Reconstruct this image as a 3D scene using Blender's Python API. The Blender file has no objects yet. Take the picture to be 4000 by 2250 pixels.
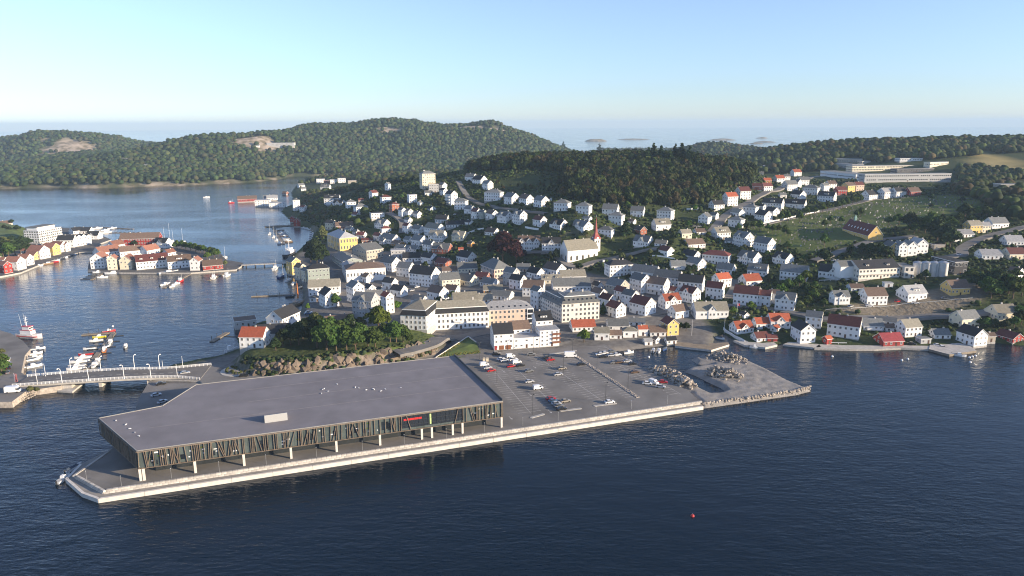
import bpy, math, random
import numpy as np
from mathutils import Vector, Matrix
random.seed(11); rng = np.random.default_rng(11)
D = bpy.data; SC = bpy.context.scene; COL = SC.collection
rad = math.radians

# ------------------------------------------------------------------ camera, sky, sun, exposure
CAM_H = 118.0; FPX = 2773.0; PITCH = rad(13.02); ROLL = 0.0045
FW = np.array([0, math.cos(PITCH), -math.sin(PITCH)])
R0 = np.array([1.0, 0, 0]); U0 = np.array([0, math.sin(PITCH), math.cos(PITCH)])
RT = math.cos(ROLL)*R0 - math.sin(ROLL)*U0
UP = math.sin(ROLL)*R0 + math.cos(ROLL)*U0
CAM = np.array([0, 0, CAM_H])
cd = D.cameras.new('camera'); cam = D.objects.new('camera', cd); COL.objects.link(cam)
cd.sensor_width = 36; cd.lens = 36*FPX/4000; cd.clip_start = 1; cd.clip_end = 60000
m = Matrix.Identity(4)
for i in range(3):
    m[i][0] = RT[i]; m[i][1] = UP[i]; m[i][2] = -FW[i]; m[i][3] = CAM[i]
cam.matrix_world = m; SC.camera = cam

SUN_EL = rad(14.0); SUN_AZ = math.atan2(0.934, -0.358)       # azimuth clockwise from +Y
sdir = Vector((math.sin(SUN_AZ)*math.cos(SUN_EL), math.cos(SUN_AZ)*math.cos(SUN_EL), math.sin(SUN_EL)))
W = D.worlds.new('World'); SC.world = W; W.use_nodes = True
nt = W.node_tree; bgn = nt.nodes['Background']
sky = nt.nodes.new('ShaderNodeTexSky'); sky.sky_type = 'NISHITA'; sky.sun_disc = False
sky.sun_elevation = SUN_EL; sky.sun_rotation = SUN_AZ
sky.air_density = 1.0; sky.dust_density = 0.1; sky.ozone_density = 5.0; sky.altitude = 100
wb = nt.nodes.new('ShaderNodeMix'); wb.data_type = 'RGBA'; wb.blend_type = 'MULTIPLY'; wb.inputs['Factor'].default_value = 1.0
wb.inputs['B'].default_value = (.95, .97, 1.075, 1)            # white balance of the camera
hsv = nt.nodes.new('ShaderNodeHueSaturation'); hsv.inputs['Saturation'].default_value = .75
nt.links.new(sky.outputs[0], hsv.inputs['Color']); nt.links.new(hsv.outputs['Color'], wb.inputs['A']); nt.links.new(wb.outputs['Result'], bgn.inputs[0]); bgn.inputs[1].default_value = 0.122
sl = D.lights.new('sun', 'SUN'); sl.energy = 5.0; sl.angle = rad(0.5); sl.color = (1.0, 0.82, 0.60)
so = D.objects.new('sun', sl); COL.objects.link(so)
so.rotation_euler = sdir.to_track_quat('Z', 'Y').to_euler(); so.location = (300, -100, 400)
SC.view_settings.view_transform = 'Standard'; SC.view_settings.look = 'None'
SC.view_settings.gamma = 1; SC.view_settings.exposure = 0.95; SC.view_settings.use_curve_mapping = False
SC.render.engine = 'CYCLES'; SC.cycles.use_denoising = True
SC.cycles.max_bounces = 5; SC.cycles.diffuse_bounces = 2; SC.cycles.glossy_bounces = 3
SC.cycles.transmission_bounces = 2; SC.cycles.transparent_max_bounces = 6; SC.cycles.volume_bounces = 0
SC.cycles.filter_width = 1.1

# ------------------------------------------------------------------ projection helpers
# crops of the photograph (x0, y0, width of the crop); measurements are in crop pixels of 2576 across
REG = dict(A=(0, 800, 800), B=(0, 1150, 1000), C=(200, 1400, 1000), D=(1200, 1300, 1000), E=(1000, 650, 800),
           F=(1000, 1000, 800), G=(1700, 650, 800), H=(1700, 1000, 800), I=(2400, 650, 800), J=(2400, 1000, 800),
           K=(3200, 600, 800), L=(3200, 1000, 800), M=(0, 420, 1200), N=(1100, 420, 1200), O=(2200, 420, 1200),
           Q=(2000, 1300, 1200), P=(0, 0, 2576))
def pix(r, x, y):
    x0, y0, w = REG[r]; s = w/2576.0
    return x0 + x*s, y0 + y*s
def ray(px, py):
    return FW*FPX + RT*(px-2000) - UP*(py-1125)
def unp(px, py, z=0.0):
    d = ray(px, py); t = (z-CAM_H)/d[2]
    return CAM + d*t
def unpd(px, py, y):
    d = ray(px, py); return CAM + d*(y/d[1])
def ptr(r, pts, z=0.0):
    return [tuple(unp(*pix(r, x, y), z)[:2]) for x, y in pts]
def proj(p):
    v = np.asarray(p, float)-CAM; zc = v@FW
    return 2000+FPX*(v@RT)/zc, 1125-FPX*(v@UP)/zc, zc

# ------------------------------------------------------------------ noise on arrays
def vnoise(x, y, seed=0):
    x = np.asarray(x, float); y = np.asarray(y, float)
    xi = np.floor(x).astype(np.int64); yi = np.floor(y).astype(np.int64)
    fx = x-xi; fy = y-yi; fx = fx*fx*(3-2*fx); fy = fy*fy*(3-2*fy)
    def h(a, b):
        n = (a*374761393 + b*668265263 + seed*1442695041) & 0x7fffffff
        n = ((n ^ (n >> 13))*1274126177) & 0x7fffffff
        return ((n ^ (n >> 16)) & 0xffff)/65535.0
    return (h(xi, yi)*(1-fx)+h(xi+1, yi)*fx)*(1-fy) + (h(xi, yi+1)*(1-fx)+h(xi+1, yi+1)*fx)*fy
def fbm(x, y, seed=0, oct=4):
    a = 0; amp = .5
    for o in range(oct):
        a = a + amp*vnoise(x*2**o, y*2**o, seed+o); amp *= .5
    return a
def in_poly(x, y, poly):
    ins = np.zeros(np.shape(x), bool); n = len(poly)
    for i in range(n):
        x1, y1 = poly[i]; x2, y2 = poly[(i+1) % n]
        c = ((y1 > y) != (y2 > y))
        with np.errstate(divide='ignore', invalid='ignore'):
            xx = (x2-x1)*(y-y1)/((y2-y1) if y2 != y1 else 1e-9)+x1
        ins ^= c & (x < xx)
    return ins
def seg_dist(x, y, pts, closed=True):
    d = np.full(np.shape(x), 1e9); n = len(pts)
    for i in range(n if closed else n-1):
        x1, y1 = pts[i]; x2, y2 = pts[(i+1) % n]
        L = (x2-x1)**2+(y2-y1)**2+1e-9
        t = np.clip(((x-x1)*(x2-x1)+(y-y1)*(y2-y1))/L, 0, 1)
        d = np.minimum(d, np.hypot(x-(x1+t*(x2-x1)), y-(y1+t*(y2-y1))))
    return d
class TPS:
    def __init__(s, P, lam=.02):
        P = np.array(P, float); s.X = P[:, :2]/500.0; n = len(P)
        r = np.linalg.norm(s.X[:, None]-s.X[None], axis=2)
        K = np.where(r > 0, r*r*np.log(r+1e-12), 0)+lam*np.eye(n)*.05
        Q = np.c_[np.ones(n), s.X]
        A = np.block([[K, Q], [Q.T, np.zeros((3, 3))]])
        s.w = np.linalg.solve(A, np.r_[P[:, 2], 0, 0, 0])
    def __call__(s, x, y):
        x = np.asarray(x, float)/500; y = np.asarray(y, float)/500
        out = s.w[-3]+s.w[-2]*x+s.w[-1]*y
        for (a, b), w in zip(s.X, s.w):
            r2 = (x-a)**2+(y-b)**2
            out = out+w*.5*r2*np.log(r2+1e-12)
        return out

# ------------------------------------------------------------------ mesh helpers
class MB:
    def __init__(s): s.v = []; s.f = []; s.m = []
    def add(s, V, F, mi=0):
        b = len(s.v); s.v += [tuple(map(float, p)) for p in V]
        for f in F: s.f.append(tuple(i+b for i in f)); s.m.append(mi)
        return s
    def box(s, x0, x1, y0, y1, z0, z1, mi=0):
        V = [(x0,y0,z0),(x1,y0,z0),(x1,y1,z0),(x0,y1,z0),(x0,y0,z1),(x1,y0,z1),(x1,y1,z1),(x0,y1,z1)]
        return s.add(V, [(0,3,2,1),(4,5,6,7),(0,1,5,4),(1,2,6,5),(2,3,7,6),(3,0,4,7)], mi)
    def prism(s, poly, z0, z1, mi=0, top=None, bottom=True):
        a = sum(poly[i][0]*poly[(i+1) % len(poly)][1]-poly[(i+1) % len(poly)][0]*poly[i][1] for i in range(len(poly)))
        if a < 0: poly = poly[::-1]
        n = len(poly); V = [(x, y, z0) for x, y in poly]+[(x, y, z1) for x, y in poly]
        s.add(V, [(i, (i+1) % n, n+(i+1) % n, n+i) for i in range(n)]+([tuple(range(n))[::-1]] if bottom else []), mi)
        s.f.append(tuple(range(len(s.v)-n, len(s.v)))); s.m.append(mi if top is None else top)
        return s
    def bar(s, p, q, w, d=None, mi=0, up=(0, 0, 1)):
        p = Vector(p); q = Vector(q); t = (q-p).normalized(); u = Vector(up)
        if abs(t.dot(u)) > .98: u = Vector((0, 1, 0))
        a = t.cross(u).normalized(); b = a.cross(t).normalized(); d = w if d is None else d
        V = []
        for c in (p, q):
            for i, j in ((-1,-1),(1,-1),(1,1),(-1,1)): V.append(c+a*(i*w/2)+b*(j*d/2))
        return s.add(V, [(0,3,2,1),(4,5,6,7),(0,1,5,4),(1,2,6,5),(2,3,7,6),(3,0,4,7)], mi)
    def tube(s, p, q, r0, r1=None, n=8, mi=0):
        p = Vector(p); q = Vector(q); t = (q-p).normalized(); r1 = r0 if r1 is None else r1
        u = Vector((0, 0, 1)) if abs(t.z) < .95 else Vector((1, 0, 0))
        a = t.cross(u).normalized(); b = t.cross(a); V = []
        for c, r in ((p, r0), (q, r1)):
            for i in range(n):
                k = 2*math.pi*i/n; V.append(c+a*(math.cos(k)*r)+b*(math.sin(k)*r))
        F = [(i, n+i, n+(i+1) % n, (i+1) % n) for i in range(n)]+[tuple(range(n)), tuple(range(n, 2*n))[::-1]]
        return s.add(V, F, mi)
    def lathe(s, prof, n=10, mi=0, c=(0, 0)):
        V = []; k = len(prof)
        for r, z in prof:
            for i in range(n):
                a = 2*math.pi*i/n; V.append((c[0]+r*math.cos(a), c[1]+r*math.sin(a), z))
        F = [(j*n+i, j*n+(i+1) % n, (j+1)*n+(i+1) % n, (j+1)*n+i) for j in range(k-1) for i in range(n)]
        F += [tuple(range(n))[::-1], tuple(range((k-1)*n, k*n))]
        return s.add(V, F, mi)
    def mesh(s, name, mats, smooth=False):
        me = D.meshes.new(name); me.from_pydata(s.v, [], s.f)
        for mt in (mats if isinstance(mats, (list, tuple)) else [mats]): me.materials.append(mt)
        if any(s.m): me.polygons.foreach_set('material_index', s.m)
        if smooth: me.polygons.foreach_set('use_smooth', [True]*len(s.f))
        me.update(); return me
    def obj(s, name, mats, parent=None, smooth=False, loc=None):
        return link(name, s.mesh(name, mats, smooth), parent, loc)
def link(name, me, parent=None, loc=None, rz=0, sc=None):
    o = D.objects.new(name, me); COL.objects.link(o)
    if parent: o.parent = parent
    if loc is not None: o.location = loc
    if rz: o.rotation_euler[2] = rz
    if sc is not None: o.scale = sc if isinstance(sc, (tuple, list)) else (sc, sc, sc)
    return o
def tag(o, label=None, cat=None, group=None, kind=None):
    if label: o['label'] = label
    if cat: o['category'] = cat
    if group: o['group'] = group
    if kind: o['kind'] = kind
    return o
def thing(name, label, cat, loc=(0, 0, 0), rz=0, group=None, sc=None):
    return tag(link(name, None, None, loc, rz, sc), label, cat, group)
def copy_tree(o, parent=None):
    c = o.copy(); COL.objects.link(c); c.parent = parent
    for ch in o.children: copy_tree(ch, c)
    return c
ORD = ['first','second','third','fourth','fifth','sixth','seventh','eighth','ninth','tenth','eleventh','twelfth','thirteenth',
 'fourteenth','fifteenth','sixteenth','seventeenth','eighteenth','nineteenth','twentieth']
TENS = ['', '', 'twenty', 'thirty', 'forty', 'fifty', 'sixty', 'seventy', 'eighty', 'ninety']
def ordn(i):
    if i < 20: return ORD[i]
    n = i+1; t, u = divmod(n, 10)
    if u == 0: return TENS[t][:-1]+'ieth'
    return TENS[t]+'-'+ORD[u-1]

# ------------------------------------------------------------------ materials
def newmat(name):
    mt = D.materials.new(name); mt.use_nodes = True; t = mt.node_tree
    return mt, t, t.nodes['Principled BSDF']
def mat(name, col, rough=.7, var=.12, scale=.6, metal=0, spec=.35, rnd=0.0, bump=0, bscale=8.0, col2=None):
    mt, t, b = newmat(name); N = t.nodes; L = t.links
    b.inputs['Roughness'].default_value = rough; b.inputs['Metallic'].default_value = metal
    b.inputs['Specular IOR Level'].default_value = spec
    tc = N.new('ShaderNodeTexCoord'); nz = N.new('ShaderNodeTexNoise'); nz.inputs['Scale'].default_value = scale
    nz.inputs['Detail'].default_value = 5; L.new(tc.outputs['Object'], nz.inputs['Vector'])
    mp = N.new('ShaderNodeMapRange'); mp.inputs['From Min'].default_value = .3; mp.inputs['From Max'].default_value = .7
    L.new(nz.outputs['Fac'], mp.inputs['Value'])
    mx = N.new('ShaderNodeMix'); mx.data_type = 'RGBA'
    c2 = col2 if col2 else tuple(min(1, c*(1+var)) for c in col); c1 = col if col2 else tuple(c*(1-var) for c in col)
    mx.inputs['A'].default_value = (*c1, 1); mx.inputs['B'].default_value = (*c2, 1)
    L.new(mp.outputs['Result'], mx.inputs['Factor']); out = mx.outputs['Result']
    if rnd:
        oi = N.new('ShaderNodeObjectInfo'); r = N.new('ShaderNodeMapRange')
        r.inputs['To Min'].default_value = 1-rnd; r.inputs['To Max'].default_value = 1+rnd*.6
        L.new(oi.outputs['Random'], r.inputs['Value'])
        hs = N.new('ShaderNodeHueSaturation'); L.new(r.outputs['Result'], hs.inputs['Value']); L.new(out, hs.inputs['Color']); out = hs.outputs['Color']
    L.new(out, b.inputs['Base Color'])
    if bump:
        n2 = N.new('ShaderNodeTexNoise'); n2.inputs['Scale'].default_value = bscale; n2.inputs['Detail'].default_value = 4
        L.new(tc.outputs['Object'], n2.inputs['Vector'])
        bp = N.new('ShaderNodeBump'); bp.inputs['Strength'].default_value = bump; bp.inputs['Distance'].default_value = .3
        L.new(n2.outputs['Fac'], bp.inputs['Height']); L.new(bp.outputs['Normal'], b.inputs['Normal'])
    return mt
WALL = {k: mat('wall_'+n, c, .75, .05, .35, rnd=r) for k, n, c, r in [
 ('w','white',(.80,.79,.76),.07), ('c','cream',(.72,.64,.47),.06), ('y','yellow',(.68,.47,.16),.06), ('o','ochre',(.55,.27,.07),.06),
 ('r','red',(.30,.035,.03),.10), ('g','grey',(.42,.42,.41),.08), ('b','brick',(.30,.10,.06),.08), ('p','peach',(.66,.50,.39),.05),
 ('t','tan',(.42,.37,.30),.06), ('k','charcoal',(.05,.05,.055),.1), ('e','sage',(.30,.34,.30),.06), ('q','plaster',(.70,.66,.58),.05)]}
WTXT = dict(w='white', c='cream', y='yellow', o='ochre', r='red', g='grey', b='brick red', p='peach', t='tan', k='charcoal', e='sage green', q='plaster')
def roofmat(name, col, var=.22):
    mt, t, b = newmat(name); N = t.nodes; L = t.links
    b.inputs['Roughness'].default_value = .80; b.inputs['Specular IOR Level'].default_value = .4
    tc = N.new('ShaderNodeTexCoord')
    nz = N.new('ShaderNodeTexNoise'); nz.inputs['Scale'].default_value = .9; nz.inputs['Detail'].default_value = 6; L.new(tc.outputs['Object'], nz.inputs['Vector'])
    br = N.new('ShaderNodeTexNoise'); br.inputs['Scale'].default_value = 5.0; br.inputs['Detail'].default_value = 2; L.new(tc.outputs['Object'], br.inputs['Vector'])
    ad = N.new('ShaderNodeMath'); ad.operation = 'MULTIPLY_ADD'; ad.inputs[1].default_value = .5; L.new(br.outputs['Fac'], ad.inputs[0]); L.new(nz.outputs['Fac'], ad.inputs[2])
    mp = N.new('ShaderNodeMapRange'); mp.inputs['From Min'].default_value = .5; mp.inputs['From Max'].default_value = 1.0; L.new(ad.outputs[0], mp.inputs['Value'])
    mx = N.new('ShaderNodeMix'); mx.data_type = 'RGBA'
    mx.inputs['A'].default_value = (*[c*(1-var) for c in col], 1); mx.inputs['B'].default_value = (*[min(1, c*(1+var)) for c in col], 1)
    L.new(mp.outputs['Result'], mx.inputs['Factor'])
    oi = N.new('ShaderNodeObjectInfo'); r = N.new('ShaderNodeMapRange'); r.inputs['To Min'].default_value = .72; r.inputs['To Max'].default_value = 1.25
    L.new(oi.outputs['Random'], r.inputs['Value'])
    hs = N.new('ShaderNodeHueSaturation'); L.new(r.outputs['Result'], hs.inputs['Value']); L.new(mx.outputs['Result'], hs.inputs['Color'])
    L.new(hs.outputs['Color'], b.inputs['Base Color'])
    wv = N.new('ShaderNodeTexWave'); wv.wave_type = 'BANDS'; wv.bands_direction = 'Z'; wv.inputs['Scale'].default_value = 1.6; wv.inputs['Distortion'].default_value = .4
    L.new(tc.outputs['Object'], wv.inputs['Vector'])
    bp = N.new('ShaderNodeBump'); bp.inputs['Strength'].default_value = .35; bp.inputs['Distance'].default_value = .06
    L.new(wv.outputs['Fac'], bp.inputs['Height']); L.new(bp.outputs['Normal'], b.inputs['Normal'])
    return mt
ROOF = {k: roofmat('roof_'+n, c) for k, n, c in [('s','slate',(.15,.155,.15)), ('d','black',(.028,.029,.032)), ('r','red_tile',(.34,.085,.04)),
 ('m','maroon',(.13,.04,.033)), ('n','brown',(.14,.095,.07)), ('l','light_grey',(.33,.33,.33)), ('t','lichen',(.24,.22,.17)), ('v','faded_tile',(.27,.125,.085)), ('a','crimson',(.27,.045,.05))]}
RTXT = dict(s='grey slate', d='black', r='red tiled', m='maroon', n='brown', l='light grey', t='tan slate', v='faded tiled', a='crimson')
TRIM = mat('white_trim', (.8, .79, .76), .6, .03)
GLASS = mat('window_glass', (.02, .024, .03), .08, .3, 3, spec=.8, rnd=.5)
CHIM = mat('chimney_plaster', (.55, .52, .48), .85, .2, 2, rnd=.3)
FOUND = mat('foundation_stone', (.42, .40, .37), .9, .25, 1.2, rnd=.15)
DOORM = mat('door_paint', (.09, .05, .035), .5, .3, rnd=.5)
ASPH = mat('asphalt', (.19, .178, .163), .9, .22, .09, spec=.2, bump=.1, bscale=3)
CONC = mat('concrete', (.44, .415, .37), .88, .16, .5, bump=.1)
CONCW = mat('pale_concrete', (.62, .58, .52), .85, .12, .6)
STONE = mat('granite_block', (.50, .47, .425), .88, .2, 1.2, rnd=.22, bump=.3)
METAL = mat('galvanised_metal', (.45, .46, .47), .4, .1, 2, metal=.6)
DARKM = mat('dark_metal', (.05, .052, .055), .5, .15, 2)
WHITEM = mat('white_metal', (.78, .78, .77), .45, .03)
WOOD = mat('weathered_wood', (.25, .21, .16), .85, .25, 1.5, rnd=.15)
HAZE = 0.000075
# ------------------------------------------------------------------ sea
def sea_material():
    mt, t, b = newmat('sea_water'); N = t.nodes; L = t.links
    b.inputs['Base Color'].default_value = (.0014, .0085, .018, 1); b.inputs['IOR'].default_value = 1.33
    b.inputs['Specular IOR Level'].default_value = .42
    tc = N.new('ShaderNodeTexCoord')
    def noise(scale, det, sx=1, sy=1, rz=0):
        mp = N.new('ShaderNodeMapping'); mp.inputs['Scale'].default_value = (sx, sy, 1); mp.inputs['Rotation'].default_value = (0, 0, rz)
        L.new(tc.outputs['Object'], mp.inputs['Vector'])
        nz = N.new('ShaderNodeTexNoise'); nz.inputs['Scale'].default_value = scale; nz.inputs['Detail'].default_value = det
        L.new(mp.outputs[0], nz.inputs['Vector']); return nz.outputs['Fac']
    w1 = noise(.55, 4, .55, 1.4, rad(18)); w2 = noise(.13, 3, .6, 1.3, rad(-12)); cat = noise(.0065, 5, 1.0, 2.2, rad(10))
    ad = N.new('ShaderNodeMath'); ad.operation = 'MULTIPLY_ADD'; ad.inputs[1].default_value = 1.6
    L.new(w2, ad.inputs[0]); L.new(w1, ad.inputs[2])
    mp = N.new('ShaderNodeMapRange'); mp.inputs['From Min'].default_value = .38; mp.inputs['From Max'].default_value = .62
    mp.inputs['To Min'].default_value = .35; mp.inputs['To Max'].default_value = 1.0; L.new(cat, mp.inputs['Value'])
    bp = N.new('ShaderNodeBump'); bp.inputs['Distance'].default_value = .30
    L.new(mp.outputs['Result'], bp.inputs['Strength']); L.new(ad.outputs[0], bp.inputs['Height']); L.new(bp.outputs['Normal'], b.inputs['Normal'])
    rr = N.new('ShaderNodeMapRange'); rr.inputs['From Min'].default_value = .35; rr.inputs['From Max'].default_value = .65
    rr.inputs['To Min'].default_value = .04; rr.inputs['To Max'].default_value = .10; L.new(cat, rr.inputs['Value']); L.new(rr.outputs['Result'], b.inputs['Roughness'])
    return mt
mb = MB(); rings = [0, 60, 200, 600, 2000, 6000, 20000]; n = 128
V = [(0, 0, 0)]; F = []
for k, r in enumerate(rings[1:]):
    for i in range(n): V.append((r*math.cos(2*math.pi*i/n), r*math.sin(2*math.pi*i/n), 0))
    if k == 0: F += [(0, 1+i, 1+(i+1) % n) for i in range(n)]
    else:
        a = 1+(k-1)*n; c = 1+k*n; F += [(a+i, c+i, c+(i+1) % n, a+(i+1) % n) for i in range(n)]
mb.add(V, F); sea = tag(mb.obj('sea', sea_material()), kind='structure')

# ------------------------------------------------------------------ terrain of the mainland
SH = [(4700,1330),(3976,1350),(3883,1338),(3815,1350),(3628,1360),(3517,1355),(3417,1360),(3200,1355),(3061,1343),(2987,1352),(2909,1344),
 (2840,1312),(2825,1302),(2790,1322),(2779,1362),(2636,1345),(2549,1356),(2419,1372),(2340,1400),(1886,1420),(1776,1445),(1400,1480),(1000,1515),(765,1530),(600,1520),(586,1482),(660,1432),
 (862,1393),(939,1362),(925,1320),(940,1300),(1000,1266),(1100,1240),(1165,1236),(1177,1217),(1186,1118),(1118,1062),(1106,1032),(1165,979),(1202,948),
 (1224,914),(1199,892),(1146,880),(1130,858),(1096,827),(1115,808),(1146,796),(1137,752),(1161,721),(1211,709),(1300,701)]
SHORE = [tuple(unp(x, y, 0)[:2]) for x, y in SH] + [(-200,1720),(100,1850),(300,1950),(350,3300),(2900,3400),(2900,700)]
CP = [(1300,1180,3),(1500,1200,3.5),(1700,1250,3.5),(2050,1330,2.5),(1900,1150,5),(2100,1180,5),(2300,1150,6),(2200,1030,12),(2050,1000,12),(1800,1000,10),
 (1600,1000,7),(1400,1000,5),(1300,960,4),(1250,870,5),(1310,799,27),(1460,774,35),(1670,737,44),(1170,818,3),(1240,840,8),(2001,799,42),(2200,820,44),(2278,836,44),
 (2599,861,42),(1973,873,33),(2181,898,32),(1768,945,17),(1621,917,14),(1466,852,24),(1590,842,28),(1761,787,38),(1905,740,48),(2850,805,40),(2903,780,42),
 (2928,867,31),(3099,815,35),(3105,743,44),(3040,715,46),(3380,712,46),(3714,712,47),(3560,761,44),(3510,817,38),(3386,935,28),(2819,936,24),(2903,967,22),
 (2797,1023,14),(2922,1038,14),(3055,1035,15),(3102,1097,12),(2797,1168,6),(3068,1211,5),(3560,1000,22),(3420,1093,16),(3650,1084,17),(3277,1192,11),
 (3743,1155,14),(3573,1183,11),(3510,1236,5),(3510,1199,9),(3290,1316,2.5),(3850,940,27),(3890,892,33),(3868,1013,23),(3930,752,50),(2400,1000,15),(2550,960,20),
 (2500,1120,8),(2600,1250,4),(2450,1290,3),(2900,1240,5),(3750,1250,5),(3950,1250,7),(3800,1310,2.5),(2150,1290,2.6),(1886,1380,2.6),(2340,1360,2.6),(1776,1400,2.6),(1400,1440,2.6),(1000,1465,3),(700,1480,3),
 (1050,1350,3),(1100,1280,2.5),(1236,705,6),(1400,690,14),(1500,730,32),(3250,880,31),(3150,960,24),(3950,1130,17),(3800,1090,18),(3300,1060,16),(2300,960,22),(2100,940,24)]
cps = [(*unp(x, y, h)[:2], h) for x, y, h in CP]
cps += [(101,850,72),(-10,850,68),(-100,840,58),(200,850,73),(280,840,62),(100,1000,60),(100,1250,30),(300,1100,40),(-200,1000,36),(-150,1250,22),(500,1100,50),(700,1000,62),
 (640,1250,80),(520,1280,72),(850,1250,84),(1100,1200,84),(1100,900,60),(620,1010,58),(900,960,64),(541,2000,58),(400,2000,20),(750,2100,18),(1000,2200,34),(1300,2300,34),(1500,1800,40),(300,1600,8),(800,1600,26),
 (600,2700,4),(1200,3000,4),(2000,2600,18),(2500,1500,60),(1600,1000,60),(900,700,42),(1300,600,30)]
for i in range(0, len(SHORE)-6, 2): cps.append((*SHORE[i], 1.5))
tps = TPS(cps, .03)
XS = np.r_[np.arange(-560,-260,8), np.arange(-260,640,3), np.arange(640,3000,30.)]
YS = np.r_[np.arange(270,1000,3), np.arange(1000,1800,10), np.arange(1800,3460,30.)]
GX, GY = np.meshgrid(XS, YS)
ins = in_poly(GX, GY, SHORE); dsh = seg_dist(GX, GY, SHORE); sd = np.where(ins, dsh, -dsh)
hh = np.maximum(tps(GX, GY), 1.6)
hh += (fbm(GX/45, GY/45, 3)-.5)*np.clip((hh-6)/12, 0, 1)*5 + (fbm(GX/12, GY/12, 9)-.5)*np.clip((hh-6)/10, 0, 1)*1.6
kx, ky = -88.0, 352.0
def knoll(x, y):
    c, s = math.cos(rad(22)), math.sin(rad(22)); u = (x-kx)*c+(y-ky)*s; v = -(x-kx)*s+(y-ky)*c
    e = np.abs(u/51)**2.6+np.abs(v/27)**2.6
    return np.clip((1.10-e)/np.where(v < 0, .27, .42), 0, 1), u, v
kk, ku, kv = knoll(GX, GY)
ktop = 8.6+1.2*fbm(GX/18, GY/18, 5)-2.8*np.clip((ku-25)/40, 0, 1)
hh = hh*(1-kk)+np.maximum(ktop, hh)*kk + kk*(1-kk)*4*3.0*(fbm(GX/5, GY/5, 21)-.5)
ramp = np.clip(sd/7, 0, 1)
HT = np.where(sd > 0, 1.4*np.clip(sd/1.5, 0, 1)+(hh-1.4)*ramp, np.maximum(-4, sd*.8))
def hgt(x, y):
    x = np.clip(np.asarray(x, float), XS[0], XS[-1]-1e-3); y = np.clip(np.asarray(y, float), YS[0], YS[-1]-1e-3)
    i = np.clip(np.searchsorted(XS, x)-1, 0, len(XS)-2); j = np.clip(np.searchsorted(YS, y)-1, 0, len(YS)-2)
    fx = (x-XS[i])/(XS[i+1]-XS[i]); fy = (y-YS[j])/(YS[j+1]-YS[j])
    return (HT[j, i]*(1-fx)+HT[j, i+1]*fx)*(1-fy)+(HT[j+1, i]*(1-fx)+HT[j+1, i+1]*fx)*fy
_ts = np.arange(250, 3300, 1.0)
def cast(px, py, floor=0.0):
    d = ray(px, py); P = CAM[None]+d[None]*(_ts/d[1])[:, None]
    h = np.maximum(hgt(P[:, 0], P[:, 1]), floor)
    below = np.nonzero(P[:, 2] <= h)[0]
    if not len(below): return P[-1]
    k = below[0]; a = P[max(k-1, 0)]; b = P[k]
    for _ in range(8):
        mmid = (a+b)/2
        if mmid[2] <= max(float(hgt(mmid[0], mmid[1])), floor): b = mmid
        else: a = mmid
    return b
PAVED = [tuple(unp(x, y, 4)[:2]) for x, y in [(1177,1217),(1186,1118),(1118,1062),(1165,979),(1250,950),(1400,985),(1600,1000),(1750,1040),(1950,1075),(2100,1075),(2300,1090),(2450,1120),(2700,1200),
 (2800,1290),(2780,1365),(2400,1375),(2340,1400),(1886,1420),(1400,1480),(600,1520),(660,1430),(939,1362),(1100,1250)]]
LAWN = [tuple(cast(*pix(*p))[:2]) for p in [('I',1650,760),('I',1900,720),('I',2560,560),('K',560,600),('K',1200,540),('K',1650,520),('K',2100,600),('K',1700,760),('K',1300,900),('K',800,960),('K',700,1050),('K',200,1190),('K',-100,1230),('I',2400,1110),('I',2000,980),('I',1760,900)]]
DIRT = [tuple(unp(*pix('L', x, y), 6)[:2]) for x, y in [(80,745),(500,672),(1100,625),(1900,550),(2200,600),(2000,705),(1200,775),(500,775)]]
def smooth_mask(poly, w):
    i = in_poly(GX, GY, poly); d = seg_dist(GX, GY, poly); s = np.where(i, d, -d); return np.clip(s/w+.5, 0, 1)
mR = smooth_mask(PAVED, 6)*(1-np.clip(kk*3, 0, 1)); mG = smooth_mask(LAWN, 5); mB = smooth_mask(DIRT, 4)
mG = np.maximum(mG, np.clip(kk*2-.6, 0, 1)*np.clip((ku+20)/40, .25, 1))
FIELD = [tuple(unp(*pix('K', x, y), 68)[:2]) for x, y in [(1880,20),(2250,35),(2576,70),(2700,120),(2450,110),(2150,90),(1990,60)]]
mF = smooth_mask(FIELD, 15)
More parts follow.
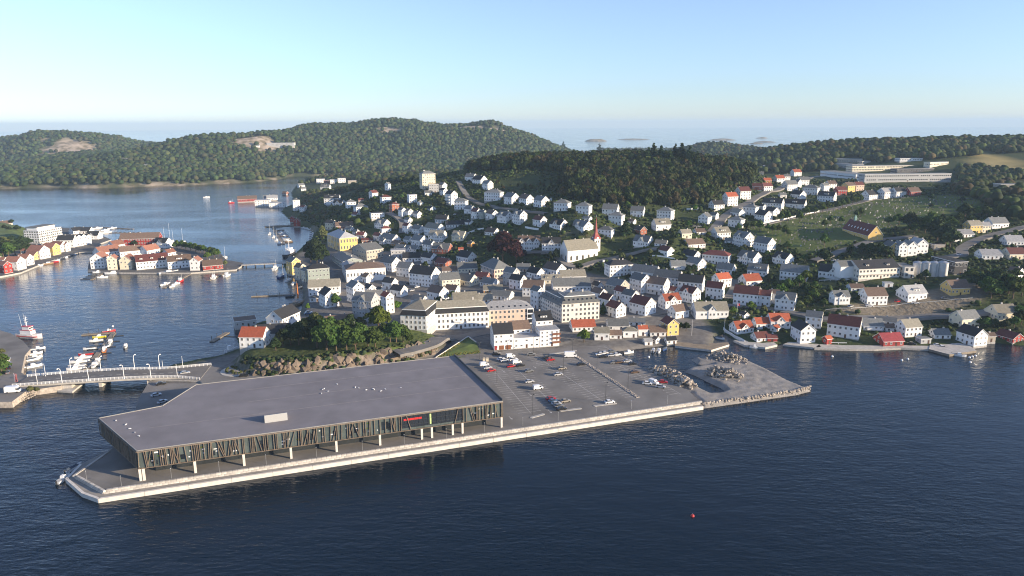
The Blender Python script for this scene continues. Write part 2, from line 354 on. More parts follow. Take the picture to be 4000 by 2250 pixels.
def ground_material():
    mt, t, b = newmat('ground'); N = t.nodes; L = t.links
    b.inputs['Roughness'].default_value = .95; b.inputs['Specular IOR Level'].default_value = .1
    tc = N.new('ShaderNodeTexCoord'); at = N.new('ShaderNodeAttribute'); at.attribute_name = 'ground_cover'
    sp = N.new('ShaderNodeSeparateColor'); L.new(at.outputs['Color'], sp.inputs['Color'])
    def nz(s, d=5):
        q = N.new('ShaderNodeTexNoise'); q.inputs['Scale'].default_value = s; q.inputs['Detail'].default_value = d; L.new(tc.outputs['Object'], q.inputs['Vector'])
        r = N.new('ShaderNodeMapRange'); r.inputs['From Min'].default_value = .35; r.inputs['From Max'].default_value = .65; L.new(q.outputs['Fac'], r.inputs['Value']); return r.outputs['Result']
    def mix(f, a, c):
        q = N.new('ShaderNodeMix'); q.data_type = 'RGBA'; 
        for s, v in (('A', a), ('B', c)):
            if isinstance(v, tuple): q.inputs[s].default_value = (*v, 1)
            else: L.new(v, q.inputs[s])
        L.new(f, q.inputs['Factor']); return q.outputs['Result']
    n1 = nz(.05); n2 = nz(.35)
    g = mix(n1, (.035, .055, .02), (.075, .095, .03)); g = mix(n2, g, (.05, .06, .028))
    lawn = mix(n2, (.085, .125, .03), (.13, .155, .045)); lawn = mix(n1, lawn, (.10, .12, .04))
    pav = mix(n2, (.13, .122, .113), (.19, .178, .163)); dirt = mix(n2, (.17, .14, .10), (.22, .19, .145))
    rock = mix(n2, (.20, .165, .135), (.33, .275, .22)); field = mix(n1, (.36, .28, .11), (.42, .33, .14))
    c = mix(sp.outputs['Green'], g, lawn); c = mix(sp.outputs['Red'], c, pav); c = mix(sp.outputs['Blue'], c, dirt); c = mix(at.outputs['Alpha'], field, c)
    ge = N.new('ShaderNodeNewGeometry'); sx = N.new('ShaderNodeSeparateXYZ'); L.new(ge.outputs['Normal'], sx.inputs[0])
    rs = N.new('ShaderNodeMapRange'); rs.inputs['From Min'].default_value = .84; rs.inputs['From Max'].default_value = .70; L.new(sx.outputs['Z'], rs.inputs['Value'])
    c = mix(rs.outputs['Result'], c, rock); L.new(c, b.inputs['Base Color'])
    bp = N.new('ShaderNodeBump'); bp.inputs['Strength'].default_value = .5; bp.inputs['Distance'].default_value = .6
    iv = N.new('ShaderNodeMath'); iv.operation = 'MULTIPLY_ADD'; iv.inputs[1].default_value = -.5; iv.inputs[2].default_value = .5; L.new(sp.outputs['Red'], iv.inputs[0]); L.new(iv.outputs[0], bp.inputs['Strength'])
    L.new(n2, bp.inputs['Height']); L.new(bp.outputs['Normal'], b.inputs['Normal'])
    return mt
GROUND = ground_material()
def grid_obj(name, X, Y, Z, mt, cover=None):
    ny, nx = Z.shape; me = D.meshes.new(name)
    me.vertices.add(nx*ny); me.vertices.foreach_set('co', np.stack([X, Y, Z], -1).astype(np.float32).ravel())
    q = np.arange((ny-1)*(nx-1)); j, i = q//(nx-1), q % (nx-1); a = j*nx+i
    fc = np.stack([a, a+1, a+nx+1, a+nx], -1).astype(np.int32)
    me.loops.add(fc.size); me.loops.foreach_set('vertex_index', fc.ravel())
    me.polygons.add(len(fc)); me.polygons.foreach_set('loop_start', np.arange(0, fc.size, 4, dtype=np.int32)); me.polygons.foreach_set('loop_total', np.full(len(fc), 4, np.int32))
    me.update(calc_edges=True); me.polygons.foreach_set('use_smooth', np.ones(len(fc), bool)); me.materials.append(mt)
    if cover is not None:
        ca = me.color_attributes.new('ground_cover', 'FLOAT_COLOR', 'POINT'); ca.data.foreach_set('color', cover.astype(np.float32).ravel())
    return link(name, me)
terrain = tag(grid_obj('terrain', GX, GY, HT, GROUND, np.stack([mR, mG, mB, 1-mF], -1)), kind='structure')

# ------------------------------------------------------------------ far hills across the sound
FS = [(-500,748),(0,737),(200,733),(350,736),(560,730),(780,722),(1000,712),(1118,697),(1135,690),(1300,687),(1500,681)]
FSH = [tuple(unp(x, y, 0)[:2]) for x, y in FS]+[(0,1800),(250,1950),(320,2600),(-400,3300),(-1900,3100),(-2300,2000)]
def rp(px, py, y, tree=9): p = unpd(px, py, y); return (p[0], p[1], p[2]-tree)
fc = [rp(px, py, 2320) for px, py in [(1105,532),(1160,501),(1310,483),(1487,467),(1600,471),(1673,472),(1715,490),(1822,488),(1920,477),(2032,513),(2143,553),(2190,580)]]
fc += [rp(px, py, 1960) for px, py in [(640,566),(745,541),(885,522),(955,527),(1015,510),(1060,540)]]
fc += [rp(px, py, 1990, 16) for px, py in [(515,606),(545,610),(575,606)]]
fc += [rp(px, py, 2380) for px, py in [(-200,560),(0,560),(60,539),(154,521),(224,525),(303,534),(419,560),(512,588)]]
fc += [(*unp(px, py, h)[:2], h) for px, py, h in [(500,690,18),(250,690,15),(420,625,38),(900,640,42),(1250,620,50),(1500,610,55),(1700,600,60),(1400,650,22),(60,700,9),(25,657,-6),(-150,660,-5),(300,600,40)]]
fc += [(-600,3100,-10),(0,3000,-10),(-1400,3000,-10),(-250,2700,60),(100,2500,50),(150,2000,10)]
fc += [(*p, 0) for p in FSH[:11]]
ftps = TPS(fc, .02)
fx = np.arange(-2300, 340, 16.); fy = np.arange(1230, 3300, 16.); FX, FY = np.meshgrid(fx, fy)
fi = in_poly(FX, FY, FSH); fd = seg_dist(FX, FY, FSH); fsd = np.where(fi, fd, -fd)
fh = ftps(FX, FY)+(fbm(FX/130, FY/130, 31)-.5)*26*np.clip(fsd/250, 0, 1)+(fbm(FX/45, FY/45, 33)-.5)*9*np.clip(fsd/100, 0, 1)
fh = np.where((FX > -1050) & (FX < 100), np.maximum(fh, 3+.10*np.clip(fsd, 0, 220)), fh)
FH = np.where(fsd > 0, np.minimum(fh, 6+fsd*.9)*np.clip(fsd/10, 0, 1)+np.clip(fsd/14, 0, 1)*3.5*vnoise(FX/40, FY/40, 8), np.maximum(-5, fsd))
BARE = [(pix('M', x, y), r) for x, y, r in [(640,330,85),(860,460,50),(2110,270,62),(720,665,22),(1500,640,14),(1300,655,14),(1900,610,16)]] + [(pix('N', x, y), r) for x, y, r in [(1290,150,40),(1560,155,45),(1790,165,45),(880,190,30),(960,185,30),(690,210,18),(420,200,16)]]
bare = np.zeros_like(FX)
def fcast(px, py):
    d = ray(px, py); ts = np.arange(1240, 3250, 4.); P = CAM[None]+d[None]*(ts/d[1])[:, None]
    i = np.clip(((P[:, 0]-fx[0])/16).astype(int), 0, len(fx)-1); j = np.clip(((P[:, 1]-fy[0])/16).astype(int), 0, len(fy)-1)
    k = np.nonzero((P[:, 2] <= FH[j, i]))[0]; return P[k[0]] if len(k) else None
for (px, py), r in BARE:
    p = fcast(px, py+6)
    if p is not None: bare = np.maximum(bare, np.clip(1.6-np.hypot((FX-p[0])/1.25, FY-p[1])/r*1.2-(fbm(FX/35, FY/35, 5)-.5)*2.2, 0, 1))
bare = np.maximum(bare, np.clip(1-fsd/16, 0, 1)*np.clip((vnoise(FX/60, FY/60, 77)-.35)*4, 0, 1)*(fsd > 0))
def hill_material():
    mt, t, b = newmat('heath_and_rock'); N = t.nodes; L = t.links
    b.inputs['Roughness'].default_value = .95; b.inputs['Specular IOR Level'].default_value = .1
    tc = N.new('ShaderNodeTexCoord'); at = N.new('ShaderNodeAttribute'); at.attribute_name = 'ground_cover'
    q = N.new('ShaderNodeTexNoise'); q.inputs['Scale'].default_value = .06; q.inputs['Detail'].default_value = 8; L.new(tc.outputs['Object'], q.inputs['Vector'])
    cr = N.new('ShaderNodeValToRGB'); e = cr.color_ramp.elements; e[0].position = .38; e[0].color = (.16, .13, .08, 1); e[1].position = .6; e[1].color = (.40, .33, .26, 1)
    L.new(q.outputs['Fac'], cr.inputs[0]); mx = N.new('ShaderNodeMix'); mx.data_type = 'RGBA'; mx.inputs['A'].default_value = (.05, .065, .03, 1)
    L.new(at.outputs['Color'], mx.inputs['Factor']); L.new(cr.outputs[0], mx.inputs['B']); L.new(mx.outputs['Result'], b.inputs['Base Color'])
    bp = N.new('ShaderNodeBump'); bp.inputs['Strength'].default_value = .6; bp.inputs['Distance'].default_value = 3; L.new(q.outputs['Fac'], bp.inputs['Height']); L.new(bp.outputs['Normal'], b.inputs['Normal'])
    return mt
HILLM = hill_material()
far_hills = tag(grid_obj('hills', FX, FY, FH, HILLM, np.repeat(bare[..., None], 4, 2)), kind='structure')
# skerries out at sea
def skerry(px, py, wpx, hm):
    p = unp(px, py, 0); z = (p-CAM)@FW; w = wpx*z/FPX/2
    u = np.linspace(-1.15, 1.15, 25); X, Y = np.meshgrid(u, u); r = np.hypot(X, Y)
    Z = hm*(np.clip(1-r**2, -.2, 1))*(.55+.9*fbm(X*2.2+px, Y*2.2, 4))
    return tag(grid_obj('skerry_island', p[0]+X*w, p[1]+w*.5+Y*w*.6, Z, HILLM, np.full((*X.shape, 4), .75)), kind='structure')
for a in [(530,578,150,32),(500,568,60,26),(2330,552,90,16),(2480,546,130,8),(2830,548,110,12),(2980,540,50,9),(2995,556,90,7),(2960,562,60,6),(2120,552,60,10)]: skerry(*a)

# ------------------------------------------------------------------ foliage meshes
def leaf_quads(lobes, n, size, seed, droop=.0):
    g = np.random.default_rng(seed); V = []
    w = np.array([l[3]*l[4] for l in lobes]); w = w/w.sum()
    for k in range(n):
        c = lobes[g.choice(len(lobes), p=w)]
        d = g.normal(size=3); d /= np.linalg.norm(d)
        if d[2] < -.35: d[2] *= -.6
        rr = g.uniform(.74, 1.06)
        p = np.array(c[:3])+d*np.array([c[3], c[3], c[4]])*rr
        nn = d+g.normal(size=3)*.55; nn /= np.linalg.norm(nn)
        a = np.cross(nn, g.normal(size=3)); a /= np.linalg.norm(a); b = np.cross(nn, a); s = size*g.uniform(.6, 1.35)
        V += [p-a*s-b*s*.7, p+a*s*.8-b*s, p+a*s+b*s*.8, p-a*s*.7+b*s]
    return np.array(V), np.arange(4*n).reshape(-1, 4)
def broad_lobes(seed, h=1.0):
    g = np.random.default_rng(seed); out = [(0, 0, .60, .27, .30)]
    for k in range(7):
        a = k*2*math.pi/7+g.uniform(-.4, .4); r = g.uniform(.17, .27); out.append((r*math.cos(a), r*math.sin(a), g.uniform(.40, .72), g.uniform(.14, .2), g.uniform(.13, .2)))
    out.append((g.uniform(-.06, .06), g.uniform(-.06, .06), .82, .15, .15)); return out
def foliage(name, col, rnd=.35, attr=False):
    mt, t, b = newmat(name); N = t.nodes; L = t.links
    b.inputs['Roughness'].default_value = .75; b.inputs['Specular IOR Level'].default_value = .15
    tc = N.new('ShaderNodeTexCoord'); nz = N.new('ShaderNodeTexNoise'); nz.inputs['Scale'].default_value = .06 if attr else 5.0; nz.inputs['Detail'].default_value = 6
    L.new(tc.outputs['Object'], nz.inputs['Vector'])
    r = N.new('ShaderNodeMapRange'); r.inputs['From Min'].default_value = .3; r.inputs['From Max'].default_value = .7; r.inputs['To Min'].default_value = .65; r.inputs['To Max'].default_value = 1.4; L.new(nz.outputs['Fac'], r.inputs['Value'])
    hs = N.new('ShaderNodeHueSaturation'); L.new(r.outputs['Result'], hs.inputs['Value'])
    if attr:
        at = N.new('ShaderNodeAttribute'); at.attribute_name = 'leaf_tint'; L.new(at.outputs['Color'], hs.inputs['Color'])
    else:
        oi = N.new('ShaderNodeObjectInfo'); mr = N.new('ShaderNodeMapRange'); mr.inputs['To Min'].default_value = 1-rnd; mr.inputs['To Max'].default_value = 1+rnd; L.new(oi.outputs['Random'], mr.inputs['Value'])
        h2 = N.new('ShaderNodeHueSaturation'); h2.inputs['Color'].default_value = (*col, 1); L.new(mr.outputs['Result'], h2.inputs['Value'])
        m2 = N.new('ShaderNodeMapRange'); m2.inputs['To Min'].default_value = .475; m2.inputs['To Max'].default_value = .52; L.new(oi.outputs['Random'], m2.inputs['Value']); L.new(m2.outputs['Result'], h2.inputs['Hue'])
        L.new(h2.outputs['Color'], hs.inputs['Color'])
    L.new(hs.outputs['Color'], b.inputs['Base Color'])
    tr = N.new('ShaderNodeBsdfTranslucent'); L.new(hs.outputs['Color'], tr.inputs['Color']); ms = N.new('ShaderNodeMixShader'); ms.inputs[0].default_value = .25
    L.new(b.outputs[0], ms.inputs[1]); L.new(tr.outputs[0], ms.inputs[2]); L.new(ms.outputs[0], N['Material Output'].inputs[0])
    return mt
LEAF = {k: foliage('leaves_'+k, c) for k, c in dict(green=(.06,.10,.022), bright=(.10,.155,.025), dark=(.03,.05,.018), olive=(.11,.12,.045), copper=(.055,.02,.018), pine=(.045,.06,.022)).items()}
LEAFA = foliage('leaves_mass', (0, 0, 0), attr=True)
BARK = mat('bark', (.13, .09, .06), .95, .3, 3, rnd=.2)
def mesh_np(name, V, F, mt):
    me = D.meshes.new(name); k = F.shape[1]
    me.vertices.add(len(V)); me.vertices.foreach_set('co', V.astype(np.float32).ravel())
    me.loops.add(F.size); me.loops.foreach_set('vertex_index', F.astype(np.int32).ravel())
    me.polygons.add(len(F)); me.polygons.foreach_set('loop_start', np.arange(0, F.size, k, dtype=np.int32)); me.polygons.foreach_set('loop_total', np.full(len(F), k, np.int32))
    me.update(calc_edges=True); me.materials.append(mt); return me
CROWN = {}
for key, n, sz in (('big', 1500, .042), ('mid', 620, .062), ('small', 260, .085)):
    CROWN[key] = [leaf_quads(broad_lobes(s*7+1), n, sz, s) for s in range(4)]
def cone_lobes(seed):
    g = np.random.default_rng(seed); out = []
    for k in range(11):
        z = .16+.78*k/10; r = .25*(1-k/10.6)+.02
        for j in range(4 if k < 8 else 1):
            a = g.uniform(0, 6.28); out.append((r*.55*math.cos(a), r*.55*math.sin(a), z, r*.6+.01, .06))
    return out
CROWN['fir'] = [leaf_quads(cone_lobes(s+3), 620, .05, s+50) for s in range(3)]
def trunk_mesh(h0, r, seed):
    g = random.Random(seed); mb = MB(); mb.tube((0, 0, -.06), (0, 0, h0*.55), r*1.25, r*.9, 7); mb.tube((0, 0, h0*.55), (.01, 0, h0), r*.9, r*.6, 7)
    for k in range(5):
        a = k*1.256+g.uniform(-.3, .3); mb.tube((0, 0, h0*(.6+.08*k)), (.2*math.cos(a), .2*math.sin(a), h0+g.uniform(.12, .3)), r*.45, r*.15, 5)
    return mb.mesh('trunk', BARK)
TRUNK = [trunk_mesh(.34, .026, s) for s in range(3)]
TRUNKF = (lambda mb: mb.tube((0, 0, -.06), (0, 0, .9), .022, .004, 6).mesh('trunk', BARK))(MB())
CM = {}
def crown_mesh(kind, var, col):
    k = (kind, var, col)
    if k not in CM: CM[k] = mesh_np('crown', *CROWN[kind][var], LEAF[col])
    return CM[k]
def tree(p, h, label, group=None, col='green', kind='mid', wide=1.0, name='tree', cat='tree'):
    v = random.randrange(len(CROWN[kind])); t = thing(name, label, cat, tuple(p), random.uniform(0, 6.28), group, (h*wide, h*wide, h))
    link('trunk', TRUNKF if kind == 'fir' else TRUNK[v % 3], t); link('crown', crown_mesh(kind, v, col), t); return t
def merged(name, variants, pos, scl, tint, kind='stuff'):
    n = len(pos); vid = rng.integers(0, len(variants), n); rz = rng.uniform(0, 6.28, n); Vs = []; Fs = []; Cs = []; off = 0
    for v, (bv, bf) in enumerate(variants):
        ix = np.nonzero(vid == v)[0]
        if not len(ix): continue
        c, s = np.cos(rz[ix])[:, None], np.sin(rz[ix])[:, None]
        X = bv[None, :, 0]*c-bv[None, :, 1]*s; Y = bv[None, :, 0]*s+bv[None, :, 1]*c; Z = np.repeat(bv[None, :, 2], len(ix), 0)
        P = np.stack([X*scl[ix, 0:1]+pos[ix, 0:1], Y*scl[ix, 0:1]+pos[ix, 1:2], Z*scl[ix, 1:2]+pos[ix, 2:3]], -1)
        Vs.append(P.reshape(-1, 3)); Fs.append((bf[None]+off+(np.arange(len(ix))*len(bv))[:, None, None]).reshape(-1, bf.shape[1])); off += len(ix)*len(bv)
        Cs.append(np.repeat(tint[ix], len(bv), 0))
    V = np.concatenate(Vs); me = mesh_np(name, V, np.concatenate(Fs), LEAFA)
    ca = me.color_attributes.new('leaf_tint', 'FLOAT_COLOR', 'POINT'); C = np.concatenate(Cs); ca.data.foreach_set('color', np.c_[C, np.ones(len(C))].astype(np.float32).ravel())
    return tag(link(name, me), kind=kind)
def lump(seed):
    import bmesh
    bm = bmesh.new(); bmesh.ops.create_icosphere(bm, subdivisions=2, radius=1); g = np.random.default_rng(seed)
    V = np.array([v.co[:] for v in bm.verts]); F = np.array([[v.index for v in f.verts] for f in bm.faces]); bm.free()
    V = V*(1+.32*(g.random(len(V))-.5))[:, None]
    V[:, 2] = np.where(V[:, 2] < 0, V[:, 2]*.6, V[:, 2]); V *= .5; V[:, 2] += .45; return V, F
LUMPS = [lump(s) for s in range(5)]
PAL = np.array([(.042,.07,.022),(.055,.08,.026),(.032,.05,.02),(.07,.085,.032),(.06,.06,.028),(.038,.06,.027)])
def tints(n, g=rng, pal=PAL): return pal[g.integers(0, len(pal), n)]*g.uniform(.7, 1.3, (n, 1))
# forest on the far hills (only slopes that can be seen from about here)
sp = 9.5; ax = np.arange(-1900, 330, sp); ay = np.arange(1300, 2650, sp); AX, AY = np.meshgrid(ax, ay)
AX = (AX+rng.uniform(-.5, .5, AX.shape)*sp*1.1).ravel(); AY = (AY+rng.uniform(-.5, .5, AY.shape)*sp*1.1).ravel()
def bil(G, x, y):
    i = np.clip(((x-fx[0])/16), 0, len(fx)-1.01); j = np.clip(((y-fy[0])/16), 0, len(fy)-1.01); i0 = i.astype(int); j0 = j.astype(int); u = i-i0; v = j-j0
    return (G[j0, i0]*(1-u)+G[j0, i0+1]*u)*(1-v)+(G[j0+1, i0]*(1-u)+G[j0+1, i0+1]*u)*v
z = bil(FH, AX, AY); sdv = bil(fsd, AX, AY); bb = bil(bare, AX, AY)
keep = (z > 1.5) & (sdv > 6) & (rng.random(len(z)) > bb*1.05) & (np.abs(AX) < AY*.78+30) & (AX > -AY*.8)
AX, AY, z = AX[keep], AY[keep], z[keep]
vis = np.ones(len(z), bool)
for f in np.linspace(.5, .985, 34):
    qx, qy = AX*f, AY*f; zz = CAM_H+(z+16-CAM_H)*f
    ok = (qx > fx[0]) & (qx < fx[-1]) & (qy > fy[0]); vis &= ~(ok & (bil(FH, np.clip(qx, fx[0], fx[-1]), np.clip(qy, fy[0], fy[-1])) > zz+3))
AX, AY, z = AX[vis], AY[vis], z[vis]
n = len(z); s = rng.uniform(7.5, 14, n); hgts = s*rng.uniform(.8, 1.25, n)
forest = merged('far_forest', LUMPS, np.stack([AX, AY, z-.8], -1), np.stack([s, hgts], -1), tints(n))
tag(forest, 'green mixed forest covering the hills across the sound', 'forest')
# ------------------------------------------------------------------ low islands, quays and decks
GRAVEL = mat('gravel', (.27, .25, .225), .95, .22, .25, bump=.5, bscale=2.5)
PAVE = mat('paving', (.11, .105, .10), .9, .2, .25)
ROCK = mat('rock', (.36, .315, .265), .92, .28, .8, rnd=.28, bump=.4)
GRASS = mat('grass', (.085, .12, .032), .95, .3, .25)
def offset_poly(poly, d):
    c = np.mean(poly, 0); out = []
    n = len(poly); a = sum(poly[i][0]*poly[(i+1) % n][1]-poly[(i+1) % n][0]*poly[i][1] for i in range(n)); sg = 1 if a > 0 else -1
    for i in range(n):
        p0, p1, p2 = map(np.array, (poly[i-1], poly[i], poly[(i+1) % n]))
        e1 = (p1-p0)/(np.linalg.norm(p1-p0)+1e-9); e2 = (p2-p1)/(np.linalg.norm(p2-p1)+1e-9)
        nn = np.array([e1[1]+e2[1], -(e1[0]+e2[0])]); nn = nn/(np.linalg.norm(nn)+1e-9)
        out.append(tuple(p1+nn*d*sg))
    return out
def slab(name, poly, z0, z1, side, top, flare=0, kind='structure'):
    mb = MB(); a = sum(poly[i][0]*poly[(i+1) % len(poly)][1]-poly[(i+1) % len(poly)][0]*poly[i][1] for i in range(len(poly)))
    if a < 0: poly = poly[::-1]
    n = len(poly); base = offset_poly(poly, flare) if flare else poly
    mb.add([(x, y, z0) for x, y in base]+[(x, y, z1) for x, y in poly], [(i, (i+1) % n, n+(i+1) % n, n+i) for i in range(n)], 0)
    mb.f.append(tuple(range(n, 2*n))); mb.m.append(1)
    return tag(mb.obj(name, [side, top]), kind=kind)
LEFTBANK = ptr('A', [(-900,960),(0,905),(260,855),(480,765),(700,690),(1000,600),(1200,592),(1215,560),(1230,500),(1400,440),(1290,395),(1180,375),(900,300),(800,290),(270,290),(0,235),(-900,200)], 1.0)
slab('quayside_left_bank', LEFTBANK, -3, 1.3, STONE, PAVE)
ISLAND = ptr('M', [(735,1368),(1000,1385),(1400,1388),(1600,1387),(1980,1360),(2045,1318),(2030,1302),(1900,1280),(1850,1225),(1650,1170),(1450,1120),(1350,1085),(1180,1050),(1030,1075),(1010,1140),(850,1185),(790,1240),(745,1300)], 1.0)
slab('quayside_harbour_island', ISLAND, -3, 1.25, STONE, PAVE)
NEARBANK = ptr('B', [(-700,200),(0,365),(110,395),(230,470),(305,555),(250,620),(215,790),(280,830),(620,880),(615,925),(400,955),(280,965),(120,1085),(-700,1100)], 2.4)
slab('near_bank', NEARBANK, -3, 2.6, ROCK, ASPH, .8)
slab('concrete_apron', ptr('B', [(575,968),(728,978),(850,880),(640,878)], .8), -2, .8, CONC, CONC)
slab('roundabout_road', ptr('B', [(1500,850),(1700,738),(2125,716),(2300,672),(2560,640),(2680,760),(2680,855),(2560,868),(2040,897),(2010,868),(1520,848)], 3.0), -2, 3.0, STONE, ASPH)
# wooded left part of the bank gets a grassy rise
def mound(name, r, pts, z, hgt_, mt, kind='structure', seed=1):
    poly = ptr(r, pts, z); P = np.array(poly); x0, y0 = P.min(0)-2; x1, y1 = P.max(0)+2; nx = 40; ny = 30
    X, Y = np.meshgrid(np.linspace(x0, x1, nx), np.linspace(y0, y1, ny)); i = in_poly(X, Y, poly); d = np.where(i, seg_dist(X, Y, poly), -.5)
    Z = z+np.where(d > 0, hgt_*(1-np.exp(-np.maximum(d, 0)/max(3, hgt_*1.2)))*(.7+.6*fbm(X/9, Y/9, seed)), -z-3)
    return tag(grid_obj(name, X, Y, Z, mt), kind=kind), (X, Y, Z)
M1, m1g = mound('grass_bank', 'A', [(-900,700),(0,680),(280,560),(380,500),(300,400),(330,300),(100,250),(-900,250)], 1.1, 7, GRASS)
mound('grass_strip', 'B', [(-60,560),(20,560),(75,620),(80,780),(20,830),(-80,830)], 2.4, 1.0, GRASS)
# the mall peninsula: lower promenade, stone block wall, upper asphalt deck
DZ = 2.4; LZ = 1.25; PROM = mat('promenade_concrete', (.27, .25, .222), .9, .18, .4)
Lo = [unp(x, y, LZ)[:2] for x, y in [(450,1745),(313,1815),(256,1872),(320,1928),(384,1951),(2748,1589),(2738,1577)]]
wl_px = [(433,1763),(295,1860),(404,1920),(2200,1653),(2734,1572)]
wl = [unp(x, y, 2.0)[:2] for x, y in wl_px]
slab('promenade', [tuple(p) for p in Lo]+[tuple(p) for p in wl[::-1]], -3, LZ, CONC, PROM)
deck = [tuple(p) for p in wl]+[tuple(unp(x, y, DZ)[:2]) for x, y in [(2689,1526),(2560,1462),(2494,1430),(2363,1345),(2300,1352),(1886,1374),(1810,1390),(1776,1384),(765,1497),(640,1497),(584,1487),(540,1560),(528,1602)]]
deck_obj = slab('car_park', deck, -3, DZ, CONC, ASPH)
# pale kerb along the quay edge, in sections
quay = thing('quay_edge', 'long pale concrete edge running along the quay in front of the mall', 'quay edge', (0, 0, 0))
def along(pts, step):
    out = []; 
    for a, b in zip(pts[:-1], pts[1:]):
        a = np.array(a); b = np.array(b); L = np.linalg.norm(b-a); n = max(1, round(L/step))
        for k in range(n): out.append((a+(b-a)*k/n, a+(b-a)*(k+1)/n))
    return out
edge_in = offset_poly([tuple(p) for p in Lo]+[tuple(p) for p in wl[::-1]], -.35)[:7]
for a, b in along([Lo[i] for i in range(1, 6)], 13):
    mb = MB(); t = (b-a)/np.linalg.norm(b-a); nrm = np.array([t[1], -t[0]]); a2 = a+t*.06; b2 = b-t*.06
    mb.prism([tuple(a2+nrm*.12), tuple(b2+nrm*.12), tuple(b2-nrm*.75), tuple(a2-nrm*.75)], -.2, LZ+.22); mb.obj('edge_section', CONCW, quay)
# stone block wall
BLK = {}
def block_mesh(i):
    if i not in BLK:
        g = random.Random(i); mb = MB(); l = 1.0; e = .03
        V = []
        for z, k in ((0, e), (.5, 0), (1, e)):
            for x, y in ((0, 0), (1, 0), (1, 1), (0, 1)):
                V.append(((x-.5)*(1-2*k*.6)+g.uniform(-.012, .012), (y-.5)*(1-k)+g.uniform(-.04, .04), z*.985+g.uniform(-.01, .01)))
        F = [(0,3,2,1),(8,9,10,11)]+[(j*4+i, j*4+(i+1) % 4, (j+1)*4+(i+1) % 4, (j+1)*4+i) for j in range(2) for i in range(4)]
        mb.add(V, F); BLK[i] = mb.mesh('stone_block', STONE)
    return BLK[i]
swall = thing('stone_block_wall', 'two course granite block wall between promenade and asphalt deck', 'stone wall', (0, 0, 0))
nb = 0
for course in range(2):
    for k, (a, b) in enumerate(along(wl, 1.75)):
        t = b-a; L = np.linalg.norm(t); off = (course*.5)*t; c = (a+b)/2+off
        if nb < 298:
            nb += 1
            o = link('stone_block', block_mesh(random.randrange(6)), swall, (c[0], c[1], LZ+course*.72), math.atan2(t[1], t[0]), (L*.975, .8, .7))
        else:
            pass
# remaining blocks of the far end, joined
mb = MB()
rest = []
for course in range(2):
    for k, (a, b) in enumerate(along(wl, 1.75)): rest.append((course, a, b))
for course, a, b in rest[298:]:
    t = (b-a)/np.linalg.norm(b-a); nrm = np.array([t[1], -t[0]]); a2 = a+t*.03+course*.87*t; b2 = b-t*.03+course*.87*t
    mb.prism([tuple(a2+nrm*.4), tuple(b2+nrm*.4), tuple(b2-nrm*.4), tuple(a2-nrm*.4)], LZ+course*.72, LZ+course*.72+.7)
tag(mb.obj('stone_blocks', STONE, swall), kind='stuff')

# ------------------------------------------------------------------ roads draped on the ground
ROADPTS = []
def road(name, pts, w, mt=None, lift=.14, floor=0.0, center=False):
    P = [cast(*pix(*p), floor)[:2] for p in pts]; Q = []
    for i in range(len(P)-1):
        p0 = P[max(i-1, 0)]; p1 = P[i]; p2 = P[i+1]; p3 = P[min(i+2, len(P)-1)]; n = max(2, int(np.linalg.norm(p2-p1)/3))
        for k in range(n):
            t = k/n; Q.append(.5*((2*p1)+(-p0+p2)*t+(2*p0-5*p1+4*p2-p3)*t*t+(-p0+3*p1-3*p2+p3)*t**3))
    Q.append(P[-1]); Q = np.array(Q); ROADPTS.extend(Q.tolist()); T = np.gradient(Q, axis=0); T /= np.linalg.norm(T, axis=1)[:, None]+1e-9; Nn = np.c_[-T[:, 1], T[:, 0]]
    mb = MB(); cols = np.linspace(-w/2, w/2, 5); V = []; zc = None
    hm = np.max([hgt(*(Q+Nn*c).T) for c in cols], 0); hm = np.maximum(np.convolve(np.pad(hm, 3, 'edge'), np.ones(7)/7, 'valid'), hm)
    for q, nn, z in zip(Q, Nn, hm):
        V += [(*(q+nn*(-w/2-.3)), z-1.2), (*(q-nn*w/2), z+lift), (*(q+nn*w/2), z+lift), (*(q+nn*(w/2+.3)), z-1.2)]
    n = len(Q); F = [(i*4+j, i*4+j+1, i*4+4+j+1, i*4+4+j) for i in range(n-1) for j in range(3)]
    mb.add(V, F); o = mb.obj(name, mt or ASPH); return tag(o, kind='structure')
ROADS = [('road_ramp', [('D',900,300),('F',1900,1310),('F',2080,1240),('F',2230,1150),('F',2360,1075),('F',2480,1035),('H',300,1030),('H',600,960)], 9),
 ('road_front', [('H',560,965),('H',900,950),('H',1450,870),('H',1750,840),('H',2100,800),('J',150,770),('J',420,735),('J',660,700),('J',930,660),('J',1400,625),('J',1900,660),('J',2400,745),('L',60,800),('L',500,785),('L',1300,775),('L',2000,735),('L',2576,665)], 8),
 ('road_hill', [('I',1220,830),('I',1380,640),('I',1560,520),('I',1740,430),('I',1900,340),('I',2080,290),('I',2400,170),('I',2576,120)], 8),
 ('road_church', [('G',1100,1110),('G',1500,1120),('H',1750,150),('H',2000,80),('I',60,1150),('I',300,1090),('I',540,1045)], 7),
 ('road_upper', [('G',290,190),('G',370,330),('G',500,440),('G',700,500),('G',1100,560),('G',1400,600)], 6),
 ('road_left_slope', [('E',1660,590),('E',1770,640),('E',1840,720),('E',1830,850)], 6),
 ('road_street', [('F',1090,430),('F',1120,540),('F',1180,650)], 7),
 ('road_chapel', [('I',2500,1200),('K',200,1260),('K',450,1170),('K',720,1090),('K',1200,1040)], 7),
 ('road_bend', [('K',2700,900),('K',2450,960),('K',2200,1020),('K',1950,1110),('K',1800,1190),('K',1790,1270),('K',1600,1310)], 8),
 ('road_steps', [('J',1530,300),('J',1500,420),('J',1420,540)], 6),
 ('road_cemetery', [('I',1840,740),('I',2100,680),('I',2400,600),('K',200,690),('K',560,600),('K',760,570)], 6)]
for nm, pts, w in ROADS: road(nm, pts, w)

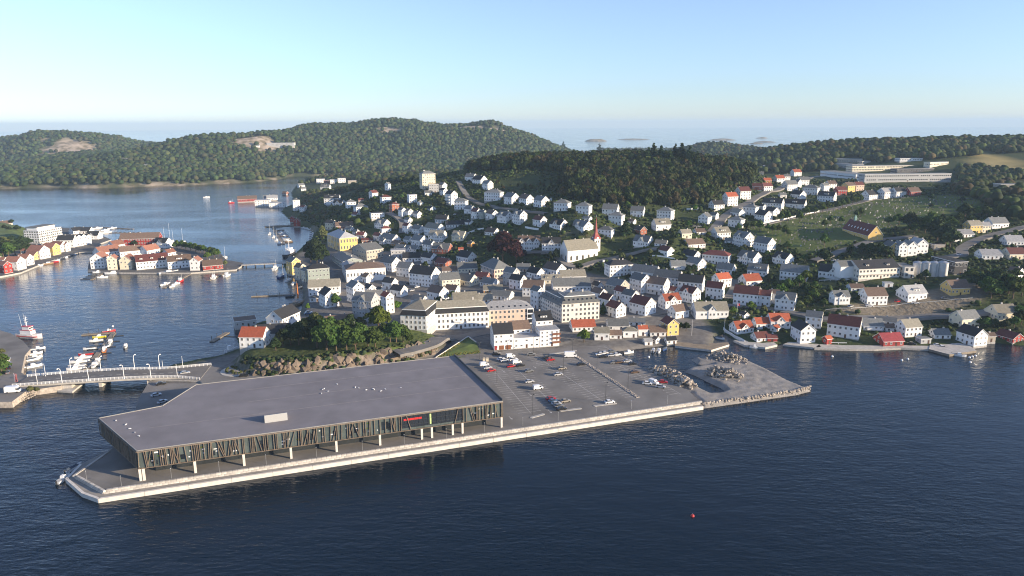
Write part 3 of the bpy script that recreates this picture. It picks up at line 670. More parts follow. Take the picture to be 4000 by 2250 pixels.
# ------------------------------------------------------------------ the mall
ROOFZ = 13.2; FBZ = 6.9
MEMB = mat('roof_membrane', (.20, .185, .19), .85, .13, .12, bump=.08, bscale=1)
PANEL = mat('facade_panel', (.085, .105, .10), .35, .15, .4, rnd=.25, spec=.5)
SLAT = mat('timber_slat', (.20, .155, .115), .7, .2, 1.2, rnd=.25)
rp_ = {k: np.array(unp(x, y, ROOFZ)[:2]) for k, (x, y) in dict(fl=(533,1763), bl=(384,1634), n1=(633,1586), n2=(765,1503), br=(1776,1390), fr=(1965,1568)).items()}
RPOLY = [rp_[k] for k in ('fl', 'fr', 'br', 'n2', 'n1', 'bl')]
mall = thing('shopping_mall', 'long flat grey roofed mall on the quay clad in slanted timber slats', 'mall', (0, 0, 0))
inner = offset_poly([tuple(p) for p in RPOLY], -.45)
MB().prism(inner, FBZ, ROOFZ-.25).obj('upper_wall', PANEL, mall)
MB().prism([tuple(p) for p in RPOLY], ROOFZ-.26, ROOFZ).obj('roof', MEMB, mall)
GF = offset_poly([tuple(p) for p in RPOLY], -7.5)
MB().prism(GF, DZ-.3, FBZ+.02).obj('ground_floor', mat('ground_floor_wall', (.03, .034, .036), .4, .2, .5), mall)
pts = [tuple(p) for p in RPOLY]
for i in range(6):
    a = np.array(pts[i]); b = np.array(pts[(i+1) % 6]); t = (b-a)/np.linalg.norm(b-a); nn = np.array([-t[1], t[0]])
    zt = ROOFZ+(.95 if i == 1 else .22); w = .3
    mb = MB(); mb.prism([tuple(a+t*.02), tuple(b-t*.02), tuple(b+nn*w-t*.02), tuple(a+nn*w+t*.02)], ROOFZ-.3, zt); mb.obj('parapet', mat('parapet_metal', (.30, .285, .26) if i != 1 else (.07, .07, .072), .5, .1, .5), mall)
def facade(a, b, dens, gap=None):
    a = np.array(a); b = np.array(b); L = np.linalg.norm(b-a); t = (b-a)/L; nn = np.array([t[1], -t[0]]); g = random.Random(5); s = .2; out = 0
    W3 = lambda u, z, o=.12: (*(a+t*u+nn*o), z)
    n = int(L/3.05)
    for k in range(n):
        mb = MB(); u0 = L*k/n+.03; u1 = L*(k+1)/n-.03; p0 = a+t*u0-nn*.42; p1 = a+t*u1-nn*.42
        mb.prism([tuple(p0), tuple(p1), tuple(p1+nn*.2), tuple(p0+nn*.2)], FBZ+.12, ROOFZ-.32); mb.obj('facade_panel', PANEL, mall)
    while s < L-.2:
        if gap and gap[0] < s < gap[1]: s += .8; continue
        r = g.random()
        dx = 0 if r < .62 else (g.choice([-1, 1])*g.uniform(.25, .5) if r < .84 else g.choice([-1, 1])*g.uniform(1.1, 1.9))
        mb = MB(); u0 = min(max(s-dx/2, .1), L-.1); u1 = min(max(s+dx/2, .1), L-.1)
        mb.bar(W3(u0, FBZ+.02), W3(u1, ROOFZ-.28), .17, .26, up=(nn[0], nn[1], 0)); mb.obj('slat', SLAT, mall); out += 1
        s += g.choice([.36, .36, .45, .55, 1.0, 1.5])/dens
    for z in (FBZ-.02, ROOFZ-.36):
        mb = MB(); mb.bar(W3(0, z, .02), W3(L, z, .02), .5, .2, up=(0, 0, 1)); mb.obj('facade_rail', SLAT, mall)
    return L, t, nn, a
def u_on(a, t, nn, px, py):
    d = ray(px, py); k = ((a-CAM[:2])@nn)/(d[:2]@nn); return float((CAM[:2]+d[:2]*k-a)@t), float(CAM_H+d[2]*k)
a0, b0 = rp_['fl'], rp_['fr']; t0 = (b0-a0)/np.linalg.norm(b0-a0); n0 = np.array([t0[1], -t0[0]])
ug0 = u_on(a0, t0, n0, 1575, 1640)[0]; ug1 = u_on(a0, t0, n0, 1800, 1600)[0]
L0, t0, n0, _ = facade(a0, b0, .74, (ug0, ug1)); facade(rp_['bl'], rp_['fl'], .8)
# glazed bay with mullions and a red sign inside
bay = MB(); P_ = lambda u, o: tuple(a0+t0*u+n0*o)
bay.prism([P_(ug0-1, -.2), P_(ug1+1, -.2), P_(ug1+1, -.12), P_(ug0-1, -.12)], FBZ+.9, ROOFZ-.7); bay = bay.obj('glazed_bay', GLASS, mall)
for k in range(15):
    u = ug0-1+(ug1-ug0+2)*k/14; MB().bar((*P_(u, -.05), FBZ+.9), (*P_(u, -.05), ROOFZ-.7), .1).obj('mullion', DARKM, bay)
for z in (8.9, 10.6): MB().bar((*P_(ug0-1, -.06), z), (*P_(ug1+1, -.06), z), .08).obj('transom', DARKM, bay)
MB().prism([P_(ug0+.2, -.11), P_(ug0+7, -.11), P_(ug0+7, -.03), P_(ug0+.2, -.03)], 10.75, 11.5).obj('sign_band', mat('red_sign', (.55, .03, .03), .5), bay)
MB().prism([P_(ug0+10, -.11), P_(ug0+10.6, -.11), P_(ug0+10.6, -.03), P_(ug0+10, -.03)], 8.2, 12.2).obj('green_strip', mat('pale_green_strip', (.45, .6, .25), .5), bay)  # upright strip of plain pale green on the bay front
for u, dx in ((ug0+1.2, 1.6), (ug1-1.0, -1.5), (ug0-.6, -.3)):
    MB().bar((*P_(u+dx, .12), FBZ), (*P_(u, .12), ROOFZ-.3), .22, .26, up=(n0[0], n0[1], 0)).obj('slat', SLAT, mall)
g = random.Random(8)
for k in range(46):                                       # white shelves and posters behind the slats
    u = g.choice([g.uniform(L0*.29, L0*.62), g.uniform(L0*.9, L0*.98), g.uniform(.02*L0, L0*.2)]) if k % 6 else g.uniform(1, L0-1)
    if ug0-2 < u < ug1+2: continue
    w = g.uniform(.3, 1.3); z = g.uniform(FBZ+.8, ROOFZ-1.6); MB().prism([P_(u, -.21), P_(u+w, -.21), P_(u+w, -.17), P_(u, -.17)], z, z+g.uniform(.25, .5)).obj('window_display', TRIM if g.random() < .8 else LEAF['bright'], mall)
for k in range(34):
    u = g.uniform(2, L0-4)
    if ug0-3 < u < ug1+2: continue
    w = g.uniform(.5, 1.4); z = g.uniform(FBZ+.5, FBZ+2); MB().prism([P_(u, -.215), P_(u+w, -.215), P_(u+w, -.185), P_(u, -.185)], z, z+g.uniform(1.5, 3.4)).obj('window', GLASS, mall)
for r_, x, y in [('C',905,1230),('C',940,1225),('C',1455,1150),('C',1945,1078),('C',2418,1005),('D',298,1195),('D',735,1130),('D',1155,1070),('D',1256,1055),('D',1465,1025),('D',1563,1010),('D',1955,950)]:
    p = unp(*pix(r_, x, y), DZ); MB().box(-.38, .38, -.3, .3, -.1, FBZ-DZ+.06).obj('column', CONCW, mall, loc=(p[0], p[1], DZ)).rotation_euler[2] = math.atan2(t0[1], t0[0])
for f_, sgn in ((.32, 1), (.55, 1), (.78, 1)):             # welded seams of the roofing
    a = rp_['fl']*(1-f_)+rp_['n2']*f_ if f_ < .5 else rp_['n2']*.35+rp_['fl']*.65; b = rp_['fr']*(1-f_)+rp_['br']*f_
    a = b+(rp_['fl']-rp_['fr'])*(.98 if f_ < .5 else .72)
    MB().bar((*a, ROOFZ+.012), (*b, ROOFZ+.012), .14, .03).obj('roof_seam', mat('seam', (.22, .21, .21), .8), mall)
pb = [unp(*pix('C', x, y), ROOFZ)[:2] for x, y in [(2150,652),(2380,620),(2373,575),(2142,605)]]
tx = math.atan2((pb[1]-pb[0])[1], (pb[1]-pb[0])[0]); wl_ = np.linalg.norm(pb[1]-pb[0]); dp = 5.0
plant = MB().add([(0,0,-.05),(wl_,0,-.05),(wl_,dp,-.05),(0,dp,-.05),(0,0,2.9),(wl_,0,2.9),(wl_,dp,1.0),(0,dp,1.0)], [(0,3,2,1),(4,5,6,7),(0,1,5,4),(1,2,6,5),(2,3,7,6),(3,0,4,7)]).obj('plant_room', mat('ribbed_cladding', (.40, .40, .39), .5, .06, 6), mall, loc=(pb[0][0], pb[0][1], ROOFZ)); plant.rotation_euler[2] = tx
# gravel and seagulls resting on the roof
GULL = MB().lathe([(.02, -.3), (.1, -.2), (.14, 0), (.1, .22), (.06, .32), (.07, .4), (.02, .48)], 8)
gm = GULL.mesh('gull', mat('gull_white', (.8, .8, .8), .7)); 
gulls = [('D',155,575),('D',170,567),('D',208,592),('D',145,612),('D',302,520),('D',484,552),('D',520,558),('D',597,578),('D',662,567),('D',675,574),('D',740,590),('D',787,570),('D',940,555),('C',750,670),('C',652,630),('C',795,710),('C',842,748),('C',885,785)]
for i, (r_, x, y) in enumerate(sorted(gulls, key=lambda q: pix(*q)[0])):
    p = unp(*pix(r_, x, y), ROOFZ); o = link('seagull', gm, None, (p[0], p[1], ROOFZ+.2), 0, 1.25); o.rotation_euler = (rad(80), 0, random.uniform(0, 6))
    tag(o, f'{ordn(i)} from left of the white gulls sitting on the mall roof', 'gull', 'gulls on the mall roof')

# ------------------------------------------------------------------ gravel spit, boulder heaps and riprap
SPIT = ptr('Q', [(1740,158),(1860,170),(2130,290),(2320,390),(2500,464),(2380,495),(2000,550),(1610,605),(1560,562),(1500,500),(1400,480),(1240,385),(1150,312),(1230,318),(1330,335),(1440,385),(1500,410),(1600,462),(1660,490),(1740,490),(1800,468),(1760,440),(1640,385),(1540,335),(1455,307),(1500,279),(1600,263),(1690,253),(1560,240),(1510,205),(1600,182)], 1.4)
SP = np.array(SPIT); gxs = np.arange(SP[:, 0].min()-4, SP[:, 0].max()+4, .9); gys = np.arange(SP[:, 1].min()-4, SP[:, 1].max()+4, .9); SX, SY = np.meshgrid(gxs, gys)
si = in_poly(SX, SY, SPIT); sdd = np.where(si, 1, -1)*seg_dist(SX, SY, SPIT)
tag(grid_obj('gravel_spit', SX, SY, np.minimum(1.55+.7*(fbm(SX/7, SY/7, 12)-.45)+.25*(vnoise(SX/1.6, SY/1.6, 13)-.5), .35+sdd*.75), GRAVEL), kind='structure')
def rock_mesh(seed, mt=None):
    import bmesh
    bm = bmesh.new(); bmesh.ops.create_icosphere(bm, subdivisions=1, radius=.5); g = random.Random(seed)
    for v in bm.verts: v.co *= g.uniform(.72, 1.25)
    for v in bm.verts: v.co.z *= .8
    me = D.meshes.new('rock'); bm.to_mesh(me); bm.free(); me.materials.append(mt or ROCK); return me
ROCKS = [rock_mesh(s) for s in range(8)]; CLIFF = [rock_mesh(s+20, mat('cliff_rock', (.19, .15, .115), .95, .35, .5, rnd=.25, bump=.5)) for s in range(6)]
def heap(label, pts_axis, r, hgt_, n, z0, smin, smax):
    t = thing('boulder_heap', label, 'boulder heap', (0, 0, 0)); A = [unp(*pix('Q', x, y), z0)[:2] for x, y in pts_axis]; g = random.Random(len(label))
    for k in range(n):
        i = g.randrange(len(A)-1); f = g.random(); c = A[i]*(1-f)+A[i+1]*f; a = g.uniform(0, 6.28); q = g.random()**.6; d = r*q
        z = z0+hgt_*(1-q)*g.uniform(.75, 1.05); s = g.uniform(smin, smax)
        o = link('rock', ROCKS[g.randrange(8)], t, (c[0]+d*math.cos(a), c[1]+d*.8*math.sin(a), z), 0, (s, s*g.uniform(.7, 1), s*g.uniform(.7, 1))); o.rotation_euler = (g.uniform(-.5, .5), g.uniform(-.5, .5), g.uniform(0, 6))
    return t
heap('heap of pale boulders on the gravel spit nearest the open water', [(1690,345),(1770,355),(1850,375)], 6.5, 4.6, 170, 1.5, 1.0, 2.4)
heap('heap of dark grey boulders at the far arm of the gravel spit', [(1710,205),(1800,215),(1880,240)], 7.0, 4.2, 170, 1.5, .9, 2.2)
heap('long ridge of big boulders between car park and channel', [(1210,325),(1300,345),(1380,395),(1440,430),(1470,455)], 5.2, 4.0, 230, 1.6, 1.1, 2.6)
rr = thing('riprap_edge', 'row of pale riprap stones along the front edge of gravel spit', 'riprap', (0, 0, 0)); g = random.Random(3)
for lane, (off, z) in enumerate(((-8, .0), (4, .55), (16, 1.1), (27, 1.5))):
    A = [unp(*pix('Q', x, y-off*.9), z)[:2] for x, y in [(1600,612),(2000,562),(2380,505),(2500,470)]]
    for a, b in along(A, 1.5):
        c = (a+b)/2; s = g.uniform(1.3, 2.3); o = link('rock', ROCKS[g.randrange(8)], rr, (c[0]+g.uniform(-.3, .3), c[1]+g.uniform(-.4, .4), z), g.uniform(0, 6), (s, s*.8, s*.75))
rr2 = thing('riprap_bank', 'row of rough stones along the water edge of the left bank', 'riprap', (0, 0, 0))
for z, dy in ((.1, 0), (1.0, -25)):
    A = [unp(*pix('B', x, y+dy), z)[:2] for x, y in [(-20,1120),(130,1110),(250,1060),(380,1000),(570,965)]]
    for a, b in along(A, 1.2):
        c = (a+b)/2; s = g.uniform(.9, 1.7); link('rock', ROCKS[g.randrange(8)], rr2, (c[0], c[1], z), g.uniform(0, 6), (s, s*.8, s*.75))
# ------------------------------------------------------------------ houses
WIN = {}
def win_mesh(w, h):
    k = (w, h)
    if k not in WIN:
        mb = MB(); f = .09                                  # x across, y outwards (-y is out), z up, centred
        mb.box(-w/2, w/2, -.02, .05, -h/2, h/2, 1)
        for a, b, c, d in ((-w/2-f, -w/2, -h/2-f, h/2+f), (w/2, w/2+f, -h/2-f, h/2+f), (-w/2, w/2, h/2, h/2+f), (-w/2, w/2, -h/2-f, -h/2)): mb.box(a, b, -.07, .05, c, d, 0)
        mb.box(-.035, .035, -.05, -.02, -h/2, h/2, 0)
        WIN[k] = mb.mesh('window', [TRIM, GLASS])
    return WIN[k]
DOOR = MB().box(-.5, .5, -.06, .05, -1.0, 1.05).mesh('door', DOORM)
FOOT = []                                                   # footprints for the scatter: x, y, radius
HREC = []
def gable_mesh(L, G, z0, eave, rise, mt, name, parent):
    mb = MB(); x, y = L/2, G/2
    V = [(-x,-y,z0),(-x,y,z0),(-x,y,eave),(-x,0,eave+rise),(-x,-y,eave),(x,-y,z0),(x,y,z0),(x,y,eave),(x,0,eave+rise),(x,-y,eave)]
    mb.add(V, [(0,4,3,2,1),(5,6,7,8,9),(0,5,9,4),(1,2,7,6),(2,3,8,7),(3,4,9,8),(0,1,6,5)]); return mb.obj(name, mt, parent)
def roof_mesh(L, G, eave, rise, mt, parent, name='roof', ov=.4, th=.2, oy=0.0):
    mb = MB(); x = L/2+.32; k = rise/(G/2)
    for s in (-1, 1):
        y0, z0 = 0, eave+rise+.06; y1, z1 = s*(G/2+ov), eave-ov*k+.06
        V = [(-x,y0,z0),(x,y0,z0),(x,y1,z1),(-x,y1,z1),(-x,y0,z0+th),(x,y0,z0+th),(x,y1,z1+th),(-x,y1,z1+th)]
        V = [(a, b+oy, c) for a, b, c in V]
        F = [(4,5,6,7)]; E = [(0,3,2,1),(3,7,6,2),(0,4,7,3),(1,2,6,5)]
        if s > 0: F = [f[::-1] for f in F]; E = [f[::-1] for f in E]
        F = [f[::-1] for f in F]; E = [f[::-1] for f in E]
        mb.add(V, F, 0); mb.f += [tuple(i+len(mb.v)-8 for i in f) for f in E]; mb.m += [1]*4
    return mb.obj(name, [mt, TRIM], parent)
def hip_mesh(L, G, eave, rise, mt, parent, name='roof', ov=.45):
    mb = MB(); x, y = L/2+ov, G/2+ov; r = max(0, L/2-G/2*.9); z = eave-.05
    V = [(-x,-y,z),(x,-y,z),(x,y,z),(-x,y,z),(-x,-y,z+.18),(x,-y,z+.18),(x,y,z+.18),(-x,y,z+.18),(-r-.01,0,eave+rise),(r+.01,0,eave+rise)]
    mb.add(V, [(4,5,9,8),(6,7,8,9),(5,6,9),(7,4,8)], 0); mb.f += [tuple(i+len(mb.v)-10 for i in f) for f in [(0,1,5,4),(1,2,6,5),(2,3,7,6),(3,0,4,7),(0,3,2,1)]]; mb.m += [1]*5
    return mb.obj(name, [mt, TRIM], parent)
def house_at(cx, cy, bz, ang, L, G, eave, rise, wall, roof, flags, cat='house', name=None, near=True, win=(.95, 1.25), storeys=None, base=None):
    t = thing(name or ('house' if cat == 'house' else cat.replace(' ', '_')), '', cat, (cx, cy, bz), ang)
    FOOT.append((cx, cy, max(L, G)*.5, min(L, G)*.5, ang)); W_ = WALL[wall]; R_ = ROOF[roof]; g = random.Random(int(cx*7+cy*13))
    MB().box(-L/2-.05, L/2+.05, -G/2-.05, G/2+.05, -4.5, .45).obj('foundation', base or FOUND, t)
    if 'h' in flags:
        MB().box(-L/2, L/2, -G/2, G/2, .4, eave).obj('wall', W_, t); ro = hip_mesh(L, G, eave, rise, R_, t)
    elif 'f' in flags:
        MB().box(-L/2, L/2, -G/2, G/2, .4, eave).obj('wall', W_, t)
        mb = MB().box(-L/2-.25, L/2+.25, -G/2-.25, G/2+.25, eave-.02, eave+.3, 1); mb.box(-L/2-.1, L/2+.1, -G/2-.1, G/2+.1, eave+.3, eave+.36, 0); ro = mb.obj('roof', [R_, TRIM], t)
    else:
        gable_mesh(L, G, .4, eave, rise, W_, 'wall', t); ro = roof_mesh(L, G, eave, rise, R_, t)
    top = eave+rise if 'f' not in flags else eave+.3
    if 'f' not in flags and L > 4.5:
        for k in range(2 if L > 14 else 1):
            x = g.uniform(-.3, .3)*L; y = g.choice([0, .12])*G; MB().box(x-.38, x+.38, y-.32, y+.32, top-1.2, top+.75).obj('chimney', CHIM, ro)
    st = storeys or max(1, int((eave-.1)/2.75)); fh = (eave-.35)/st; ww, wh = win; wh = min(wh, fh*.55)
    def side(L_, place, n=None):
        n = n if n is not None else max(1, int((L_-.6)/(2.35 if near else 3.2)))
        for f in range(st):
            for i in range(n):
                u = (i+.5)/n*L_-L_/2; z = .35+fh*(f+.56)
                if f == 0 and door[0] and i == n//2 and place is FRONT: o = link('door', DOOR, t); place(o, u, 1.35); door[0] = False; continue
                if g.random() < .06: continue
                o = link('window', win_mesh(round(ww, 2), round(wh, 2)), t); place(o, u, z)
    door = [True]
    def FRONT(o, u, z): o.location = (u, -G/2, z)
    def BACK(o, u, z): o.location = (u, G/2, z); o.rotation_euler[2] = math.pi
    def RIGHT(o, u, z): o.location = (L/2, u, z); o.rotation_euler[2] = math.pi/2
    def LEFT(o, u, z): o.location = (-L/2, u, z); o.rotation_euler[2] = -math.pi/2
    side(L, FRONT); side(G, RIGHT); side(G, LEFT)
    if near and L < 16: side(L, BACK)
    if not ('h' in flags or 'f' in flags) and rise > 2.2:
        for pl in (RIGHT, LEFT): o = link('window', win_mesh(.9, 1.1), t); pl(o, 0, eave+rise*.33)
    for xi, ch in enumerate([c for c in flags if c in 'xX']):
        nx = flags.count('x'); w = min(L*.42, 4.6) if nx == 1 else L/nx*.72; px = (0 if nx == 1 else (xi+.5)/nx*L-L/2); br = rise*.78; be = eave+rise*.08
        mb = MB(); y0 = -G/2-.35; y1 = 0.0; hw = w/2
        V = [(px-hw,y0,.4),(px+hw,y0,.4),(px+hw,y0,be),(px,y0,be+br*.85),(px-hw,y0,be),(px-hw,y1,.4),(px+hw,y1,.4),(px+hw,y1,be),(px,y1,be+br*.85),(px-hw,y1,be)]
        b = mb.add(V, [(0,1,2,3,4),(1,6,7,2),(5,0,4,9),(2,7,8,3),(3,8,9,4)]).obj('gable_bay', W_, t)
        mb = MB(); k = br*.85/hw
        for s in (-1, 1):
            x1 = px+s*(hw+.3); z1 = be-.3*k+.05; zr = be+br*.85+.05; ya, yb = y0-.3, y1
            V = [(px,ya,zr),(px,yb,zr),(x1,yb,z1),(x1,ya,z1),(px,ya,zr+.18),(px,yb,zr+.18),(x1,yb,z1+.18),(x1,ya,z1+.18)]
            F = [(4,5,6,7)]; E = [(0,4,7,3),(3,7,6,2)]
            if s < 0: F = [f[::-1] for f in F]; E = [f[::-1] for f in E]
            F = [f[::-1] for f in F]
            mb.add(V, F, 0); mb.f += [tuple(i+len(mb.v)-8 for i in f) for f in E]; mb.m += [1]*2
        mb.obj('bay_roof', [R_, TRIM], b)
        for f in range(st+1):
            z = .35+fh*(f+.56) if f < st else be+br*.22
            for u in ((-hw*.45, hw*.45) if w > 3 and f < st else (0,)): o = link('window', win_mesh(.85, round(min(1.25, fh*.5), 2)), b); o.location = (px+u, y0, z)
    nd = flags.count('d')
    for i in range(nd):
        w = min(2.0, L/nd*.5) if nd > 1 else min(L*.4, 4.2); px = (i+.5)/nd*L-L/2; k = rise/(G/2); y0 = -G*.36; zb = eave+rise-abs(y0)*k
        mb = MB().box(px-w/2, px+w/2, y0, -.05*G, zb-.3, zb+1.35, 0); mb.add([(px-w/2-.2,y0-.3,zb+1.3),(px+w/2+.2,y0-.3,zb+1.3),(px+w/2+.2,0,zb+1.9),(px-w/2-.2,0,zb+1.9),(px-w/2-.2,y0-.3,zb+1.45),(px+w/2+.2,y0-.3,zb+1.45),(px+w/2+.2,0,zb+2.05),(px-w/2-.2,0,zb+2.05)], [(4,5,6,7),(0,1,5,4),(1,2,6,5),(3,0,4,7)], 1)
        dm = mb.obj('dormer', [W_, R_], ro)
        for q in range(max(1, int(w/1.5))): o = link('window', win_mesh(.8, .8), dm); o.location = (px-w/2+(q+.5)*w/max(1, int(w/1.5)), y0, zb+.62)
    if 'b' in flags:
        for f in range(1, st+1):
            z = .35+fh*(f-.02) if st > 1 else 1.2
            if f == st and st > 1: break
            MB().box(-L*.36, L*.36, -G/2-1.7, -G/2+.02, z-.18, z).obj('balcony', TRIM, t)
            mb = MB().box(-L*.36, L*.36, -G/2-1.7, -G/2-1.62, z, z+.95); mb.box(-L*.36, -L*.36+.08, -G/2-1.62, -G/2, z, z+.95); mb.box(L*.36-.08, L*.36, -G/2-1.62, -G/2, z, z+.95); mb.obj('balcony_rail', TRIM, t)
    return t
def house(r, s, district):
    f = s.split(); x, y, w, h, th = map(float, f[:5]); wall, roof = f[5], f[6]; flags = f[7] if len(f) > 7 else ''
    px, py = pix(r, x, y); k = REG[r][2]/2576; fl = 1.27 if district in LOWD else 0.0
    p = unp(px, py, fl) if fl else cast(px, py, .8); v = p-CAM; zc = v@FW; ppm = FPX/zc; Wm = w*k/ppm*(1.1 if district in ('in the town centre', 'in the old town near the theatre', 'on the streets right of the church') else 1.02); dep = math.asin(-v[2]/np.linalg.norm(v))
    if r in 'KL' and 5 <= th <= 40: th += 17
    elif r in 'IJ' and 5 <= th <= 30: th += 8
    thr = rad(th); c, sn = abs(math.cos(thr)), abs(math.sin(thr))
    G = Wm/(1.25*c+sn); G = min(max(G, 3.2), 12.5 if Wm > 22 else 10.5); L = (Wm-G*sn)/max(c, .22)
    if sn > .8: L = min(max((Wm-G*sn)/max(c, .22), G*.9), G*1.7)
    L = min(max(L, G*.8), G*5)
    dpt = L*sn+G*c; Hm = (h*k/ppm-dpt*.5*math.sin(dep))/math.cos(dep)
    rise = (.40 if 'f' not in flags else 0)*G
    if 'h' in flags: rise = .30*G
    Hm = max(Hm, 3.0); rise = min(rise, Hm*.52); eave = max(Hm-rise, 2.3)
    phi = math.atan2(p[0], p[1]); d = np.array([math.sin(phi), math.cos(phi)]); c2 = p[:2]+d*dpt*.5; bz = p[2]
    cat = 'house'
    for ch, nm in (('S', 'shed'), ('B', 'boathouse'), ('A', 'building')):
        if ch in flags: cat = nm; flags = flags.replace(ch, '')
    t = house_at(c2[0], c2[1], bz-.1, thr-phi, L, G, eave, rise, wall, roof, flags, cat, near=zc < 800, base=STONE if fl else None)
    HREC.append((t, px, wall, roof, flags, cat, district)); return t
LOWD = ('on left harbour bank', 'on the harbour island')
T = {}
T['A', 'on left harbour bank'] = """70 275 150 75 20 c n|860 545 230 165 -25 w d|985 525 110 150 -62 w d|1045 512 110 145 -62 w d|1105 500 90 130 -62 w d|960 372 150 90 30 w d|1085 366 180 85 -30 w d|1190 440 190 110 -30 w d x
75 870 150 165 -60 r v|40 725 110 60 -40 w v|205 832 220 185 -42 w v|330 772 180 155 -42 w v|425 700 190 120 -50 y v|500 690 240 185 -50 w v|350 612 130 72 -45 w v|660 642 190 165 -45 y v|752 602 190 145 -45 w v|832 592 100 125 -50 w v"""
T['A', 'on the harbour island'] = """1270 806 210 212 72 w v|1440 820 140 192 74 c v|1625 816 195 192 68 c v|1920 806 370 192 4 w m ddd|2262 802 285 172 6 w n d|2478 830 150 180 70 w v|1360 662 320 150 30 w v|1470 605 200 160 40 w v|1645 655 250 142 6 w n|1890 645 235 145 38 w v|2135 655 150 100 40 w v|1790 548 480 200 -18 r n A|2060 552 215 140 -40 w d x"""
T['M', 'on the harbour island'] = """1785 1362 160 88 4 r n"""
T['E', 'on the distant left headland'] = """815 212 100 55 0 w l fA|900 216 90 45 0 b d f|975 216 80 50 0 w l f|1080 207 95 58 0 w l fA|1210 213 100 36 0 t n f|570 268 90 55 20 w s|600 308 60 50 0 w s|880 318 130 92 -20 w s d"""
T['E', 'by the left shore road'] = """512 560 90 158 8 w s h|600 577 95 92 -45 w m|462 702 62 78 72 r m B|520 760 85 108 80 r m B|90 502 190 80 -8 w l fB|272 516 200 62 -8 w l fB|205 425 130 62 0 w l B|370 352 80 38 -40 b n B"""
T['M', 'by the left shore road'] = """2075 790 150 50 0 r n B|2270 775 110 42 0 w s B"""
T['E', 'left of the tower block'] = """965 487 205 132 -15 w d d|1050 502 150 86 -30 w d x|1195 532 130 116 12 w s h|1320 587 180 122 18 w s h|1322 452 60 42 0 p m|1480 406 115 106 40 w m|1632 466 140 112 18 w m h|1660 307 75 106 60 w s|1740 582 125 132 28 b m h|1965 462 120 106 18 w l f|2065 497 75 62 50 w s|1262 660 112 88 -50 w m|1525 667 180 86 10 w d f
1595 802 200 142 -45 w s x|1635 842 130 96 12 w m h|1840 642 100 126 -55 w s|1922 642 112 112 -58 w s|2030 657 112 96 -50 w s|2200 562 130 62 -58 w d|1915 722 106 82 -50 w s|1905 852 120 142 -50 w m|2045 867 170 132 -48 w s|2460 502 155 200 -55 w d b|2362 372 100 100 -55 w d|2350 302 110 100 -55 w s|2165 372 95 70 10 w s|2235 332 125 110 4 g n f|2345 717 185 108 -20 w d"""
T['E', 'in the old town near the theatre'] = """945 797 132 126 -35 c d|1110 792 212 96 8 b n|1175 822 112 72 -40 w s|1262 862 88 68 -50 w s|1330 912 122 92 -30 w m|1400 962 124 56 0 b m|1540 942 122 112 -45 w m|1690 987 242 142 -50 w s|1600 987 92 82 -50 w s|1790 1012 172 82 -50 o n|1920 982 122 102 -50 w s|2060 1012 202 152 -50 w s|2250 882 242 172 -48 w t|2290 962 222 162 -28 w t x
2185 1072 162 142 -45 w s|2345 1112 242 152 -22 b s x|1830 1062 162 82 -40 w s|1970 1082 192 92 -30 w s x|1790 1152 162 106 0 g l f|1960 1202 202 122 0 w d|1700 1332 242 202 -48 w s|2180 1232 192 152 -45 w d|2270 1236 212 112 -45 p d|2360 1272 202 122 -40 b m|1890 1402 222 202 -35 w s"""
T['G', 'in the row below the wood'] = """330 547 172 152 -18 w s h|440 602 152 112 -50 w s|520 662 142 136 -55 w m|605 662 102 116 -55 e s|715 667 162 122 -50 w n|880 722 206 162 -48 w s x|1060 742 192 192 -48 w s x|450 192 152 102 -30 w s|560 237 190 122 -45 w d|660 302 142 126 -50 w s|740 442 242 157 -22 w s h|960 482 192 152 -50 w s|1145 492 186 142 -50 w n|1335 522 196 152 -50 w s|1440 442 52 42 -45 w d S
1600 567 216 157 -18 w s h|1870 607 202 157 -18 w s h|2205 632 212 162 -12 w s|2280 742 202 172 -18 w s h|2470 727 112 66 -30 w n S|1315 772 176 152 -45 w m|1555 812 236 152 -42 w d x|1845 857 276 182 -48 w s x|1910 692 122 52 -30 w s|2150 897 212 152 -18 w s h"""
T['I', 'in the row below the wood'] = """290 642 176 142 -10 w s|640 690 216 182 -18 w s h|585 817 242 162 15 w t d"""
T['G', 'on the slope left of the church'] = """260 772 252 92 5 w d|430 737 112 56 -50 w d|720 882 192 112 -40 w n|870 892 122 82 -40 w d|310 952 202 142 -28 c t x|450 1022 92 82 -50 o n|325 1077 62 36 0 r r S|1180 1062 272 192 0 w n xxx|1460 1062 232 172 0 w d x|395 1232 252 172 -45 w d"""
T['H', 'in the town centre'] = """180 407 252 202 16 c s|412 387 252 166 -42 c s|400 217 242 142 8 c s|205 222 212 92 0 w n|600 312 202 112 -30 b m|690 402 232 132 -40 w s|725 472 232 112 4 o t|960 382 192 242 -42 g s|1110 205 162 112 -5 t s|1040 432 202 202 -35 w d|1240 522 262 222 -10 w n|1265 292 212 152 -45 w d|1500 262 272 182 -45 w n|1720 322 322 152 12 w t|1460 352 242 122 5 c t dd|1705 462 452 192 7 w s A|1285 672 162 292 -50 w s
375 722 302 272 8 c t|610 602 202 132 4 w t|840 562 282 132 -20 w s|2040 432 142 112 -50 w d|2060 562 182 162 -45 w n|2165 642 202 172 -45 w m|2270 787 232 222 -50 w m|2290 522 272 242 -42 t s|2310 272 342 232 24 w d hA"""
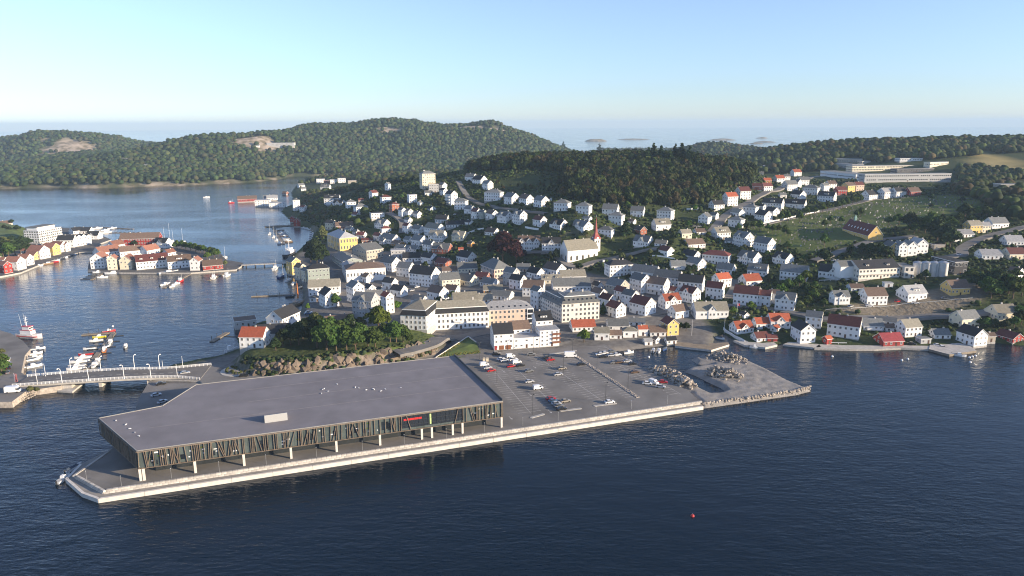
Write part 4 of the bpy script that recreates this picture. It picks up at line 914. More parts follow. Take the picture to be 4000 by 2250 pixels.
T['F', 'in the town centre'] = """785 342 262 252 8 e d h|480 242 162 232 -62 y s|570 292 142 202 -62 c n|640 332 112 192 -62 c s|870 512 362 222 -5 w t|925 657 222 262 -70 w d|740 582 112 92 0 w s h|1260 602 202 292 -65 w s|1430 452 142 102 -60 w d|1400 342 142 132 -60 w n|1570 482 92 92 -60 w d|1395 832 312 382 -30 g s x|1430 562 292 132 0 w s|1660 732 152 282 -62 w r|1690 432 182 162 -40 w d|1800 522 202 162 -40 w d|2060 642 202 152 -40 w s|2130 402 362 282 -35 w d|2290 572 252 202 -45 w n|1050 872 342 132 8 w n|2470 482 182 122 -30 w n"""
T['F', 'at the old quay by the roundabout'] = """0 1172 372 286 -24 w r|235 1062 432 212 -8 w d|360 962 432 322 55 w d"""
T['H', 'along the car park road'] = """1850 962 332 166 12 w r|2290 942 282 152 10 w s|2090 1067 192 176 5 w t|2265 1047 157 117 5 w n|2440 1037 192 152 10 w t h"""
T['J', 'along the car park road'] = """280 882 202 92 0 w s|690 1012 222 242 -62 y m|350 1012 132 142 5 w r|530 1022 222 147 5 w n|415 1132 122 92 15 w l S|520 1112 92 102 -40 w n S|700 1117 152 82 15 w d S"""
T['J', 'on the streets right of the church'] = """320 477 242 262 -45 w s|90 562 182 182 -40 w m|195 662 202 242 -40 w s|350 762 302 262 -40 w m|390 302 332 192 -20 w s|670 392 342 222 -18 w s|545 502 262 242 -25 w n b|710 482 202 102 -30 w m|960 472 302 242 -10 w d|690 692 262 226 32 w r x|945 602 242 226 -38 w m x|800 797 242 192 30 w n|1260 552 212 232 -15 w m|1340 412 222 202 38 w r|1190 812 422 242 10 w t x
1700 392 262 172 35 w r|1655 632 292 262 -8 w m|1870 642 172 216 -8 w m|2000 602 112 182 0 w n|2145 697 232 246 -8 w s x|1630 792 112 72 -50 w d S"""
T['J', 'on the shore right of the boulders'] = """1590 992 292 182 33 w r x|1840 932 232 162 18 w r|2050 932 292 216 12 w r x|1830 1092 232 142 33 w m B|1970 1087 142 102 10 r m B|2015 962 112 72 60 w r S|2360 1112 292 292 -60 w d|2500 912 192 222 -5 w s"""
T['I', 'on the slope right of the church'] = """325 872 157 122 -50 b d S|360 1027 252 162 -25 w s x|590 1012 167 87 -15 w t|885 912 167 122 20 c t|1070 862 167 82 20 w n S|1135 732 162 152 72 w s|1250 672 112 97 -30 w s|1280 562 192 137 35 w d|1450 507 187 182 35 w r|1610 422 192 167 35 w m|1330 932 242 172 25 w t d|1440 972 102 72 0 w s S|1615 1032 252 217 -45 w s x|1880 1097 262 212 -35 w s|990 1037 292 127 25 w n|650 1147 192 147 -45 w m|960 1182 242 132 -35 w d|1280 1242 347 192 -12 w m hA|790 1312 202 132 5 w s b|1020 1312 252 172 -40 w s|1400 1362 242 147 -20 w s
1690 1257 292 197 -35 w s x|1800 1392 252 172 -10 w s d|2115 1257 252 177 -38 w d x|2255 1447 337 212 -8 w s b"""
T['I', 'in the quarter above the cemetery'] = """1545 642 172 112 -40 w t|1530 777 202 152 -22 w s h|1710 622 187 152 -18 w s h|1870 702 212 152 -45 w d|1980 622 182 112 -45 w d|1990 547 262 147 -15 w d d|2270 532 262 122 -12 w d d|1860 547 82 72 -40 w d S|2310 412 182 112 -40 w d|2110 397 102 67 20 w s S|2200 312 192 137 38 w s|2280 262 132 102 -30 w s|2370 242 142 112 20 w s|2470 362 202 132 -15 w s h|1905 322 152 117 35 w m|1790 302 112 92 0 b m|1915 207 112 62 15 o r|2065 217 142 107 25 w r|2160 192 92 92 20 w s|2280 127 132 92 35 w r|1875 42 127 52 0 w l f|1850 112 52 47 0 c t S"""
T['K', 'in the quarter above the cemetery'] = """60 482 112 112 30 w s|140 442 142 102 20 w n|260 527 152 112 15 r m|360 492 152 132 33 y n|480 477 142 122 20 p m|90 612 222 137 -15 w d d|630 592 202 132 33 w d|820 572 192 142 33 w l|985 557 182 132 25 w d|1165 537 192 112 25 r n|2350 492 292 112 14 t s fA"""
T['K', 'beside the winding road at right'] = """1915 1012 212 172 25 y t|2060 1002 152 142 25 c l|2210 952 272 152 25 w s|1790 1062 262 112 20 w l|1720 1112 122 92 20 w l|2410 1167 262 142 15 w l|2120 1342 302 142 12 w l|2430 1342 262 162 20 c m|890 1272 192 172 -55 y s|1000 1302 172 202 -55 w s|1115 1292 192 202 -55 w s|1230 1272 222 212 -55 w l|1480 1222 152 82 10 t n f"""
T['L', 'above the road embankment'] = """185 302 372 192 -12 w d x|245 622 242 192 10 w s x|660 632 332 242 15 w n|450 452 212 97 10 w n|855 402 122 62 5 w l fS|1145 592 342 232 25 w l d|1695 512 322 217 22 y n|2460 282 162 142 -30 w n"""
T['L', 'on the shore below the embankment'] = """300 1037 382 292 -5 w m|640 952 292 172 5 w s b|830 872 232 92 0 w s|880 962 192 97 10 w n|1105 1032 302 242 25 w t|860 1152 342 192 18 r a B|95 1122 112 122 30 r r B|1300 1117 172 82 20 g s fS|1810 917 332 242 28 c s|2270 832 352 232 25 c t|1500 1052 252 142 15 w s B|1900 1142 332 262 -40 w d B|2130 1092 132 132 20 t n|2380 1092 302 152 -35 r m B"""
for (r, dist), txt in T.items():
    for row in txt.replace('\n', '|').split('|'): house(r, row, dist)
def plural(c): return c+'s' if not c.endswith('y') else c[:-1]+'ies'
def label_houses():
    cl = {}
    for rec in HREC:
        t, px, wall, roof, fl, cat, dist = rec; sh = 'hip' if 'h' in fl else ('flat' if 'f' in fl else '')
        cl.setdefault((wall, roof, sh, cat, dist), []).append(rec)
    for (wall, roof, sh, cat, dist), L in cl.items():
        L.sort(key=lambda r: r[1]); rt = ('hipped ' if sh == 'hip' else 'flat ' if sh == 'flat' else '')+RTXT[roof].replace('grey slate', 'slate').replace('tan slate', 'tan')
        for i, r in enumerate(L):
            if len(L) == 1: lb = f'{WTXT[wall]} {cat} with {rt} roof {dist}'
            else: lb = f'{ordn(i)} {WTXT[wall]} {cat} with {rt} roof from left {dist}'
            r[0]['label'] = lb; r[0]['group'] = f'{plural(cat)} {dist}'
label_houses()
# ------------------------------------------------------------------ large buildings set out by their front base line
def base_line(r, a, b, ytop, z=None, back=0.0):
    pa, pb = pix(r, *a), pix(r, *b)
    if z is None: z = float(cast((pa[0]+pb[0])/2, max(pa[1], pb[1]), .8)[2])
    A = unp(*pa, z)[:2]; B = unp(*pb, z)[:2]; t = (B-A)/np.linalg.norm(B-A); nn = np.array([-t[1], t[0]])
    tp = pix(r, a[0], ytop); eave = unpd(*tp, A[1])[2]-z
    return A+nn*back, B+nn*back, t, nn, z, eave
def bld(r, a, b, ytop, depth, rise, wall, roof, flags, label, cat='building', name=None, z=None, back=0, add=0.0, st=None, win=(1.1, 1.5), inset=0.0):
    A, B, t, nn, z, eave = base_line(r, a, b, ytop, z, back); L = np.linalg.norm(B-A)-inset*2; c = (A+B)/2+nn*depth/2; eave += add
    o = house_at(c[0], c[1], z-.05, math.atan2(t[1], t[0]), L, depth, eave, rise, wall, roof, flags, cat, name or 'building', win=win, storeys=st)
    o['label'] = label; return o, L, depth, eave
def panelrow(o, name, xs, y, zs, w, h, mt, rz=0):
    me = MB().box(-w/2, w/2, -.06, .04, -h/2, h/2).mesh(name, mt)
    for z in zs:
        for x in xs: link(name, me, o, (x, y, z), rz)
# white municipal building: two pavilions with black mansards
def mansard(o, L, G, e, h, inset, low, top, rise):
    for c in [c for c in o.children if c.name.startswith('roof')]:
        for q in list(c.children): D.objects.remove(q)
        D.objects.remove(c)
    x, y = L/2+.45, G/2+.45; x2, y2 = L/2-inset, G/2-inset
    mb = MB(); V = [(-x,-y,e),(x,-y,e),(x,y,e),(-x,y,e),(-x2,-y2,e+h),(x2,-y2,e+h),(x2,y2,e+h),(-x2,y2,e+h)]
    mb.add(V, [(0,1,5,4),(1,2,6,5),(2,3,7,6),(3,0,4,7),(0,3,2,1)]); r1 = mb.obj('mansard', low, o)
    MB().box(-x2-.3, x2+.3, -y2-.3, y2+.3, e+h-.02, e+h+.4).obj('cornice', TRIM, o)
    mb = MB(); z = e+h+.4; rr = max(0, x2-y2*.95); mb.add([(-x2-.2,-y2-.2,z),(x2+.2,-y2-.2,z),(x2+.2,y2+.2,z),(-x2-.2,y2+.2,z),(-rr-.01,0,z+rise),(rr+.01,0,z+rise)], [(0,1,5,4),(2,3,4,5),(1,2,5),(3,0,4)])
    r2 = mb.obj('roof', top, o)
    for sx in (-1, 1): MB().box(sx*rr*.8-.5, sx*rr*.8+.5, -.4, .4, z+rise-1, z+rise+1.3).obj('chimney', CHIM, r2)
def pav(a, b, yt, dep, lab, pick):
    o, L, G, e = bld('F', a, b, yt, dep, 3, 'w', 't', 'h', lab, 'town hall', 'town_hall', st=3, win=(1.0, 1.6)); mansard(o, L, G, e, 2.6, 1.1, ROOF['d'], ROOF['t'], 3.0)
    return o, L, G, e
pav((1822, 925), (2150, 942), 738, 25, 'white pavilion with black mansard and chimneys left of its twin', 0)
o, L, G, e = pav((2168, 945), (2930, 902), 732, 12.5, 'wide white municipal building with black mansard band and tan roof', 1)
MB().box(-2.6, 2.6, -G/2-1.1, -G/2+.02, 4.6, 4.75).obj('balcony', TRIM, o); MB().box(-2.6, 2.6, -G/2-1.1, -G/2-1.02, 4.75, 5.6).obj('balcony_rail', TRIM, o)
# cream office with pale metal roof
o, L, G, e = bld('H', (580, 888), (1222, 852), 690, 15, 3.8, 'p', 'l', 'h', 'cream three storey office with pale metal roof and skylights', 'office', 'office_building', st=3)
for k in range(8): MB().box(-.5, .5, -.6, .6, 0, .1).obj('skylight', GLASS, o, loc=(-L*.4+L*.8*k/7, -G*.36, e+1.35)).rotation_euler[0] = rad(27)
MB().box(L/2-3.2, L/2+.6, -G/2-.7, -G/2+2.4, .3, e+.2).obj('stair_tower', TRIM, o)
for k in range(3): MB().box(L/2-2.9, L/2+.3, -G/2-.76, -G/2-.68, 1.0+k*(e/3.2), .6+(k+1)*(e/3.2)-.4).obj('tower_glazing', GLASS, o)
# large hotel with two wings
def wing(a, b, yt, dep, lab):
    o, L, G, e = bld('H', a, b, yt, dep, 4.6, 'q', 's', 'h', lab, 'hotel wing', 'hotel_wing', st=4, win=(1.15, 1.5))
    mansard(o, L, G, e, 3.6, 2.4, ROOF['s'], ROOF['s'], 1.0)
    for k in range(8): MB().box(-.45, .45, -.55, .55, 0, .09).obj('skylight', GLASS, o, loc=(-L*.42+L*.84*k/7, -G/2+.95, e+2.05)).rotation_euler[0] = rad(50)
    return o
wing((1592, 842), (2062, 806), 604, 15, 'lit four storey stone hotel wing with grey mansard facing the car park')
wing((1325, 700), (1578, 836), 505, 12, 'shaded four storey stone hotel wing turned to the side street')
# white waterfront block of four joined volumes
o, L, G, e = bld('H', (742, 1190), (985, 1174), 988, 12, 4.2, 'w', 'd', '', 'left white block with garage doors and black gable roof by car park', 'building', st=3, win=(.8, 1.0))
for k, (u, c) in enumerate(((-.42, (.3, .03, .03)), (-.12, (.22, .09, .045)), (.24, (.22, .09, .045)))): MB().box(-1.3 if k else -.6, 1.3 if k else .6, -.08, .04, 0, 2.3).obj('garage_door', mat(f'garage_door_{k}', c, .6), o, loc=(u*L, -G/2, .3))
bld('H', (989, 1174), (1312, 1152), 1042, 8, 0, 'w', 'l', 'f', 'low white flat roofed block between two taller white blocks', 'building', st=2, win=(1.0, .8))
bld('H', (989, 1174), (1240, 1157), 1042, 9, 3.6, 'w', 'n', '', 'white block with brown gable roof behind the low terrace', 'building', back=8.1, add=2.6, st=3, win=(1.0, .8))
o, L, G, e = bld('H', (1316, 1152), (1560, 1134), 945, 9, 0, 'w', 'l', 'f', 'white four storey block with brown balconies at its corner', 'building', st=4, win=(.7, 1.0))
for k in (1, 2, 3): MB().box(L/2-4.0, L/2+.5, -G/2-1.0, -G/2+.02, e*k/4-.1, e*k/4+.75).obj('balcony', mat('balcony_wood', (.2, .085, .05), .7), o)
bld('H', (1316, 1152), (1545, 1135), 945, 10, 4.0, 'w', 'd', 'd', 'tall white house with black dormer roof behind white terrace block', 'building', back=9.2, add=3.0, st=4, inset=.5, win=(.9, 1.0))
# bank with hipped slate roof on the corner
bld('H', (575, 225), (745, 295), 108, 15, 6.0, 'p', 's', 'h', 'peach stone bank with big hipped slate roof on the corner', 'bank', 'bank_building', st=2, win=(1.3, 2.2))
# yellow customs building, theatre, halls
o, L, G, e = bld('E', (905, 1012), (1062, 1076), 850, 17, 5.0, 'y', 'l', 'h', 'big yellow building with pale hipped roof facing the harbour', 'building', st=2, win=(1.1, 3.0))
for k in range(9): MB().box(-.3, .3, -.25, .02, .4, e-.2).obj('pilaster', WALL['c'], o, loc=(-L/2+.4+(L-.8)*k/8, -G/2, 0))
bld('E', (1150, 1030), (1290, 985), 935, 9, 0, 'w', 'l', 'f', 'small white flat block with tall glass strip beside yellow building', 'building', st=2)
o, L, G, e = bld('E', (1395, 1182), (1606, 1150), 1062, 24, 4.5, 't', 's', '', 'tan theatre with wide dark pitched roof behind white hall', 'theatre', 'theatre', st=2, win=(1.2, 1.6))
o, L, G, e = bld('E', (965, 1205), (1100, 1300), 1112, 16, 2.5, 'e', 's', '', 'dark green glass fronted theatre wing facing the harbour', 'theatre wing', 'theatre_wing', st=2, win=(2.0, 2.2))
o, L, G, e = bld('F', (1142, 335), (1636, 302), 175, 19, 3.4, 'w', 'n', 'h', 'large white blank hall with brown hipped roof in old town', 'hall', 'hall', st=1, win=(.9, 2.4))
bld('F', (1085, 210), (1140, 335), 90, 9, 2.0, 'g', 'l', '', 'narrow grey block with shiny metal roof left of white hall', 'building', st=3)
# church
o, L, G, e = bld('G', (1665, 1212), (2045, 1178), 1062, 13, 7.2, 'w', 't', '', 'white wooden church with tan roof and red spire', 'church', 'church', st=1)
for c in [c for c in o.children if c.name.split('.')[0] in ('window', 'door')]: D.objects.remove(c)
def arch(w, h, fr):
    mb = MB(); P = [(-w/2, -h/2), (w/2, -h/2), (w/2, h*.3), (w*.3, h*.43), (0, h/2), (-w*.3, h*.43), (-w/2, h*.3)]; n = len(P)
    for s, y, mi in ((1, -.05, 1), (1.22, -.02, 0)):
        mb.add([(x*s, y, z*(1+(s-1)*.4)) for x, z in P]+[(x*s, .05, z*(1+(s-1)*.4)) for x, z in P], [tuple(range(n))]+[((i+1) % n, i, n+i, n+(i+1) % n) for i in range(n)], mi)
    mb.box(-.05, .05, -.08, -.05, -h/2, h*.45, 0); return mb.mesh('arched_window', [mat('window_surround', (.62, .55, .42), .7), GLASS])
AW = arch(1.5, 3.6, None)
for k in range(5): link('arched_window', AW, o, (-L/2+L*(k+.62)/5.25, -G/2, 3.4))
for u in (-.25, .25): link('arched_window', AW, o, (-L/2, u*G, 3.4), -math.pi/2)
tw = 5.2; tx = L/2+tw/2-1.0; th = e+7.0
tower = MB().box(tx-tw/2, tx+tw/2, -tw/2, tw/2, -1, th).obj('tower', WALL['w'], o); REDM = mat('red_spire_metal', (.26, .05, .045), .55, .15)
mb = MB(); V = []
for s, z in ((tw/2+.45, th-.1), (tw/2+.1, th+1.0), (1.35, th+3.4), (1.0, th+4.6)): V += [(tx-s,-s,z),(tx+s,-s,z),(tx+s,s,z),(tx-s,s,z)]
V.append((tx, 0, th+17)); mb.add(V, [(j*4+i, j*4+(i+1) % 4, j*4+4+(i+1) % 4, j*4+4+i) for j in range(3) for i in range(4)]+[(12+i, 12+(i+1) % 4, 16) for i in range(4)]+[(3,2,1,0)])
sp_ = mb.obj('spire', REDM, tower); MB().lathe([(.05, 0), (.35, .3), (.05, .65)], 8).obj('finial', METAL, sp_, loc=(tx, 0, th+16.9)); MB().bar((tx, 0, th+17.4), (tx, 0, th+18.8), .1).obj('cross', METAL, sp_)
CLK = MB().lathe([(.95, -.05), (.95, .05)], 16).mesh('clock_face', TRIM)
for rz, dx, dy in ((0, 0, -1), (math.pi/2, 1, 0), (-math.pi/2, -1, 0)):
    q = link('clock_face', CLK, tower, (tx+dx*(tw/2+.02), dy*(tw/2+.02), th-.0+.75)); q.rotation_euler = (math.pi/2, 0, rz); q.location.z = th+.55; q.location.x = tx+dx*(tw/2+.32); q.location.y = dy*(tw/2+.32)
BW = arch(.8, 1.9, None)
for u in (-.9, .9):
    link('belfry_window', BW, tower, (tx+u, -tw/2, th-2.2)); link('belfry_window', BW, tower, (tx+tw/2, u, th-2.2), math.pi/2)
por = gable_mesh(5.5, 5.4, -1, 4.6, 2.4, WALL['w'], 'porch', o); por.location = (tx+tw/2+1.2, -.5, 0); roof_mesh(5.5, 5.4, 4.6, 2.4, ROOF['t'], por, 'porch_roof')
link('church_door', arch(1.5, 3.0, None), por, (0.5, -2.7, 1.8))
MB().box(-L/2-2, L/2+9, -G/2-2.4, G/2+2, -5, -.25).obj('terrace', FOUND, o)
# chapel by the cemetery
o, L, G, e = bld('K', (285, 1008), (610, 1106), 938, 12, 7.6, 'y', 'm', '', 'yellow brick chapel with steep maroon roof beside the cemetery', 'chapel', 'chapel', st=1, win=(.5, .5))
for k in range(7): MB().box(-.55, .55, -.1, .1, -.8, .8).obj('roof_window', TRIM, o, loc=(-L*.36+L*.7*k/6, -G*.3, e+7.6*.4+.3)).rotation_euler[0] = rad(-38)
tu = MB().box(-.9, .9, -.9, .9, 0, 2.4).obj('turret', mat('copper_green', (.2, .33, .28), .6), o, loc=(-L*.3, 0, e+7)); MB().add([(-1.1,-1.1,2.4),(1.1,-1.1,2.4),(1.1,1.1,2.4),(-1.1,1.1,2.4),(0,0,5.6)], [(0,1,4),(1,2,4),(2,3,4),(3,0,4),(3,2,1,0)]).obj('turret_cap', mat('copper_green_cap', (.2, .33, .28), .6), tu)
# school on the hill
SW = (1.6, 1.5)
def school(a, b, yt, dep, wall, roof, lab, st=1, **k): return bld('K', a, b, yt, dep, .0, wall, roof, 'f', lab, 'school building', 'school_building', st=st, win=SW, **k)
school((566, 362), (1652, 352), 262, 14, 'g', 's', 'very long low grey school wing with two rows of windows', 2)
school((470, 352), (562, 360), 258, 12, 'w', 's', 'small white windowless link at the end of long school wing', 1)
school((10, 288), (455, 342), 216, 22, 'w', 's', 'white school hall at the left end of the school', 1)
school((412, 226), (1206, 216), 158, 16, 'c', 's', 'pale upper school wing with even window rows behind the long one', 2)
school((200, 190), (410, 215), 120, 18, 'g', 's', 'grey school block at left behind the white school hall', 1)
school((190, 122), (540, 128), 66, 20, 't', 's', 'tan gymnasium at the back left of the school', 1)
school((540, 135), (645, 130), 98, 8, 't', 's', 'small tan rooftop block left of the chimney on school', 1)
school((975, 246), (1440, 240), 196, 14, 'k', 'd', 'dark school block rising behind the long grey wing', 1)
school((1012, 102), (1300, 100), 62, 14, 'w', 's', 'white school hall half hidden behind a round tree', 1)
school((1390, 168), (1620, 160), 112, 10, 'c', 's', 'small cream school pavilion at the far right of school', 1)
# care home and scalloped concrete facade
o, L, G, e = bld('L', (492, 302), (1006, 278), 168, 17, 4.5, 'q', 'd', 'dd', 'big plaster care home with black roof on stone terrace', 'care home', 'care_home', st=2, win=(1.2, 1.4))
MB().box(-L/2, L/2, -G/2-.5, -G/2+.02, e*.42, e*.42+.5).obj('balcony_band', CONC, o); gable_mesh(11, 9, .4, e+1, 3.2, WALL['w'], 'side_wing', o).location = (-L/2-4, 2, 0)
roof_mesh(11, 9, e+1, 3.2, ROOF['s'], o, 'side_roof').location = (-L/2-4, 2, 0)
bld('L', (1062, 282), (1186, 282), 140, 14, 0, 'q', 's', 'f', 'pale block with six white framed windows left of silos', 'building', st=2, win=(1.6, 2.2))
BAYCON = mat('bay_concrete', (.55, .54, .52), .8, .12, .4)
for k, x in enumerate((1265, 1370, 1475, 1590)):  # scalloped facade of a building, built as separate upright cylinders
    p = cast(*pix('L', x, 268)); t = thing('silo', f'{ordn(k)} from left of the pale rounded concrete silos', 'silo', (p[0], p[1]+4, p[2]-.5), 0, 'concrete silos')
    MB().lathe([(3.0, -2), (3.0, 9.6)], 24).obj('body', BAYCON, t, smooth=False); MB().lathe([(3.15, 9.6), (3.15, 9.9), (.4, 10.9)], 24).obj('cap', METAL, t); MB().box(-.25, .25, -3.12, -2.95, 0, 9.4).obj('ladder', METAL, t)
bld('L', (1690, 242), (1850, 236), 80, 22, 0, 'k', 'd', 'fA', 'white fronted office with black side wall right of silos', 'building', st=2, win=(2.0, 1.6))
# apartment blocks
o, L, G, e = bld('A', (506, 490), (790, 432), 332, 17, 0, 'w', 'l', 'f', 'white apartment block with rows of balconies on harbour bank', 'apartments', 'apartment_block', z=2.0, st=5, win=(1.8, 1.6))
MB().box(-L/2+2, L/2-5, -G/2+3, G/2-2, e+.3, e+3.4).obj('penthouse', WALL['w'], o); MB().box(-L/2+1, L/2-4, -G/2+2, G/2-1.5, e+3.4, e+3.75).obj('penthouse_roof', ROOF['s'], o)
for f in range(1, 5):
    for k in range(4): MB().box(-2.6, 2.6, -1.6, .02, 0, 1.0).obj('balcony', TRIM, o, loc=(-L*.33+L*.7*k/3, -G/2, e*f/5+.1))
HREC.clear()
house('E', '2160 288 196 234 18 c s h', 'x')['label'] = 'tall cream tower block with flat hipped roof on left hillside'; HREC[-1][0]['category'] = 'tower block'; HREC[-1][0].name = 'tower_block'
house('B', '2470 335 215 92 4 g n f', 'x')['label'] = 'grey flat roofed warehouse standing over the water on piles'; HREC[-1][0]['category'] = 'warehouse'; HREC[-1][0].name = 'warehouse'
# ------------------------------------------------------------------ road bridge
nearp = [unp(*pix('B', x, y), z) for x, y, z in [(125,925,3.0),(620,890,3.6),(1250,850,4.2),(1780,832,3.7),(2010,860,3.1)]]
farp = [unp(*pix('B', x, y), z) for x, y, z in [(275,828,3.0),(735,790,3.6),(1250,757,4.2),(1700,752,3.7),(2125,712,3.1)]]
def resample(P, n):
    P = np.array(P); d = np.r_[0, np.cumsum(np.linalg.norm(np.diff(P, axis=0), axis=1))]; u = np.linspace(0, d[-1], n)
    Q = np.stack([np.interp(u, d, P[:, i]) for i in range(3)], -1); k = np.array([.25, .5, .25])
    for _ in range(6): Q[1:-1] = .25*Q[:-2]+.5*Q[1:-1]+.25*Q[2:]
    return Q
NB = resample(nearp, 44); FB = resample(farp, 44)
bridge = thing('road_bridge', 'grey road bridge with white railings crossing the narrow channel', 'bridge', (0, 0, 0))
mb = MB(); V = []
for a, b in zip(NB, FB): V += [(a[0], a[1], a[2]-.9), (a[0], a[1], a[2]), (b[0], b[1], b[2]), (b[0], b[1], b[2]-.9)]
n = len(NB); F = [(i*4+j, i*4+(j+1) % 4, i*4+4+(j+1) % 4, i*4+4+j) for i in range(n-1) for j in range(4)]+[(0,1,2,3), tuple(4*(n-1)+k for k in (3,2,1,0))]
mb.add(V, [f[::-1] for f in F]); 
for k in range(len(mb.f)):
    if k < (n-1)*4 and k % 4 == 1: mb.m[k] = 1
mb.obj('deck', [CONC, mat('bridge_asphalt', (.15, .14, .128), .9, .15, .2)], bridge)
POST = MB().box(-.09, .09, -.09, .09, 0, 1.15).mesh('railing_post', WHITEM)
for side, P in (('near', NB), ('far', FB)):
    Q = resample(P, 48)
    for p in Q: link('railing_post', POST, bridge, tuple(p))
    for z, w in ((1.12, .14), (.72, .07), (.35, .07)):
        mb = MB()
        for a, b in zip(Q[:-1], Q[1:]): mb.bar((a[0], a[1], a[2]+z), (b[0], b[1], b[2]+z), .08, w)
        mb.obj('handrail', WHITEM, bridge)
    mb = MB()
    for a, b in zip(Q[:-1], Q[1:]):
        t = (b-a)/np.linalg.norm(b-a)
        for q in (.25, .5, .75): c = a+(b-a)*q; mb.bar((c[0], c[1], c[2]+.1), (c[0], c[1], c[2]+1.1), .06)
    tag(mb.obj('balusters', WHITEM, bridge), kind='stuff')
for i in (19, 30):
    a = NB[i]*.85+FB[i]*.15; b = NB[i]*.15+FB[i]*.85; mb = MB(); t = (b-a)/np.linalg.norm(b-a); nn = np.array([-t[1], t[0], 0])*.7
    mb.prism([tuple((a+nn)[:2]), tuple((b+nn)[:2]), tuple((b-nn)[:2]), tuple((a-nn)[:2])], -2, a[2]-.88); mb.obj('pier', CONC, bridge)
for i0, i1 in ((0, 13), (34, 43)):
    mb = MB(); poly = [tuple(NB[i][:2]) for i in range(i0, i1+1)]+[tuple(FB[i][:2]) for i in range(i1, i0-1, -1)]
    mb.prism(offset_poly(poly, -.15), -2, min(NB[i0][2], NB[i1][2])-.85); mb.obj('abutment', STONE, bridge)
MARK = mat('road_paint', (.62, .61, .58), .8, .2, 1)
mb = MB(); mid = (NB+FB)/2
for i in range(2, 40, 2):
    a, b = mid[i], mid[i+1]; mb.bar((a[0], a[1], a[2]+.012), (b[0], b[1], b[2]+.012), .16, .02)
mb.obj('lane_marking', MARK, bridge)
def lamp(p, h, label, group, white=False, rz=0, arm=1.3):
    t = thing('street_lamp', label, 'street lamp', tuple(p), rz, group); mt = WHITEM if white else DARKM
    mb = MB(); mb.tube((0, 0, 0), (0, 0, h*.82), .11 if not white else .16, .08 if not white else .12, 7)
    if white:
        for k in range(4):
            a0_, a1_ = rad(k*22), rad((k+1)*22); f = lambda a: (-arm*(1-math.cos(a)), 0, h*.82+h*.18*math.sin(a)); mb.tube(f(a0_), f(a1_), .12, .11, 6)
    else: mb.tube((0, 0, h*.82), (0, 0, h), .07, .06, 6); mb.bar((-.7, 0, h-.02), (.7, 0, h-.02), .08)
    mb.obj('pole', mt, t); MB().lathe([(.06, .2), (.34, .05), (.38, -.18), (.2, -.3)], 8).obj('lamp_head', mt, t, loc=(-arm if white else .7, 0, h-.05)); return t
bl = [(625,890,625),(737,790,735),(912,870,912),(1020,752,1018),(1245,850,1248),(1340,752,1340),(1535,845,1535),(1617,748,1617)]
for i, (x, y, _) in enumerate(sorted(bl)):
    P = NB if y > 800 else FB; k = min(range(44), key=lambda j: abs(proj(P[j])[0]-pix('B', x, y)[0])); lamp(P[k]+np.array([0, 0, 0]), 7.2, f'{ordn(i)} from left of the white curved lamps on the road bridge', 'lamps on the road bridge', True, rad(70 if y > 800 else -100))
for i, (x, y, h) in enumerate([(375,880,6),(460,825,6),(1785,828,6),(1842,745,6),(1640,752,4)]):
    p = unp(*pix('B', x, y), 3.2); t = thing('flag_pole', f'{ordn(sorted([375,460,1640,1785,1842]).index(x))} from left of the plain white poles beside the bridge', 'pole', tuple(p), 0, 'white poles at the bridge'); MB().tube((0, 0, 0), (0, 0, h), .12, .07, 7).obj('pole', WHITEM, t); MB().lathe([(.05, 0), (.14, .12), (.04, .25)], 7).obj('pole_cap', WHITEM, t, loc=(0, 0, h))
# roundabout island
p = unp(*pix('B', 2410, 765), 3.0); rb = thing('roundabout_island', 'planted roundabout island ringed by a pale kerb near the bridge', 'roundabout', (p[0], p[1], 2.95))
zg = float(hgt(p[0], p[1])); rb.location.z = 3.0
MB().lathe([(8.6, -.6), (8.6, .14), (6.6, .16), (6.6, .1)], 36).obj('apron', CONC, rb); MB().lathe([(6.5, -.2), (6.5, .35), (6.2, .4), (3, .8), (.1, .95)], 32).obj('planting_bed', mat('stone_mulch', (.3, .27, .23), .95, .4, 1.5), rb)
g = random.Random(4)
for k in range(60):
    a = g.uniform(0, 6.28); r = 5.9 if k < 36 else g.uniform(1, 5); o = link('shrub', crown_mesh('small', k % 4, 'olive' if k % 3 else 'bright'), rb, (r*math.cos(a), r*math.sin(a), .1), a, g.uniform(1.1, 1.9))
# ------------------------------------------------------------------ pontoons and footbridge
def pontoon(r, a, b, w, label, z=.45, fingers=(), posts=3):
    A = unp(*pix(r, *a), z)[:2]; B = unp(*pix(r, *b), z)[:2]; L = np.linalg.norm(B-A); t = thing('pontoon', label, 'pontoon', (*A, 0), math.atan2(*(B-A)[::-1]), 'floating pontoons')
    n = max(2, int(L/6)); sec = MB().box(0, L/n-.12, -w/2, w/2, -.4, z).mesh('deck_section', WOOD)
    for k in range(n): link('deck_section', sec, t, (k*L/n, 0, 0))
    for k in range(posts): MB().tube((L*(k+.5)/posts, w/2+.2, -2), (L*(k+.5)/posts, w/2+.2, 2.6), .16, .16, 7).obj('pile', DARKM, t)
    for side, n, ln in fingers:
        for k in range(n): MB().box(-.25, .25, 0, ln*side, -.2, .3).obj('finger', DARKM, t, loc=(L*(k+.6)/n, side*w/2, 0))
    return t
pontoon('B', (1145, 385), (862, 752), 2.6, 'long grey pontoon lined with motorboats by the bridge', fingers=[(-1, 10, 6), (1, 6, 5)])
pontoon('B', (825, 402), (1150, 380), 3.0, 'short cross pontoon at the far end of the boat pontoon')
pontoon('B', (2130, 472), (2290, 380), 2.8, 'slanting dark pontoon beside the red roofed quay house', fingers=[(-1, 1, 9)])
pontoon('F', (-60, 505), (500, 478), 1.6, 'narrow dark pontoon with tall posts in the inner harbour', posts=4, z=.6)
